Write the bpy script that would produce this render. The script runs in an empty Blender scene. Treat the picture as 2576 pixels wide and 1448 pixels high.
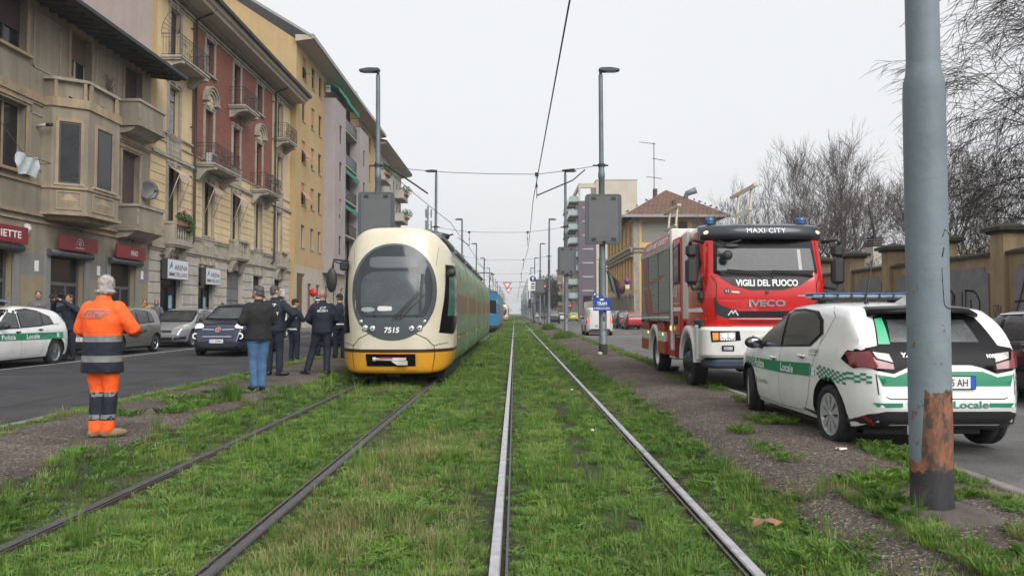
import bpy, bmesh, math, random
from mathutils import Vector, Matrix, noise
from mathutils.bvhtree import BVHTree
from mathutils.geometry import delaunay_2d_cdt
R = math.radians
PI = math.pi
sc = bpy.context.scene
COL = sc.collection

# ---------------------------------------------------------------- camera, sky, sun, exposure
F = 1900.0                      # focal length in units of a 2575-wide picture
cd = bpy.data.cameras.new('camera'); cam = bpy.data.objects.new('camera', cd); COL.objects.link(cam)
cd.sensor_width = 36; cd.lens = F / 2575 * 36; cd.clip_end = 5000; cd.clip_start = 0.05
cam.location = (0, 0, 1.5)
cam.rotation_euler = (R(90) + math.atan(64 / F), 0, math.atan(7 / F))
sc.camera = cam
w = bpy.data.worlds.new('World'); sc.world = w; w.use_nodes = True
nt = w.node_tree; nt.nodes.clear()
SUN_EL, SUN_AZ = 42, 152        # sun behind the camera's right shoulder, veiled by the overcast
sky = nt.nodes.new('ShaderNodeTexSky'); sky.sky_type = 'NISHITA'; sky.sun_disc = False
sky.sun_elevation = R(SUN_EL); sky.sun_rotation = R(SUN_AZ); sky.dust_density = 6; sky.air_density = 1.4
hsv = nt.nodes.new('ShaderNodeHueSaturation'); hsv.inputs['Saturation'].default_value = 0.10
nt.links.new(sky.outputs[0], hsv.inputs['Color'])
mixw = nt.nodes.new('ShaderNodeMix'); mixw.data_type = 'RGBA'; mixw.inputs[0].default_value = 0.80
nt.links.new(hsv.outputs[0], mixw.inputs[6]); mixw.inputs[7].default_value = (5.0, 5.09, 5.22, 1)   # even cloud cover
cn = nt.nodes.new('ShaderNodeTexNoise'); cn.inputs['Scale'].default_value = 1.6; cn.inputs['Detail'].default_value = 4
cr_ = nt.nodes.new('ShaderNodeMapRange'); cr_.inputs[3].default_value = .955; cr_.inputs[4].default_value = 1.035; nt.links.new(cn.outputs[0], cr_.inputs[0])
cm = nt.nodes.new('ShaderNodeVectorMath'); cm.operation = 'SCALE'; nt.links.new(mixw.outputs[2], cm.inputs[0]); nt.links.new(cr_.outputs[0], cm.inputs['Scale'])
bg = nt.nodes.new('ShaderNodeBackground'); bg.inputs[1].default_value = 0.10
wo = nt.nodes.new('ShaderNodeOutputWorld')
nt.links.new(cm.outputs[0], bg.inputs[0]); nt.links.new(bg.outputs[0], wo.inputs[0])
sl = bpy.data.lights.new('sun', 'SUN'); sl.energy = 1.5; sl.angle = R(50); sl.color = (1, .975, .94)
so = bpy.data.objects.new('sun', sl); COL.objects.link(so)
so.rotation_euler = (R(90 - SUN_EL), 0, R(28))
sc.view_settings.view_transform = 'Standard'; sc.view_settings.look = 'None'
sc.view_settings.exposure = 0.95; sc.view_settings.gamma = 1
sc.cycles.use_denoising = True
sc.cycles.max_bounces = 6; sc.cycles.diffuse_bounces = 3; sc.cycles.glossy_bounces = 3
sc.cycles.transmission_bounces = 4; sc.cycles.volume_bounces = 0; sc.cycles.transparent_max_bounces = 6

# ---------------------------------------------------------------- helpers
def W(x, y, Y):                 # point at picture position (2575-wide) and distance Y down the street
    d = Vector((x - 1287.5, 724 - y, -F)); d.rotate(cam.rotation_euler)
    return Vector((0, 0, 1.5)) + d * (Y / d.y)

def tag(o, label=None, cat=None, group=None, kind=None):
    if label: o['label'] = label
    if cat: o['category'] = cat
    if group: o['group'] = group
    if kind: o['kind'] = kind
    return o

def thing(name, label, cat, loc=(0, 0, 0), rz=0, group=None, scale=None):
    o = bpy.data.objects.new(name, None); COL.objects.link(o)
    o.location = loc; o.rotation_euler = (0, 0, rz)
    if scale: o.scale = scale
    o.empty_display_size = .2
    return tag(o, label, cat, group)

def copy_tree(o, parent=None):
    c = o.copy(); COL.objects.link(c); c.parent = parent
    for ch in [k for k in bpy.data.objects if k.parent == o]: copy_tree(ch, c)
    return c

_M = {}
def mat(name, col, rough=.6, metal=0, var=.0, vs=3.0, bump=0, bs=40, coat=0, emit=None, es=1, trans=0, streak=0, spec=.5, dirt=None, da=.0, ds=2.0, alpha=1):
    if name in _M: return _M[name]
    m = bpy.data.materials.new(name); m.use_nodes = True; _M[name] = m
    n = m.node_tree.nodes; L = m.node_tree.links; b = n['Principled BSDF']
    c4 = (*col, 1) if len(col) == 3 else col
    b.inputs['Base Color'].default_value = c4
    b.inputs['Roughness'].default_value = rough; b.inputs['Metallic'].default_value = metal
    b.inputs['Coat Weight'].default_value = coat; b.inputs['Coat Roughness'].default_value = .06
    b.inputs['Specular IOR Level'].default_value = spec
    b.inputs['Transmission Weight'].default_value = trans
    b.inputs['Alpha'].default_value = alpha
    if emit: b.inputs['Emission Color'].default_value = (*emit, 1); b.inputs['Emission Strength'].default_value = es
    tc = n.new('ShaderNodeTexCoord')
    out = None
    def mp(scale):
        q = n.new('ShaderNodeMapping'); q.inputs['Scale'].default_value = scale
        L.new(tc.outputs['Object'], q.inputs[0]); return q.outputs[0]
    def nz(scale, vec, det=5, rgh=.6):
        q = n.new('ShaderNodeTexNoise'); q.inputs['Scale'].default_value = scale; q.inputs['Detail'].default_value = det
        q.inputs['Roughness'].default_value = rgh; L.new(vec, q.inputs['Vector']); return q.outputs['Fac']
    def ramp(fac, a, bcol, p0=.3, p1=.7):
        q = n.new('ShaderNodeValToRGB'); e = q.color_ramp.elements; e[0].position = p0; e[1].position = p1
        e[0].color = a; e[1].color = bcol; L.new(fac, q.inputs[0]); return q.outputs[0]
    def mul(a, bb, fac=1, mode='MULTIPLY'):
        q = n.new('ShaderNodeMix'); q.data_type = 'RGBA'; q.blend_type = mode
        if isinstance(fac, (int, float)): q.inputs[0].default_value = fac
        else: L.new(fac, q.inputs[0])
        if isinstance(a, tuple): q.inputs[6].default_value = a
        else: L.new(a, q.inputs[6])
        if isinstance(bb, tuple): q.inputs[7].default_value = bb
        else: L.new(bb, q.inputs[7])
        return q.outputs[2]
    cur = c4
    if var:
        g0 = 1 - var; g1 = 1 + var * .6
        cur = mul(cur, ramp(nz(vs, mp((1, 1, 1))), (g0, g0, g0, 1), (g1, g1, g1, 1)))
        cur = mul(cur, ramp(nz(vs * 9, mp((1, 1, 1))), (1 - var * .5,) * 3 + (1,), (1 + var * .3,) * 3 + (1,)))
    if streak:
        s = 1 - streak
        cur = mul(cur, ramp(nz(1.3, mp((2.2, 2.2, .18)), 6, .7), (s, s, s * .97, 1), (1, 1, 1, 1), .35, .62))
    if dirt:
        cur = mul(cur, (*dirt, 1), ramp(nz(ds, mp((1, 1, 1)), 8, .68), (0, 0, 0, 1), (da, da, da, 1), .48, .66), 'MIX')
    if not isinstance(cur, tuple): L.new(cur, b.inputs['Base Color'])
    if bump:
        q = n.new('ShaderNodeBump'); q.inputs['Strength'].default_value = bump; q.inputs['Distance'].default_value = .02
        L.new(nz(bs, mp((1, 1, 1)), 4), q.inputs['Height']); L.new(q.outputs[0], b.inputs['Normal'])
    return m

class MB:
    """mesh builder: collects shapes and links them as ONE mesh object"""
    def __init__(s): s.v = []; s.f = []; s.mi = []; s.ms = []; s.sm = []; s.c = 0; s.T = None; s.smooth = False
    def m(s, mt):
        if mt not in s.ms: s.ms.append(mt)
        s.c = s.ms.index(mt); return s
    def add(s, vs, fs, smooth=None):
        o = len(s.v)
        for p in vs:
            p = Vector(p); s.v.append(s.T @ p if s.T else p)
        for f in fs:
            s.f.append([i + o for i in f]); s.mi.append(s.c); s.sm.append(s.smooth if smooth is None else smooth)
        return s
    def quad(s, a, b, c, d): return s.add([a, b, c, d], [(0, 1, 2, 3)])
    def box(s, x0, y0, z0, x1, y1, z1, bev=0):
        if x0 > x1: x0, x1 = x1, x0
        if y0 > y1: y0, y1 = y1, y0
        if z0 > z1: z0, z1 = z1, z0
        if bev:
            b = min(bev, (x1-x0)*.45, (y1-y0)*.45, (z1-z0)*.45)
            vs = []
            ix = {}
            for X in (0, 1):
                for Y in (0, 1):
                    for Z in (0, 1):
                        for ax in range(3):
                            p = [x1 if X else x0, y1 if Y else y0, z1 if Z else z0]
                            for k in range(3):
                                if k != ax: p[k] += -b if (X, Y, Z)[k] else b
                            ix[(X, Y, Z, ax)] = len(vs); vs.append(p)
            fs = []
            for ax in range(3):
                o = [k for k in range(3) if k != ax]
                for e in (0, 1):
                    q = []
                    for (a, c) in ((0, 0), (1, 0), (1, 1), (0, 1)):
                        t = [0, 0, 0]; t[ax] = e; t[o[0]] = a; t[o[1]] = c; q.append(ix[(*t, ax)])
                    if (e == 1) != (ax == 1): fs.append(q)
                    else: fs.append(q[::-1])
            for ax in range(3):          # edges
                o = [k for k in range(3) if k != ax]
                for a in (0, 1):
                    for c in (0, 1):
                        q = []
                        for (e, w_) in ((0, 0), (1, 0), (1, 1), (0, 1)):
                            t = [0, 0, 0]; t[ax] = e; t[o[0]] = a; t[o[1]] = c; q.append(ix[(*t, o[w_])])
                        fs.append(q)
            for X in (0, 1):
                for Y in (0, 1):
                    for Z in (0, 1): fs.append([ix[(X, Y, Z, k)] for k in range(3)])
            s.add(vs, fs); return s
        s.add([(x0,y0,z0),(x1,y0,z0),(x1,y1,z0),(x0,y1,z0),(x0,y0,z1),(x1,y0,z1),(x1,y1,z1),(x0,y1,z1)],
              [(0,3,2,1),(4,5,6,7),(0,1,5,4),(1,2,6,5),(2,3,7,6),(3,0,4,7)]); return s
    def prism(s, pts, a, b, axis='y'):
        """extrude polygon pts (2D) between a and b along axis"""
        n = len(pts)
        def P(p, t): return {'y': (p[0], t, p[1]), 'x': (t, p[0], p[1]), 'z': (p[0], p[1], t)}[axis]
        vs = [P(p, a) for p in pts] + [P(p, b) for p in pts]
        fs = [list(range(n))[::-1], list(range(n, 2*n))] + [(i, (i+1) % n, n+(i+1) % n, n+i) for i in range(n)]
        s.add(vs, fs); return s
    def tube(s, pts, r, seg=8, cap=True, smooth=True):
        pts = [Vector(p) for p in pts]; n = len(pts)
        rr = r if isinstance(r, (list, tuple)) else [r]*n
        vs = []; up = None
        for i, p in enumerate(pts):
            d = (pts[min(i+1, n-1)] - pts[max(i-1, 0)])
            if d.length < 1e-9: d = Vector((0, 0, 1))
            d.normalize()
            if up is None: up = Vector((0, 0, 1)) if abs(d.z) < .9 else Vector((1, 0, 0))
            a = d.cross(up)
            if a.length < 1e-6: a = d.orthogonal()
            a.normalize(); b = a.cross(d).normalized(); up = b
            for k in range(seg):
                t = 2*PI*k/seg; vs.append(p + (a*math.cos(t) + b*math.sin(t))*rr[i])
        fs = [(i*seg+k, i*seg+(k+1) % seg, (i+1)*seg+(k+1) % seg, (i+1)*seg+k) for i in range(n-1) for k in range(seg)]
        s.add(vs, fs, smooth)
        if cap and seg > 3:
            o = len(s.v) - len(vs)
            s.f.append([o+k for k in range(seg)][::-1]); s.mi.append(s.c); s.sm.append(False)
            s.f.append([o+(n-1)*seg+k for k in range(seg)]); s.mi.append(s.c); s.sm.append(False)
        return s
    def lathe(s, prof, c=(0, 0, 0), axis='z', seg=24, smooth=True, a0=0, a1=None):
        """prof: (radius, height) list"""
        full = a1 is None; a1 = 2*PI if full else a1; n = seg if full else seg+1; vs = []
        for (r, h) in prof:
            for k in range(n):
                t = a0 + (a1-a0)*k/seg; x, y = r*math.cos(t), r*math.sin(t)
                q = {'z': (x, y, h), 'y': (x, h, y), 'x': (h, x, y)}[axis]
                vs.append((c[0]+q[0], c[1]+q[1], c[2]+q[2]))
        fs = [(i*n+k, i*n+(k+1) % n, (i+1)*n+(k+1) % n, (i+1)*n+k) for i in range(len(prof)-1) for k in range(seg)]
        s.add(vs, fs, smooth); return s
    def ell(s, c, r, seg=14, rings=9, rot=None):
        vs = []
        for i in range(rings+1):
            t = PI*i/rings
            for k in range(seg):
                u = 2*PI*k/seg; p = Vector((r[0]*math.sin(t)*math.cos(u), r[1]*math.sin(t)*math.sin(u), r[2]*math.cos(t)))
                if rot: p = rot @ p
                vs.append(p + Vector(c))
        fs = [(i*seg+k, (i+1)*seg+k, (i+1)*seg+(k+1) % seg, i*seg+(k+1) % seg) for i in range(rings) for k in range(seg)]
        s.add(vs, fs, True); return s
    def loft(s, rings, closed=True, caps=True, smooth=True, ef=None):
        n = len(rings[0]); vs = [p for r in rings for p in r]
        fs = [(i*n+k, i*n+(k+1) % n, (i+1)*n+(k+1) % n, (i+1)*n+k) for i in range(len(rings)-1) for k in range(n if closed else n-1)]
        s.add(vs, fs, smooth)
        if caps:
            s.add(rings[0], [list(range(n))[::-1]], smooth); s.add(rings[-1], [list(range(n))], smooth)
        return s
    def disc(s, c, r, nrm='y', seg=20, r2=None):
        ps = []
        for k in range(seg):
            t = 2*PI*k/seg; a, b = r*math.cos(t), (r2 or r)*math.sin(t)
            ps.append({'y': (c[0]+a, c[1], c[2]+b), 'x': (c[0], c[1]+a, c[2]+b), 'z': (c[0]+a, c[1]+b, c[2])}[nrm])
        return s.add(ps, [list(range(seg))])
    def mesh(s, name='m'):
        me = bpy.data.meshes.new(name); me.from_pydata([tuple(p) for p in s.v], [], s.f)
        for mt in s.ms: me.materials.append(mt)
        me.polygons.foreach_set('material_index', s.mi); me.polygons.foreach_set('use_smooth', s.sm)
        me.update(); return me
    def build(s, name, parent=None, merge=False, fixn=True, **k):
        me = s.mesh(name)
        if merge or fixn:
            bm = bmesh.new(); bm.from_mesh(me)
            if merge: bmesh.ops.remove_doubles(bm, verts=bm.verts, dist=1e-4)
            if fixn: bmesh.ops.recalc_face_normals(bm, faces=bm.faces)
            bm.to_mesh(me); bm.free()
        o = bpy.data.objects.new(name, me); COL.objects.link(o)
        if parent: o.parent = parent
        if k: tag(o, **k)
        return o

def put(me, name, parent=None, **k):
    o = bpy.data.objects.new(name, me); COL.objects.link(o)
    if parent: o.parent = parent
    if k: tag(o, **k)
    return o

WS = bpy.data.scenes.new('workshop')      # small side scene: modifiers are evaluated there, removed at the end
def evalmods(me, setup):
    """mesh -> temp object with modifiers -> evaluated mesh"""
    o = bpy.data.objects.new('tmp', me); WS.collection.objects.link(o); ex = setup(o) or []
    WS.view_layers[0].update(); dg = WS.view_layers[0].depsgraph
    r = bpy.data.meshes.new_from_object(o.evaluated_get(dg))
    bpy.data.objects.remove(o)
    for e in ex: bpy.data.objects.remove(e)
    return r

def remesh(mb, vox, smooth=6, disp=0, dscale=.1, fac=.5):
    me = mb.mesh()
    def st(o):
        a = o.modifiers.new('r', 'REMESH'); a.mode = 'VOXEL'; a.voxel_size = vox; a.use_smooth_shade = True
        b = o.modifiers.new('s', 'SMOOTH'); b.iterations = smooth; b.factor = fac
    r = evalmods(me, st)
    if disp:
        N = [v.normal.copy() for v in r.vertices]
        for v, nn in zip(r.vertices, N):
            k = noise.noise(v.co / dscale) * disp + noise.noise(v.co / dscale * 2.3) * disp * .5
            v.co += nn * k
    for p in r.polygons: p.use_smooth = True
    return r

def setmats(me, mats, fn=None):
    me.materials.clear()
    for q in mats: me.materials.append(q)
    if fn:
        for p in me.polygons: p.material_index = fn(p.center)
    else:
        for p in me.polygons: p.material_index = 0
    return me

_TC = {}
def text_geo(s, size=1, bold=0, shear=0, font=None, spacing=1):
    """flat text -> (verts2d, faces), centred"""
    key = (s, bold, shear, spacing)
    if key not in _TC:
        c = bpy.data.curves.new('t', 'FONT'); c.body = s; c.align_x = 'CENTER'; c.align_y = 'CENTER'
        c.resolution_u = 3; c.offset = bold; c.shear = shear; c.space_character = spacing
        o = bpy.data.objects.new('t', c); WS.collection.objects.link(o)
        WS.view_layers[0].update(); dg = WS.view_layers[0].depsgraph
        me = bpy.data.meshes.new_from_object(o.evaluated_get(dg))
        vs = [(v.co.x, v.co.y) for v in me.vertices]; fs = [list(p.vertices) for p in me.polygons]
        bpy.data.objects.remove(o)
        if vs:
            cx = (max(v[0] for v in vs)+min(v[0] for v in vs))/2; cy = (max(v[1] for v in vs)+min(v[1] for v in vs))/2
            vs = [(a-cx, b-cy) for a, b in vs]
        _TC[key] = (vs, fs)
    vs, fs = _TC[key]
    return [(a*size, b*size) for a, b in vs], fs

def text_on(mb, s, c, ux, uz, width=None, height=None, mt=None, **k):
    """text in plane: centre c, right vector ux, up vector uz; fitted to width and height"""
    vs, fs = text_geo(s, **k)
    if not vs: return
    w0 = max(v[0] for v in vs)-min(v[0] for v in vs); h0 = max(v[1] for v in vs)-min(v[1] for v in vs)
    sx = width/w0 if width else height/h0; sy = height/h0 if height else sx
    c = Vector(c); ux = Vector(ux).normalized(); uz = Vector(uz).normalized()
    if mt: mb.m(mt)
    mb.add([c + ux*(a*sx) + uz*(b*sy) for a, b in vs], fs)

def bvh_of(me):
    return BVHTree.FromPolygons([v.co.copy() for v in me.vertices], [list(p.vertices) for p in me.polygons])

class Decal:
    """lays thin panels, lights, glass and lettering on a curved body by projection"""
    def __init__(s, bvh, far=10): s.b = bvh; s.far = far
    def hit(s, p, ax, off):
        if ax in ('+y', '-y'): o = Vector((p[0], s.far if ax == '+y' else -s.far, p[1])); d = Vector((0, -1 if ax == '+y' else 1, 0))
        elif ax in ('+x', '-x'): o = Vector((s.far if ax == '+x' else -s.far, p[0], p[1])); d = Vector((-1 if ax == '+x' else 1, 0, 0))
        else: o = Vector((p[0], p[1], s.far)); d = Vector((0, 0, -1))
        h, nn, i, t = s.b.ray_cast(o, d)
        if h is None: return None
        if nn.dot(d) > 0: nn = -nn
        return h + nn*off - d*off*.3
    def add(s, mb, poly, ax, off=.004, step=.06, mt=None, holes=None, side=0):
        if mt: mb.m(mt)
        P = []
        n = len(poly)
        for i in range(n):
            a, b = Vector(poly[i]), Vector(poly[(i+1) % n]); k = max(1, int((b-a).length/step))
            for j in range(k): P.append(a.lerp(b, j/k))
        m = len(P); ed = [(i, (i+1) % m) for i in range(m)]
        xs = [p.x for p in P]; ys = [p.y for p in P]
        def inside(q):
            c = False; j = n-1
            for i in range(n):
                a, b = poly[i], poly[j]
                if (a[1] > q[1]) != (b[1] > q[1]) and q[0] < (b[0]-a[0])*(q[1]-a[1])/(b[1]-a[1])+a[0]: c = not c
                j = i
            return c
        x = min(xs)+step*.5
        while x < max(xs):
            y = min(ys)+step*.5
            while y < max(ys):
                if inside((x, y)): P.append(Vector((x, y)))
                y += step
            x += step
        vv, _, ff, *_r = delaunay_2d_cdt(P, ed, [], 1, 1e-6)
        hs = [s.hit(p, ax, off) for p in vv]
        if side:
            hb = [s.hit(p, ax, -.002) for p in vv]
        ok = [f for f in ff if all(hs[i] is not None for i in f)]
        idx = {}; vs = []
        for f in ok:
            for i in f:
                if i not in idx: idx[i] = len(vs); vs.append(hs[i])
        mb.add(vs, [[idx[i] for i in f] for f in ok], True)
        return mb
    def line(s, mb, pts, ax, w=.006, off=.004, step=.08, mt=None):
        if mt: mb.m(mt)
        for a, b in zip(pts[:-1], pts[1:]):
            a, b = Vector(a), Vector(b); k = max(1, int((b-a).length/step)); nn = (b-a).orthogonal().normalized()*w/2
            for j in range(k):
                p, q = a.lerp(b, j/k), a.lerp(b, (j+1)/k)
                h = [s.hit(z, ax, off) for z in (p-nn, q-nn, q+nn, p+nn)]
                if all(z is not None for z in h) and (h[0]-h[1]).length < step*4: mb.add(h, [(0, 1, 2, 3)], True)
    def text(s, mb, t, c, width, height, ax, off=.006, flip=False, mt=None, skew=0, **k):
        if mt: mb.m(mt)
        vs, fs = text_geo(t, **k)
        if not vs: return
        w0 = max(v[0] for v in vs)-min(v[0] for v in vs); h0 = max(v[1] for v in vs)-min(v[1] for v in vs)
        sx = width/w0; sy = height/h0; g = -1 if flip else 1
        hs = [s.hit((c[0]+g*a*sx, c[1]+b*sy+skew*a*sx*g), ax, off) for a, b in vs]
        ok = [f for f in fs if all(hs[i] is not None for i in f)]
        mb.add([h if h is not None else Vector((0, 0, 0)) for h in hs], ok)

def ellipse(cx, cy, rx, ry, n=28, p=2.0):
    o = []
    for k in range(n):
        t = 2*PI*k/n; c, s_ = math.cos(t), math.sin(t)
        o.append((cx+rx*math.copysign(abs(c)**(2/p), c), cy+ry*math.copysign(abs(s_)**(2/p), s_)))
    return o
def lerpc(tab, x):
    if x <= tab[0][0]: return tab[0][1]
    for (a, fa), (b, fb) in zip(tab[:-1], tab[1:]):
        if x <= b: return fa + (fb-fa)*(x-a)/(b-a)
    return tab[-1][1]
def smooth_tab(tab, n=3):
    """Catmull-Rom resample of a (x, y) table"""
    out = []
    T = [tab[0]]+list(tab)+[tab[-1]]
    for i in range(1, len(T)-2):
        p0, p1, p2, p3 = T[i-1], T[i], T[i+1], T[i+2]
        for j in range(n):
            t = j/n
            q = tuple(.5*((2*p1[k])+(-p0[k]+p2[k])*t+(2*p0[k]-5*p1[k]+4*p2[k]-p3[k])*t*t+(-p0[k]+3*p1[k]-3*p2[k]+p3[k])*t**3) for k in range(2))
            out.append(q)
    out.append(tab[-1]); return out

# shared materials
GLASS = mat('dark_glass', (.022, .026, .03), .08, spec=.5, coat=.1, var=.4, vs=3)
WINGL = mat('window_glass', (.018, .021, .024), .12, var=.6, vs=.9, spec=.4)
BLACK = mat('black_plastic', (.018, .018, .02), .5, bump=.1, bs=300)
GLOSSBLK = mat('gloss_black', (.005, .005, .007), .3, spec=.12)
RUBBER = mat('tyre_rubber', (.016, .016, .017), .85, var=.25, vs=6, bump=.3, bs=60)
CHROME = mat('chrome', (.75, .76, .78), .12, 1)
ALU = mat('aluminium', (.5, .51, .53), .35, .9, var=.15)
GREYMET = mat('galvanised_steel', (.155, .18, .20), .5, .25, var=.22, vs=4, streak=.12)
WHITE = mat('white_mark', (.80, .80, .79), .5)
DARKGAP = mat('shadow_gap', (.01, .01, .01), .9)
IRON = mat('wrought_iron', (.03, .032, .035), .55, .3)
# ================================================================ GROUND, ROADS, TRACKS, GRASS
def speckle_mat(name, base, dark, light, scale, rough=.9, spk=.12, patch=.25, bump=.5):
    m = bpy.data.materials.new(name); m.use_nodes = True; n = m.node_tree.nodes; L = m.node_tree.links; b = n['Principled BSDF']
    b.inputs['Roughness'].default_value = rough; b.inputs['Specular IOR Level'].default_value = .3
    g = n.new('ShaderNodeNewGeometry'); P = g.outputs['Position']
    v = n.new('ShaderNodeTexVoronoi'); v.inputs['Scale'].default_value = scale; L.new(P, v.inputs['Vector'])
    r = n.new('ShaderNodeValToRGB'); e = r.color_ramp.elements
    sepc = n.new('ShaderNodeSeparateColor'); L.new(v.outputs['Color'], sepc.inputs[0]); L.new(sepc.outputs[0], r.inputs[0])
    e[0].position = 0; e[0].color = (*dark, 1); e[1].position = 1; e[1].color = (*light, 1)
    for p, c in ((.25, dark), (.45, base), (1-spk, base)):
        q = r.color_ramp.elements.new(p); q.color = (*c, 1)
    n1 = n.new('ShaderNodeTexNoise'); n1.inputs['Scale'].default_value = .9; n1.inputs['Detail'].default_value = 8; n1.inputs['Roughness'].default_value = .65; L.new(P, n1.inputs['Vector'])
    r1 = n.new('ShaderNodeValToRGB'); r1.color_ramp.elements[0].position = .35; r1.color_ramp.elements[1].position = .68
    r1.color_ramp.elements[0].color = (1-patch,)*3+(1,); r1.color_ramp.elements[1].color = (1+patch,)*3+(1,)
    L.new(n1.outputs[0], r1.inputs[0])
    mx = n.new('ShaderNodeMix'); mx.data_type = 'RGBA'; mx.blend_type = 'MULTIPLY'; mx.inputs[0].default_value = 1
    L.new(r.outputs[0], mx.inputs[6]); L.new(r1.outputs[0], mx.inputs[7]); L.new(mx.outputs[2], b.inputs['Base Color'])
    if bump:
        bp = n.new('ShaderNodeBump'); bp.inputs['Strength'].default_value = bump; bp.inputs['Distance'].default_value = .008
        L.new(v.outputs['Distance'], bp.inputs['Height']); L.new(bp.outputs[0], b.inputs['Normal'])
    return m
ASPH = speckle_mat('road_asphalt', (.044, .044, .048), (.034, .034, .037), (.085, .085, .085), 90, .82, .1, .30, .25)
ASPHR = speckle_mat('worn_road_asphalt', (.125, .12, .118), (.09, .088, .088), (.19, .185, .18), 90, .72, .1, .32, .25)
PLAT = speckle_mat('old_gravelly_asphalt', (.105, .082, .069), (.05, .04, .034), (.30, .26, .22), 62, .95, .13, .35, .9)
SOIL = speckle_mat('dark_soil', (.045, .055, .022), (.022, .026, .013), (.10, .09, .055), 55, 1, .08, .4, .8)
PAVE = speckle_mat('pavement_asphalt', (.13, .128, .125), (.09, .09, .09), (.2, .2, .2), 60, .85, .1, .2, .2)
KERB = mat('kerb_stone', (.20, .185, .165), .85, var=.35, vs=3, bump=.3, bs=60)
ROADW = mat('worn_road_paint', (.45, .45, .44), .8, var=.45, vs=7)
GRDM = mat('far_ground', (.09, .09, .085), .95, var=.3, vs=.05)

def strip(name, prof, y0, y1, m, ny=2, amp=0, kind='structure', **k):
    """sheet across X (prof = x,z list) running along the street"""
    b = MB().m(m); n = len(prof); vs = []
    for j in range(ny+1):
        t = j/ny; y = y0+(y1-y0)*(t**2.2 if ny > 4 else t)
        for (x, z) in prof: vs.append((x, y, z + (amp*noise.noise(Vector((x*1.7, y*1.3, 0))) if amp else 0)))
    fs = [(j*n+i, j*n+i+1, (j+1)*n+i+1, (j+1)*n+i) for j in range(ny) for i in range(n-1)]
    b.add(vs, fs, amp > 0)
    return b.build(name, None, fixn=False, kind=kind, **k)

b = MB().m(GRDM); b.quad((-2500, -600, -.16), (2500, -600, -.16), (2500, 4000, -.16), (-2500, 4000, -.16)); b.build('ground', fixn=False, kind='structure')
YF = 1400
strip('road', [(-14.5, .235), (-12, .2), (-5.9, .10)], -30, YF, ASPH)
strip('road', [(3.80, .10), (12.4, .12)], -30, YF, ASPHR)
strip('pavement', [(-14.38, .36), (-17.02, .38)][::-1], -30, YF, PAVE)
strip('pavement', [(12.52, .24), (14.02, .26)], -30, YF, PAVE)
bedx = [-4.75, -4.5, -4.3, -4.0, -3.6, -3.37] + [-3.2+.35*i for i in range(15)] + [2.0, 2.2, 2.38, 2.55]
def bedz(x):
    if x < -3.5: return lerpc([(-4.75, .1), (-4.2, .14), (-4.0, .16), (-3.85, .10), (-3.5, -.045)], x)
    if x > 1.6: return lerpc([(1.6, -.045), (2.0, .02), (2.2, .08), (2.4, .12), (2.55, .1)], x)
    return -.036
strip('track_bed', [(x, bedz(x)) for x in bedx], -10, YF, SOIL, 160, .03)
strip('platform', [(-5.80, .212), (-4.95, .216), (-4.4, .205), (-4.1, .195), (-3.9, .10)], -20, YF, PLAT, 120, .012)
strip('platform', [(2.02, .03), (2.2, .12), (2.42, .168), (2.9, .182), (3.70, .175)], -20, YF, PLAT, 120, .014)
b = MB().m(KERB)
for (x0, x1, z0, z1) in ((-5.92, -5.79, 0, .222), (3.69, 3.81, 0, .188), (-14.52, -14.37, .1, .372), (12.38, 12.53, 0, .252)):
    y = -12; rnd = random.Random(5)
    while y < 160:
        l = 1.0; dx = rnd.uniform(-.008, .008); dz = rnd.uniform(-.008, .006)
        b.box(x0+dx, y+.006, z0, x1+dx, y+l-.006, z1+dz, .012); y += l
    b.box(x0, y, z0, x1, YF, z1)
b.build('kerb', kind='structure')

# markings and road details
b = MB().m(ROADW)
for (x, y0, y1, w_) in ((-11.92, 6, 120, .10), (-9.0, 70, 120, .12)):
    z = .2+.0163*(x+12)*0 + (-.0164)*(x+12) + .004 if x > -12 else .206
    b.quad((x, y0, z), (x+w_, y0, z-.0016), (x+w_, y1, z-.0016), (x, y1, z))
b.build('road_marking', fixn=False, kind='structure')
b = MB().m(ROADW)
def rmark(x0, y0, x1, y1):
    z = .1+.02*(x0-3.8)/8.6+.005; z2 = .1+.02*(x1-3.8)/8.6+.005
    b.quad((x0, y0, z), (x1, y0, z2), (x1, y1, z2), (x0, y1, z))
rmark(4.1, 46, 12.2, 46.5); rmark(4.1, 42.6, 12.2, 42.85); rmark(4.1, 104, 12.2, 104.6)
for i in range(9): rmark(4.2+i*.9, 108, 4.7+i*.9, 112)
for i in range(6): rmark(7.9, 52+i*8, 8.02, 55+i*8)
b.build('road_marking', fixn=False, kind='structure')
b = MB().m(mat('crossing_paint', (.5, .5, .46), .8, var=.3, vs=5))
for y0, wd in ((68, .35), (125, 1.6), (131, .8)):
    for (x0, x1) in ((-3.2, -1.9), (-1.7, -.2), (-.05, 1.32), (1.5, 2.1)): b.box(x0, y0, -.05, x1, y0+wd, .025)
b.build('track_crossing', kind='structure')
c = W(462, 928, 18.2)
b = MB().m(mat('manhole_iron', (.05, .045, .045), .7, .4, bump=.6, bs=60)); b.lathe([(0, .012), (.27, .012), (.30, .008), (.33, .0)], (-7.9, 18.0, .134), seg=24)
b.build('manhole_cover', label='round iron manhole cover in the left carriageway', cat='manhole cover')
b = MB().m(mat('patched_asphalt', (.035, .035, .038), .85, var=.2)); rr = random.Random(3)
for (x, y, w_, l) in ((-8.4, 11, .9, 6), (-10.6, 30, .8, 9), (-7.2, 20, .7, 3)):
    z = .10+.0164*(-5.9-x)+.004; b.quad((x, y, z), (x+w_, y, z-.0164*w_), (x+w_, y+l, z-.0164*w_), (x, y+l, z))
b.build('road_patch', fixn=False, kind='structure')

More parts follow.
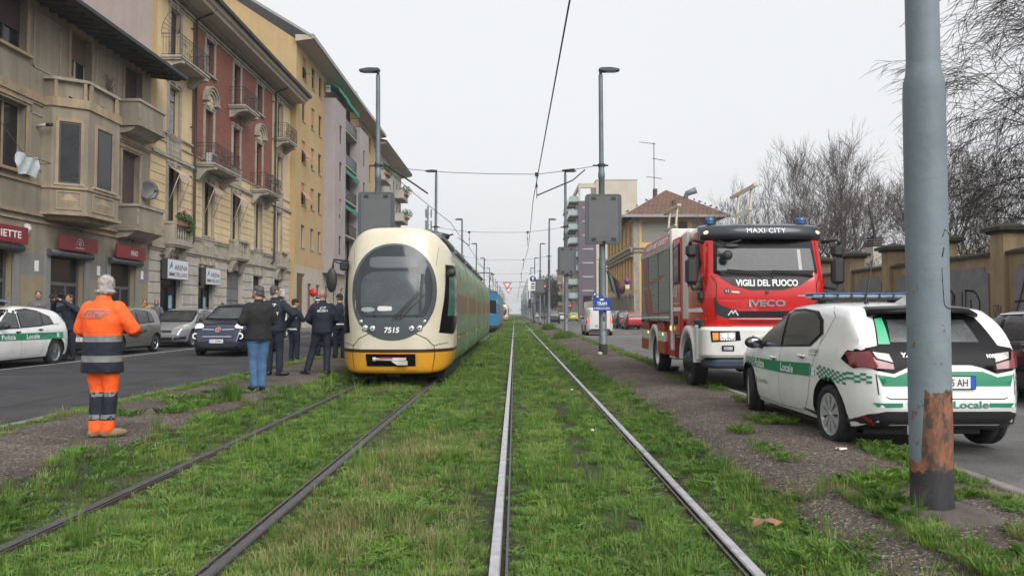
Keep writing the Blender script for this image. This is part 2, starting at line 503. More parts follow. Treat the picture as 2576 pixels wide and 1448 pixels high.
# rails
RS = mat('worn_rail_steel', (.56, .55, .58), .42, .65, var=.3, vs=8); RD = mat('dull_rail_steel', (.115, .11, .115), .5, .5, var=.3, vs=8)
RG = mat('rail_groove_dirt', (.022, .019, .016), .95, var=.3); RR = mat('rail_rust', (.06, .036, .024), .9, var=.4, vs=12)
def rail(x, side, head, label):
    b = MB(); y0, y1 = -6, YF
    P = lambda a, z: (x+a*side, z)
    def st(a0, z0, a1, z1, m):
        b.m(m if head is RS or m is not RS else RD); p, q = P(a0, z0), P(a1, z1); b.quad((p[0], y0, p[1]), (q[0], y0, q[1]), (q[0], y1, q[1]), (p[0], y1, p[1]))
    st(-.048, -.11, -.048, -.012, RR); st(-.048, -.012, -.040, 0, RD); st(-.040, 0, .016, .002, head); st(.016, .002, .024, -.008, RS)
    st(.024, -.008, .026, -.045, RG); st(.026, -.045, .052, -.045, RG); st(.052, -.045, .054, -.006, RR); st(.054, -.006, .070, -.004, RD); st(.070, -.004, .072, -.11, RR)
    b.build('tram_rail', fixn=False, label=label, cat='rail', group='rails of the two tram tracks')
rail(-.11, 1, RS, 'shiny steel rail running up the middle of the picture, left rail of the free track')
rail(1.40, -1, RS, 'shiny steel rail of the free track beside the gravelly strip on the right')
rail(-1.79, -1, RD, 'dull rusty rail leading under the right side of the cream tram')
rail(-3.30, 1, RD, 'dull half overgrown rail leading under the left side of the cream tram')

# ------------------------------------------------ grass: tuft kinds, scattered by geometry nodes (nobody could count it)
def leafmat(name, c1, c2, c3, tr=.35):
    m = bpy.data.materials.new(name); m.use_nodes = True; n = m.node_tree.nodes; L = m.node_tree.links; b = n['Principled BSDF']
    b.inputs['Roughness'].default_value = .55; b.inputs['Specular IOR Level'].default_value = .3
    g = n.new('ShaderNodeNewGeometry'); nz = n.new('ShaderNodeTexNoise'); nz.inputs['Scale'].default_value = .8; nz.inputs['Detail'].default_value = 5
    nz.inputs['Roughness'].default_value = .7
    L.new(g.outputs['Position'], nz.inputs['Vector'])
    oi = n.new('ShaderNodeObjectInfo')
    ad = n.new('ShaderNodeMath'); ad.operation = 'MULTIPLY_ADD'; L.new(oi.outputs['Random'], ad.inputs[0]); ad.inputs[1].default_value = .42; 
    sb = n.new('ShaderNodeMath'); sb.operation = 'MULTIPLY_ADD'; L.new(nz.outputs[0], sb.inputs[0]); sb.inputs[1].default_value = 1.5; sb.inputs[2].default_value = -.50; L.new(sb.outputs[0], ad.inputs[2])
    r = n.new('ShaderNodeValToRGB'); e = r.color_ramp.elements; e[0].position = .15; e[0].color = (*c1, 1); e[1].position = .85; e[1].color = (*c3, 1)
    q = e.new(.5); q.color = (*c2, 1); L.new(ad.outputs[0], r.inputs[0]); L.new(r.outputs[0], b.inputs['Base Color'])
    t = n.new('ShaderNodeBsdfTranslucent'); L.new(r.outputs[0], t.inputs[0]); mx = n.new('ShaderNodeMixShader'); mx.inputs[0].default_value = tr
    L.new(b.outputs[0], mx.inputs[1]); L.new(t.outputs[0], mx.inputs[2]); L.new(mx.outputs[0], n['Material Output'].inputs[0])
    return m
LG = leafmat('grass_blades', (.085, .165, .028), (.165, .275, .05), (.29, .40, .085))
LD = leafmat('dark_grass_blades', (.065, .145, .024), (.115, .22, .036), (.19, .30, .05))
LW = leafmat('weed_leaves', (.07, .155, .035), (.13, .25, .055), (.2, .32, .08))
LS = leafmat('straw_blades', (.19, .19, .07), (.27, .25, .11), (.38, .34, .18), .3)
kinds = bpy.data.collections.new('grass_kinds')
def blades(name, seed, n, rad, h0, h1, wd, lean, mats, leaf=False):
    r = random.Random(seed); b = MB()
    for i in range(n):
        b.m(mats[0] if r.random() < .8 or len(mats) == 1 else mats[1])
        a = r.random()*2*PI; q = rad*math.sqrt(r.random()); x, y = q*math.cos(a), q*math.sin(a)
        h = r.uniform(h0, h1); d = a + r.uniform(-1, 1); l = h*r.uniform(lean*.4, lean); dx, dy = math.cos(d), math.sin(d); w_ = wd*r.uniform(.7, 1.2)
        px_, py_ = -dy*w_/2, dx*w_/2
        if leaf:
            p = [(x, y, 0), (x+dx*l*.5+px_, y+dy*l*.5+py_, h*.6), (x+dx*l*.5-px_, y+dy*l*.5-py_, h*.6), (x+dx*l, y+dy*l, h*.75)]
            b.add(p, [(0, 1, 3), (0, 3, 2)])
        else:
            p = [(x+px_, y+py_, -.01), (x-px_, y-py_, -.01), (x+dx*l*.35-px_*.8, y+dy*l*.35-py_*.8, h*.6), (x+dx*l*.35+px_*.8, y+dy*l*.35+py_*.8, h*.6), (x+dx*l, y+dy*l, h)]
            b.add(p, [(0, 1, 2, 3), (3, 2, 4)])
    me = b.mesh(name); o = bpy.data.objects.new(name, me); kinds.objects.link(o)
blades('a_short_grass', 1, 44, .08, .02, .052, .005, .9, [LG, LD])
blades('b_grass_tuft', 2, 30, .06, .05, .095, .005, .8, [LG, LS])
blades('c_tall_grass', 3, 34, .05, .16, .34, .006, .55, [LD, LG])
blades('d_leaf_rosette', 4, 12, .03, .02, .06, .026, 2.6, [LW], True)
blades('e_small_weeds', 5, 46, .08, .02, .07, .015, .6, [LW, LG], True)
blades('f_dry_grass', 6, 30, .07, .04, .11, .0045, .9, [LS, LG])
blades('g_broad_leaves', 7, 16, .09, .05, .13, .03, 1.3, [LD, LW], True)
blades('h_short_grass', 8, 42, .08, .02, .058, .0055, 1.0, [LG, LW])

def scatter(name, pts):
    """pts: (x, y, z, scale, rot, kind)"""
    me = bpy.data.meshes.new(name); me.from_pydata([p[:3] for p in pts], [], [])
    for nm, ty, k in (('gs', 'FLOAT', 3), ('gr', 'FLOAT', 4), ('gk', 'INT', 5)):
        a = me.attributes.new(nm, ty, 'POINT'); a.data.foreach_set('value', [p[k] for p in pts])
    o = bpy.data.objects.new(name, me); COL.objects.link(o); tag(o, kind='stuff')
    g = bpy.data.node_groups.new('scatter_'+name, 'GeometryNodeTree')
    g.interface.new_socket('Geometry', in_out='INPUT', socket_type='NodeSocketGeometry'); g.interface.new_socket('Geometry', in_out='OUTPUT', socket_type='NodeSocketGeometry')
    n = g.nodes; L = g.links; i = n.new('NodeGroupInput'); ou = n.new('NodeGroupOutput')
    ip = n.new('GeometryNodeInstanceOnPoints'); ci = n.new('GeometryNodeCollectionInfo'); ci.inputs[0].default_value = kinds
    ci.inputs['Separate Children'].default_value = True; ci.inputs['Reset Children'].default_value = True
    def na(nm, ty):
        q = n.new('GeometryNodeInputNamedAttribute'); q.data_type = ty; q.inputs[0].default_value = nm; return q.outputs[0]
    L.new(i.outputs[0], ip.inputs['Points']); L.new(ci.outputs[0], ip.inputs['Instance']); ip.inputs['Pick Instance'].default_value = True
    L.new(na('gk', 'INT'), ip.inputs['Instance Index']); L.new(na('gs', 'FLOAT'), ip.inputs['Scale'])
    cx = n.new('ShaderNodeCombineXYZ'); L.new(na('gr', 'FLOAT'), cx.inputs[2]); L.new(cx.outputs[0], ip.inputs['Rotation'])
    L.new(ip.outputs[0], ou.inputs[0])
    o.modifiers.new('g', 'NODES').node_group = g
    return o
rg = random.Random(77); pts = []
def n2(x, y, s, o=0): return noise.noise(Vector((x*s+o, y*s+o*1.7, o)))
RX = (-3.30, -1.79, -.11, 1.40)
def gnd(x): 
    if x < -3.98: return .2
    if x > 2.38: return .18
    return bedz(x)
zones = [(2.6, 6, 330, 1.0), (6, 11, 180, 1.15), (11, 20, 70, 1.35), (20, 40, 30, 1.8), (40, 90, 10, 2.6), (90, 260, 2, 4)]
for (y0, y1, den, scl) in zones:
    for k in range(int(den*(y1-y0)*7.3)):
        y = rg.uniform(y0, y1); x = rg.uniform(-4.8, 2.6)
        rd = min(abs(x-q) for q in RX)
        if rd < .056 + .018*scl: continue
        edge = 1.0
        L_edge = -4.0 + .22*n2(x*0, y, .9, 3) + .08*n2(x, y, 4); R_edge = 2.14 + .16*n2(0, y, .7, 8) + .1*n2(x, y, 4)
        if y < 7: R_edge += max(0, (6.4-y))*.30
        if x < L_edge or x > R_edge: continue
        dbare = abs(x-.74-.05*n2(0, y, 1)) 
        if dbare < .16 and n2(x, y, 1.1, 5) > .05 and y < 14: continue
        if n2(x, y, 2.2, 11) < -.62 and y < 12: continue
        dry = (n2(x, y, .9, 20)*.6+.16 if -1.6 < x < -.25 and y < 9.5 else -.14+n2(x, y, .6, 33)*.5)
        if abs(x+.8) < .55 and 5 < y < 9: dry += .14
        u = rg.random(); s = scl*rg.uniform(.7, 1.25)
        wd = n2(x, y, 1.0, 41); bump_ = .75+.5*(n2(x, y, 1.6, 60)+.5)
        if u < dry*1.4: kd = 5; s *= 1.05
        elif u < .48: kd = 0 if rg.random() < .5 else 7
        elif u < .56: kd = 1
        elif u < .62: kd = 4
        elif u < .632 and y < 40: kd = 2; s *= .8
        elif wd > .1 and u < .80: kd = 4
        elif wd > .25 and u < .90: kd = 6; s *= .8
        elif u < .83: kd = 3
        else: kd = 1 if rg.random() < .35 else 0
        if rd < .1+.12*scl: s *= .62
        pts.append((x, y, gnd(x), s*bump_*.88, rg.random()*6.28, kd))
grass = scatter('grass', pts)
# weeds in the platform cracks and along the kerbs
pts = []
def patch(cx, cy, rx, ry, n, kd=(0, 3, 4, 6, 7), s=1, z=None):
    for i in range(n):
        a = rg.random()*6.28; q = math.sqrt(rg.random()); x = cx+rx*q*math.cos(a); y = cy+ry*q*math.sin(a)
        pts.append((x, y, gnd(x) if z is None else z, s*rg.uniform(.6, 1.2), rg.random()*6.28, rg.choice(kd)))
y = 6.0
while y < 60:                     # left kerb edge
    if n2(0, y, .8, 2) > -.22: patch(-5.7, y, .10, .3, int(9 if y < 20 else 6), (0, 4, 7, 0, 5), .9 + y/40)
    y += .35
for (x, y, rx, ry, n) in ((-5.0, 9.6, .22, .2, 26), (-5.3, 11.5, .2, .2, 22), (-4.7, 12.4, .4, .12, 26), (-5.2, 14.8, .25, .2, 20), (-5.5, 7.9, .1, .3, 14), (-4.5, 10.2, .2, .4, 34)):
    patch(x, y, rx, ry, n, (0, 4, 7, 6))
patch(-4.25, 11.3, .12, .2, 22, (2, 2, 1), 1.15)      # the tall tuft near the man in jeans
patch(-4.6, 11.0, .3, .6, 40, (6, 1, 4), 1.2)
for (x, y, rx, ry, n) in ((3.55, 7.1, .22, .5, 90), (3.05, 6.0, .22, .22, 50), (3.5, 6.3, .15, .5, 50), (2.7, 5.9, .3, .16, 60), (2.55, 5.25, .2, .3, 70), (3.15, 5.5, .2, .1, 20), (3.45, 5.2, .12, .4, 30), (3.60, 4.5, .1, .5, 50), (3.2, 4.6, .25, .12, 40),
                          (3.15, 9.3, .28, .25, 60), (2.55, 8.6, .12, .2, 30), (3.5, 11.5, .12, .5, 30), (3.55, 13.5, .15, .5, 30), (3.3, 15.5, .2, .5, 30), (2.6, 4.0, .35, .2, 90), (3.0, 4.1, .3, .15, 40), (2.45, 7.3, .1, .5, 30)):
    patch(x, y, rx, ry, n, (3, 4, 6, 0, 7, 1), .85)
patch(2.75, 3.65, .55, .25, 120, (0, 5, 5, 7, 4), .9); patch(3.1, 4.5, .2, .1, 30, (5, 0), .8)
y = 18
while y < 70:
    patch(3.62, y, .15, .5, 12, (0, 4, 7, 5), 1.6); y += 1
for (x, y, s) in ((2.6, 40.8, 1.3), (2.7, 42.3, 1.4), (2.8, 62, 1.7), (2.8, 64, 1.8)): patch(x, y, .5, .8, 60, (2, 6, 2, 1, 6), s)
scatter('weeds', pts)
# small litter and leaves
def blob(name, label, cat, c, r, m, seed=0, grp=None):
    b = MB().m(m); b.ell((0, 0, 0), r, 9, 6); q = random.Random(seed)
    b.v = [v*q.uniform(.7, 1.3) for v in b.v]
    o = b.build(name, label=label, cat=cat, group=grp); o.location = c; o.rotation_euler = (0, 0, q.random()*3); return o
PAPER = mat('crumpled_paper', (.75, .75, .73), .7)
blob('paper_scrap', 'crumpled white paper scrap in the grass near the left track', 'litter', (-3.75, 8.6, .06), (.03, .025, .012), PAPER, 1)
blob('paper_scrap', 'small white scrap in the grass right of the shiny middle rail', 'litter', (.98, 9.6, .03), (.03, .02, .012), PAPER, 2)
blob('paper_scrap', 'tiny white scrap lying far up the grass by the right shiny rail', 'litter', (1.1, 14.6, .04), (.03, .02, .015), PAPER, 3)
b = MB().m(mat('dry_leaf', (.24, .13, .07), .8, var=.3, vs=20)); ps = []
for k in range(15):
    t = 2*PI*k/15; rr_ = .095 if k % 3 == 0 else (.05 if k % 3 == 1 else .06); ps.append((rr_*math.cos(t)*1.2, rr_*math.sin(t), .018*math.sin(3*t)))
b.add([(0, 0, .015)]+ps, [(0, k+1, (k+1) % 15+1) for k in range(15)]); b.add([p if isinstance(p, tuple) else p for p in [(0, 0, .010)]+[(x, y, z-.004) for x, y, z in ps]], [(0, (k+1) % 15+1, k+1) for k in range(15)])
o = b.build('dry_leaf', label='large dry brown leaf lying in the grass right of the rail', cat='leaf'); o.location = W(1922, 1338, 5.15); o.location.z = .10; o.scale = (1.1, 1.1, 1.1)
b = MB(); b.m(PAPER).box(-.05, -.03, 0, .05, .03, .018, .004); b.m(mat('packet_red', (.5, .03, .05), .5)).box(-.051, -.012, .002, .02, .012, .0195, .002); b.m(mat('packet_violet', (.2, .12, .4), .5)).box(.02, -.02, .003, .045, .02, .0192, .002)
o = b.build('cigarette_packet', label='flattened red and white packet on the platform behind the police hatchback', cat='litter'); o.location = (3.15, 7.35, .19); o.rotation_euler = (0, 0, .5)
b = MB().m(mat('white_stone', (.5, .48, .44), .9, var=.2, bump=.3)); b.ell((0, 0, .05), (.08, .07, .06), 12, 8)
o = b.build('stone', label='round pale stone at the foot of the sign pole', cat='stone'); o.location = (2.72, 24.2, .17)
# concrete footing of the near pole
b = MB().m(mat('rough_concrete', (.095, .08, .07), .95, var=.35, vs=5, bump=.8, bs=30)); pr = [(0, .235), (.16, .23), (.27, .215), (.36, .17), (.40, .1)]; b.lathe(pr, (2.80, 5.07, 0), seg=30)
b.v = [v + Vector((n2(v.x, v.y, 5)*.05, n2(v.x, v.y, 5, 3)*.05, n2(v.x, v.y, 6, 9)*.02)) for v in b.v]
b.build('pole_footing', kind='structure')
# ================================================================ BUILDINGS
STUC = lambda n, c, **k: mat(n, c, .92, var=.10, vs=.6, bump=.25, bs=35, **k)
M_GREY = STUC('grey_brown_render', (.31, .265, .20), streak=.28, dirt=(.18, .16, .135), da=.6, ds=.7)
M_GREYT = STUC('ochre_trim', (.40, .30, .20), streak=.25, dirt=(.16, .14, .12), da=.7, ds=1.2)
M_STONEG = STUC('grey_painted_plinth', (.22, .215, .21), streak=.12)
M_PLINY = STUC('sandy_plinth', (.30, .25, .16), streak=.15, dirt=(.2, .18, .15), da=.5)
M_CREAM = STUC('pale_yellow_render', (.66, .51, .30), streak=.14, dirt=(.45, .36, .24), da=.4, ds=.8)
M_CREAMD = STUC('ochre_corner_render', (.54, .36, .16), streak=.15)
M_STONE = STUC('carved_grey_stone', (.40, .355, .29), streak=.22, dirt=(.17, .15, .13), da=.65, ds=1.5)
M_BASE = STUC('whitewashed_stone', (.50, .46, .405), streak=.2, dirt=(.27, .245, .21), da=.7, ds=1.1)
M_MAUVE = STUC('mauve_grey_render', (.30, .245, .225), streak=.10)
M_ORANGE = STUC('ochre_yellow_render', (.46, .32, .155), streak=.12, dirt=(.42, .31, .18), da=.5, ds=.4)
M_LILAC = STUC('lilac_grey_render', (.33, .29, .29), streak=.08)
M_BEIGE = STUC('beige_render', (.45, .39, .32), streak=.12)
M_WHITEB = STUC('pale_cladding', (.46, .43, .38), streak=.1)
M_YELLOW = STUC('warm_yellow_render', (.70, .44, .17), streak=.15, dirt=(.6, .42, .2), da=.5, ds=.5)
M_DARKLIL = STUC('dark_lilac_cladding', (.115, .10, .125), streak=.05)
M_CONCW = STUC('light_beige_cladding', (.52, .46, .38), streak=.06)
M_ROOFD = mat('dark_roof_edge', (.035, .038, .045), .7, var=.3, vs=2)
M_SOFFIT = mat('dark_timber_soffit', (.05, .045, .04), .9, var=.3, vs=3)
M_ZINC = mat('zinc_gutter', (.30, .30, .29), .6, .3, var=.2)
M_FRAME = mat('dark_window_frame', (.05, .04, .035), .6)
M_FRAMEW = mat('pale_window_frame', (.42, .40, .37), .6)
M_BLINDB = mat('brown_slat_blind', (.17, .115, .075), .8, var=.2, vs=2)
M_BLINDR = mat('plum_slat_blind', (.085, .05, .05), .8, var=.2, vs=2)
M_BLINDO = mat('salmon_blind', (.52, .25, .17), .8, var=.2)
M_SHUT = mat('brown_louvre_shutter', (.13, .085, .055), .75, var=.2, vs=5)
M_CURT = mat('lace_curtain', (.30, .32, .33), .9, var=.35, vs=5)
M_DOOR = mat('grey_metal_door', (.10, .10, .10), .6, var=.2)
M_GREEN = mat('green_awning', (.02, .22, .15), .8, var=.15)
M_AWN = mat('striped_pink_awning', (.50, .38, .31), .85, var=.25, vs=9)

def brick_mat():
    m = bpy.data.materials.new('red_brick'); m.use_nodes = True; n = m.node_tree.nodes; L = m.node_tree.links; b = n['Principled BSDF']
    tc = n.new('ShaderNodeTexCoord'); sp = n.new('ShaderNodeSeparateXYZ'); L.new(tc.outputs['Object'], sp.inputs[0])
    cb = n.new('ShaderNodeCombineXYZ'); L.new(sp.outputs[0], cb.inputs[0]); L.new(sp.outputs[2], cb.inputs[1])
    br = n.new('ShaderNodeTexBrick'); L.new(cb.outputs[0], br.inputs[0]); br.inputs['Scale'].default_value = 1
    br.inputs['Brick Width'].default_value = .27; br.inputs['Row Height'].default_value = .085; br.inputs['Mortar Size'].default_value = .010
    br.inputs['Color1'].default_value = (.245, .065, .038, 1); br.inputs['Color2'].default_value = (.165, .045, .028, 1); br.inputs['Mortar'].default_value = (.20, .12, .09, 1)
    nz = n.new('ShaderNodeTexNoise'); nz.inputs['Scale'].default_value = .55; nz.inputs['Detail'].default_value = 7; nz.inputs['Roughness'].default_value = .65; L.new(tc.outputs['Object'], nz.inputs[0])
    r = n.new('ShaderNodeValToRGB'); r.color_ramp.elements[0].position = .70; r.color_ramp.elements[1].position = .76; r.color_ramp.elements[0].color = (0, 0, 0, 1); r.color_ramp.elements[1].color = (.6, .6, .6, 1); L.new(nz.outputs[0], r.inputs[0])
    mx = n.new('ShaderNodeMix'); mx.data_type = 'RGBA'; L.new(r.outputs[0], mx.inputs[0]); L.new(br.outputs[0], mx.inputs[6]); mx.inputs[7].default_value = (.5, .42, .36, 1)
    L.new(mx.outputs[2], b.inputs['Base Color']); b.inputs['Roughness'].default_value = .9
    return m
M_BRICK = brick_mat()
def tile_mat():
    m = bpy.data.materials.new('clay_roof_tiles'); m.use_nodes = True; n = m.node_tree.nodes; L = m.node_tree.links; b = n['Principled BSDF']
    tc = n.new('ShaderNodeTexCoord'); sp = n.new('ShaderNodeSeparateXYZ'); L.new(tc.outputs['Object'], sp.inputs[0])
    ad = n.new('ShaderNodeMath'); ad.operation = 'ADD'; L.new(sp.outputs[0], ad.inputs[0]); L.new(sp.outputs[1], ad.inputs[1])
    cb = n.new('ShaderNodeCombineXYZ'); L.new(ad.outputs[0], cb.inputs[0]); L.new(sp.outputs[2], cb.inputs[1])
    br = n.new('ShaderNodeTexBrick'); L.new(cb.outputs[0], br.inputs[0]); br.inputs['Brick Width'].default_value = .5; br.inputs['Row Height'].default_value = .22; br.inputs['Mortar Size'].default_value = .03; br.inputs['Scale'].default_value = 1
    br.inputs['Color1'].default_value = (.20, .105, .07, 1); br.inputs['Color2'].default_value = (.13, .075, .055, 1); br.inputs['Mortar'].default_value = (.03, .02, .018, 1)
    L.new(br.outputs[0], b.inputs['Base Color']); b.inputs['Roughness'].default_value = .9; return m
M_TILES = tile_mat()

def wall(mb, x0, x1, z0, z1, holes, matf, y=0, depth=.25, cuts_x=(), cuts_z=()):
    """front wall in the plane y, outward -y, with rectangular openings and their reveals"""
    xs = sorted({x0, x1, *[v for h in holes for v in (h[0], h[1]) if x0 < v < x1], *cuts_x})
    zs = sorted({z0, z1, *[v for h in holes for v in (h[2], h[3]) if z0 < v < z1], *cuts_z})
    for a, b_ in zip(xs[:-1], xs[1:]):
        for c, d in zip(zs[:-1], zs[1:]):
            mx, mz = (a+b_)/2, (c+d)/2
            if any(h[0] < mx < h[1] and h[2] < mz < h[3] for h in holes): continue
            mb.m(matf(mx, mz)); mb.quad((a, y, c), (b_, y, c), (b_, y, d), (a, y, d))
    for (a, b_, c, d) in [h[:4] for h in holes]:
        mb.m(matf((a+b_)/2, (c+d)/2))
        mb.quad((a, y, c), (a, y+depth, c), (a, y+depth, d), (a, y, d)); mb.quad((b_, y, c), (b_, y, d), (b_, y+depth, d), (b_, y+depth, c))
        mb.quad((a, y, d), (a, y+depth, d), (b_, y+depth, d), (b_, y, d)); mb.quad((a, y, c), (b_, y, c), (b_, y+depth, c), (a, y+depth, c))

rw = random.Random(12)
def slats(mb, x0, x1, y, z0, z1, m, p=.055):
    mb.m(m); z = z0
    while z < z1:
        z2 = min(z+p, z1); mb.quad((x0, y-.012, z), (x1, y-.012, z), (x1, y, z2), (x0, y, z2)); mb.quad((x0, y, z), (x0, y-.012, z), (x1, y-.012, z), (x1, y, z)); z = z2
def window(par, x0, x1, z0, z1, y=0, depth=.22, fr=M_FRAME, blind=None, blindf=0, curtain=False, split=True, name='window', T=None, bar=None):
    """frame mesh with pane (and blind) below it"""
    b = MB().m(fr); b.T = T; yy = y+depth-.02; t = .055
    b.box(x0, yy-.05, z0, x0+t, yy, z1); b.box(x1-t, yy-.05, z0, x1, yy, z1); b.box(x0+t, yy-.05, z1-t, x1-t, yy, z1); b.box(x0+t, yy-.05, z0, x1-t, yy, z0+t)
    if split: c = (x0+x1)/2; b.box(c-.035, yy-.055, z0+t, c+.035, yy-.002, z1-t)
    if bar: b.box(x0+t, yy-.052, bar-.03, x1-t, yy-.003, bar+.03)
    o = b.build(name, par)
    g = MB(); g.T = T
    g.m(WINGL).quad((x0+t, yy-.02, z0+t), (x1-t, yy-.02, z0+t), (x1-t, yy-.02, z1-t), (x0+t, yy-.02, z1-t))
    g.build('pane', o, fixn=False)
    if curtain:
        q = MB().m(M_CURT); q.T = T; n = 10; xa, xb = x0+t, (x0+x1)/2-.05
        for (xa, xb) in ((x0+t, x0+(x1-x0)*.46), (x0+(x1-x0)*.56, x1-t)):
            vs = []
            for k in range(n+1): vs += [(xa+(xb-xa)*k/n, yy-.024-.004*math.sin(k*2.2), z0+t), (xa+(xb-xa)*k/n, yy-.024-.004*math.sin(k*2.2), z1-t)]
            q.add(vs, [(2*k, 2*k+2, 2*k+3, 2*k+1) for k in range(n)])
        q.build('curtain', o, fixn=False)
    if blind and blindf > 0:
        q = MB(); q.T = T; slats(q, x0+.02, x1-.02, yy-.065, z1-(z1-z0)*blindf, z1, blind); q.build('blind', o, fixn=False)
    return o

def surround(mb, x0, x1, z0, z1, m, w_=.2, y=0, p=.06, keystone=True, sill=True):
    mb.m(m)
    mb.box(x0-w_, y-p, z0, x0, y+.02, z1+w_*.6); mb.box(x1, y-p, z0, x1+w_, y+.02, z1+w_*.6); mb.box(x0-.001, y-p+.003, z1, x1+.001, y+.02, z1+w_*.6)
    mb.box(x0-w_-.06, y-p-.05, z1+w_*.6, x1+w_+.06, y+.02, z1+w_*.6+.1)
    if keystone:
        c = (x0+x1)/2; mb.prism([(c-.10, z1-.03), (c+.10, z1-.03), (c+.15, z1+w_*.6+.16), (c-.15, z1+w_*.6+.16)], y-p-.07, y)
        for s in (-1, 1): mb.box(c+s*(x1-x0+w_)/2-.07, y-p-.04, z1-.02, c+s*(x1-x0+w_)/2+.07, y-.01, z1+w_*.6+.05)
    if sill: mb.box(x0-w_-.08, y-p-.09, z0-.1, x1+w_+.08, y+.05, z0)

def cornice(mb, x0, x1, z, prof, m, y=0):
    """prof: (out, z0, z1) stacked"""
    mb.m(m)
    for (o, a, b_) in prof: mb.box(x0, y-o, z+a, x1, y+.03, z+b_)

def baluster(mb, x, y, z0, h, r=.055, seg=8):
    mb.lathe([(r*.9, z0), (r*.9, z0+h*.07), (r*.5, z0+h*.14), (r, z0+h*.34), (r*.95, z0+h*.42), (r*.42, z0+h*.72), (r*.5, z0+h*.84), (r*.9, z0+h*.9), (r*.9, z0+h)], (x, y, 0), seg=seg)

def stone_balcony(par, x0, x1, z, depth, h=.95, m=M_STONE, n=6, name='balcony'):
    """protruding balustrade on brackets; z = floor top"""
    b = MB().m(m)
    b.box(x0, -depth, z-.16, x1, 0, z); b.box(x0+.06, -depth+.06, z-.26, x1-.06, 0, z-.16)
    b.box(x0, -depth, z+h-.12, x1, -depth+.22, z+h); b.box(x0+.05, -depth+.05, z, x1-.05, -depth+.17, z+.10)
    for s, xe in ((0, x0), (1, x1)):
        b.box(xe-(.28 if s else -.02), -depth+.01, z+.0, xe-(.02 if s else -.28), -depth+.21, z+h-.12)
        b.box(xe-(.2 if s else 0), -depth+.221, z+h-.12, xe+(.2 if not s else 0), 0, z+h); b.box(xe-(.16 if s else -.05), -depth+.22, z, xe-(.05 if s else -.16), 0, z+h-.121)
    for k in range(n): baluster(b, x0+.36+(x1-x0-.72)*k/(n-1), -depth+.11, z+.10, h-.22)
    for xe in (x0+.12, x1-.42):
        b.prism([(0, z-.26), (-depth+.12, z-.26), (-depth+.14, z-.42), (-depth*.62, z-.52), (-depth*.45, z-.72), (-.16, z-.98), (0, z-1.0)], xe, xe+.3, 'x')
    return b.build(name, par)

def iron_balcony(par, x0, x1, z, depth, h=1.05, curly=True, seed=0, fan=False, bracket=.5, name='balcony', planter=False):
    b = MB().m(M_STONE)
    b.box(x0, -depth, z-.10, x1, 0, z); b.box(x0+.05, -depth+.05, z-.2, x1-.05, 0, z-.101)
    for xe in (x0+.15, x1-.15-.34):
        b.prism([(0, z-.2), (-depth+.1, z-.2), (-depth+.1, z-.34), (-depth*.55, z-.42), (-.2, z-.2-bracket), (0, z-.22-bracket)], xe, xe+.34, 'x')
        b.prism([(-depth+.14, z-.22), (-depth+.02, z-.22), (-depth+.02, z-.33), (-depth+.14, z-.36)], xe+.03, xe+.31, 'x')
    o = b.build(name, par)
    r = MB().m(IRON); y = -depth+.06; xa, xb = x0+.05, x1-.05
    for zz in (z+.06, z+h-.18, z+h): r.tube([(xa, 0, zz), (xa, y, zz), (xb, y, zz), (xb, 0, zz)], .018 if zz > z+h-.01 else .012, 5)
    def spiral(cx, cz, rad, sgn, along):
        ps = []
        for k in range(15):
            t = k/14; a = t*2.4*PI*sgn+PI/2; q = rad*(1-.82*t); u, v_ = q*math.cos(a), q*math.sin(a)
            ps.append((cx+u, y, cz+v_) if along == 'x' else (cx, y+.001+min(-y-.02, max(0, -y/2+u)), cz+v_))
        r.tube(ps, .011, 4, smooth=False)
    L_ = xb-xa; n = max(2, int(L_/.42))
    k = 0; nb = int(L_/.12)
    for i in range(nb+1): r.tube([(xa+L_*i/nb, y, z), (xa+L_*i/nb, y, z+h)], .008 if i % 4 else .013, 4, smooth=False)
    for i in range(int(-y/.14)+1): 
        for xe in (xa, xb): r.tube([(xe, y+.14*i, z), (xe, y+.14*i, z+h)], .008, 4, smooth=False)
    if curly:
        for i in range(n):
            cx = xa+L_*(i+.5)/n; s = 1 if i % 2 else -1
            spiral(cx-.05*s, z+.62, .15, s, 'x'); spiral(cx+.05*s, z+.28, .13, -s, 'x')
        for xe in (xa, xb): spiral(xe, z+.55, .18, 1, 'y')
    if fan:
        c = (xa, -depth*.45, z+h)
        for k in range(9):
            a = PI*.5*k/8
            r.tube([(xa, -depth+.1+ .2*math.cos(a)*0+.0, z+h), (xa, -depth+.1+1.0*math.sin(a)*.9, z+h+1.35*math.cos(a)+.02)], .009, 4, smooth=False)
        r.tube([(xa, -depth+.1, z+h), (xa, -depth+.1, z+h+1.45)], .014, 4)
        r.tube([(xa, -depth+.1+.9*math.sin(PI*.5*k/10), z+h+1.2*math.cos(PI*.5*k/10)) for k in range(11)], .010, 4)
    r.build('railing', o)
    if planter:
        p = MB().m(mat('terracotta', (.3, .12, .07), .8, var=.2)); p.box(x0+.2, -depth+.12, z, x0+1.0, -depth+.34, z+.22, .02); p.build('planter', o)
    return o

def drainpipe(par, pts, r=.06, m=None):
    b = MB().m(m or mat('dark_drainpipe', (.05, .04, .038), .6, .2, var=.2)); b.tube(pts, r, 8)
    z = min(p[2] for p in pts)+1
    while z < max(p[2] for p in pts)-1: b.lathe([(r+.012, z), (r+.012, z+.06)], (pts[-1][0], pts[-1][1], 0), seg=8); z += 2.6
    return b.build('drainpipe', par)

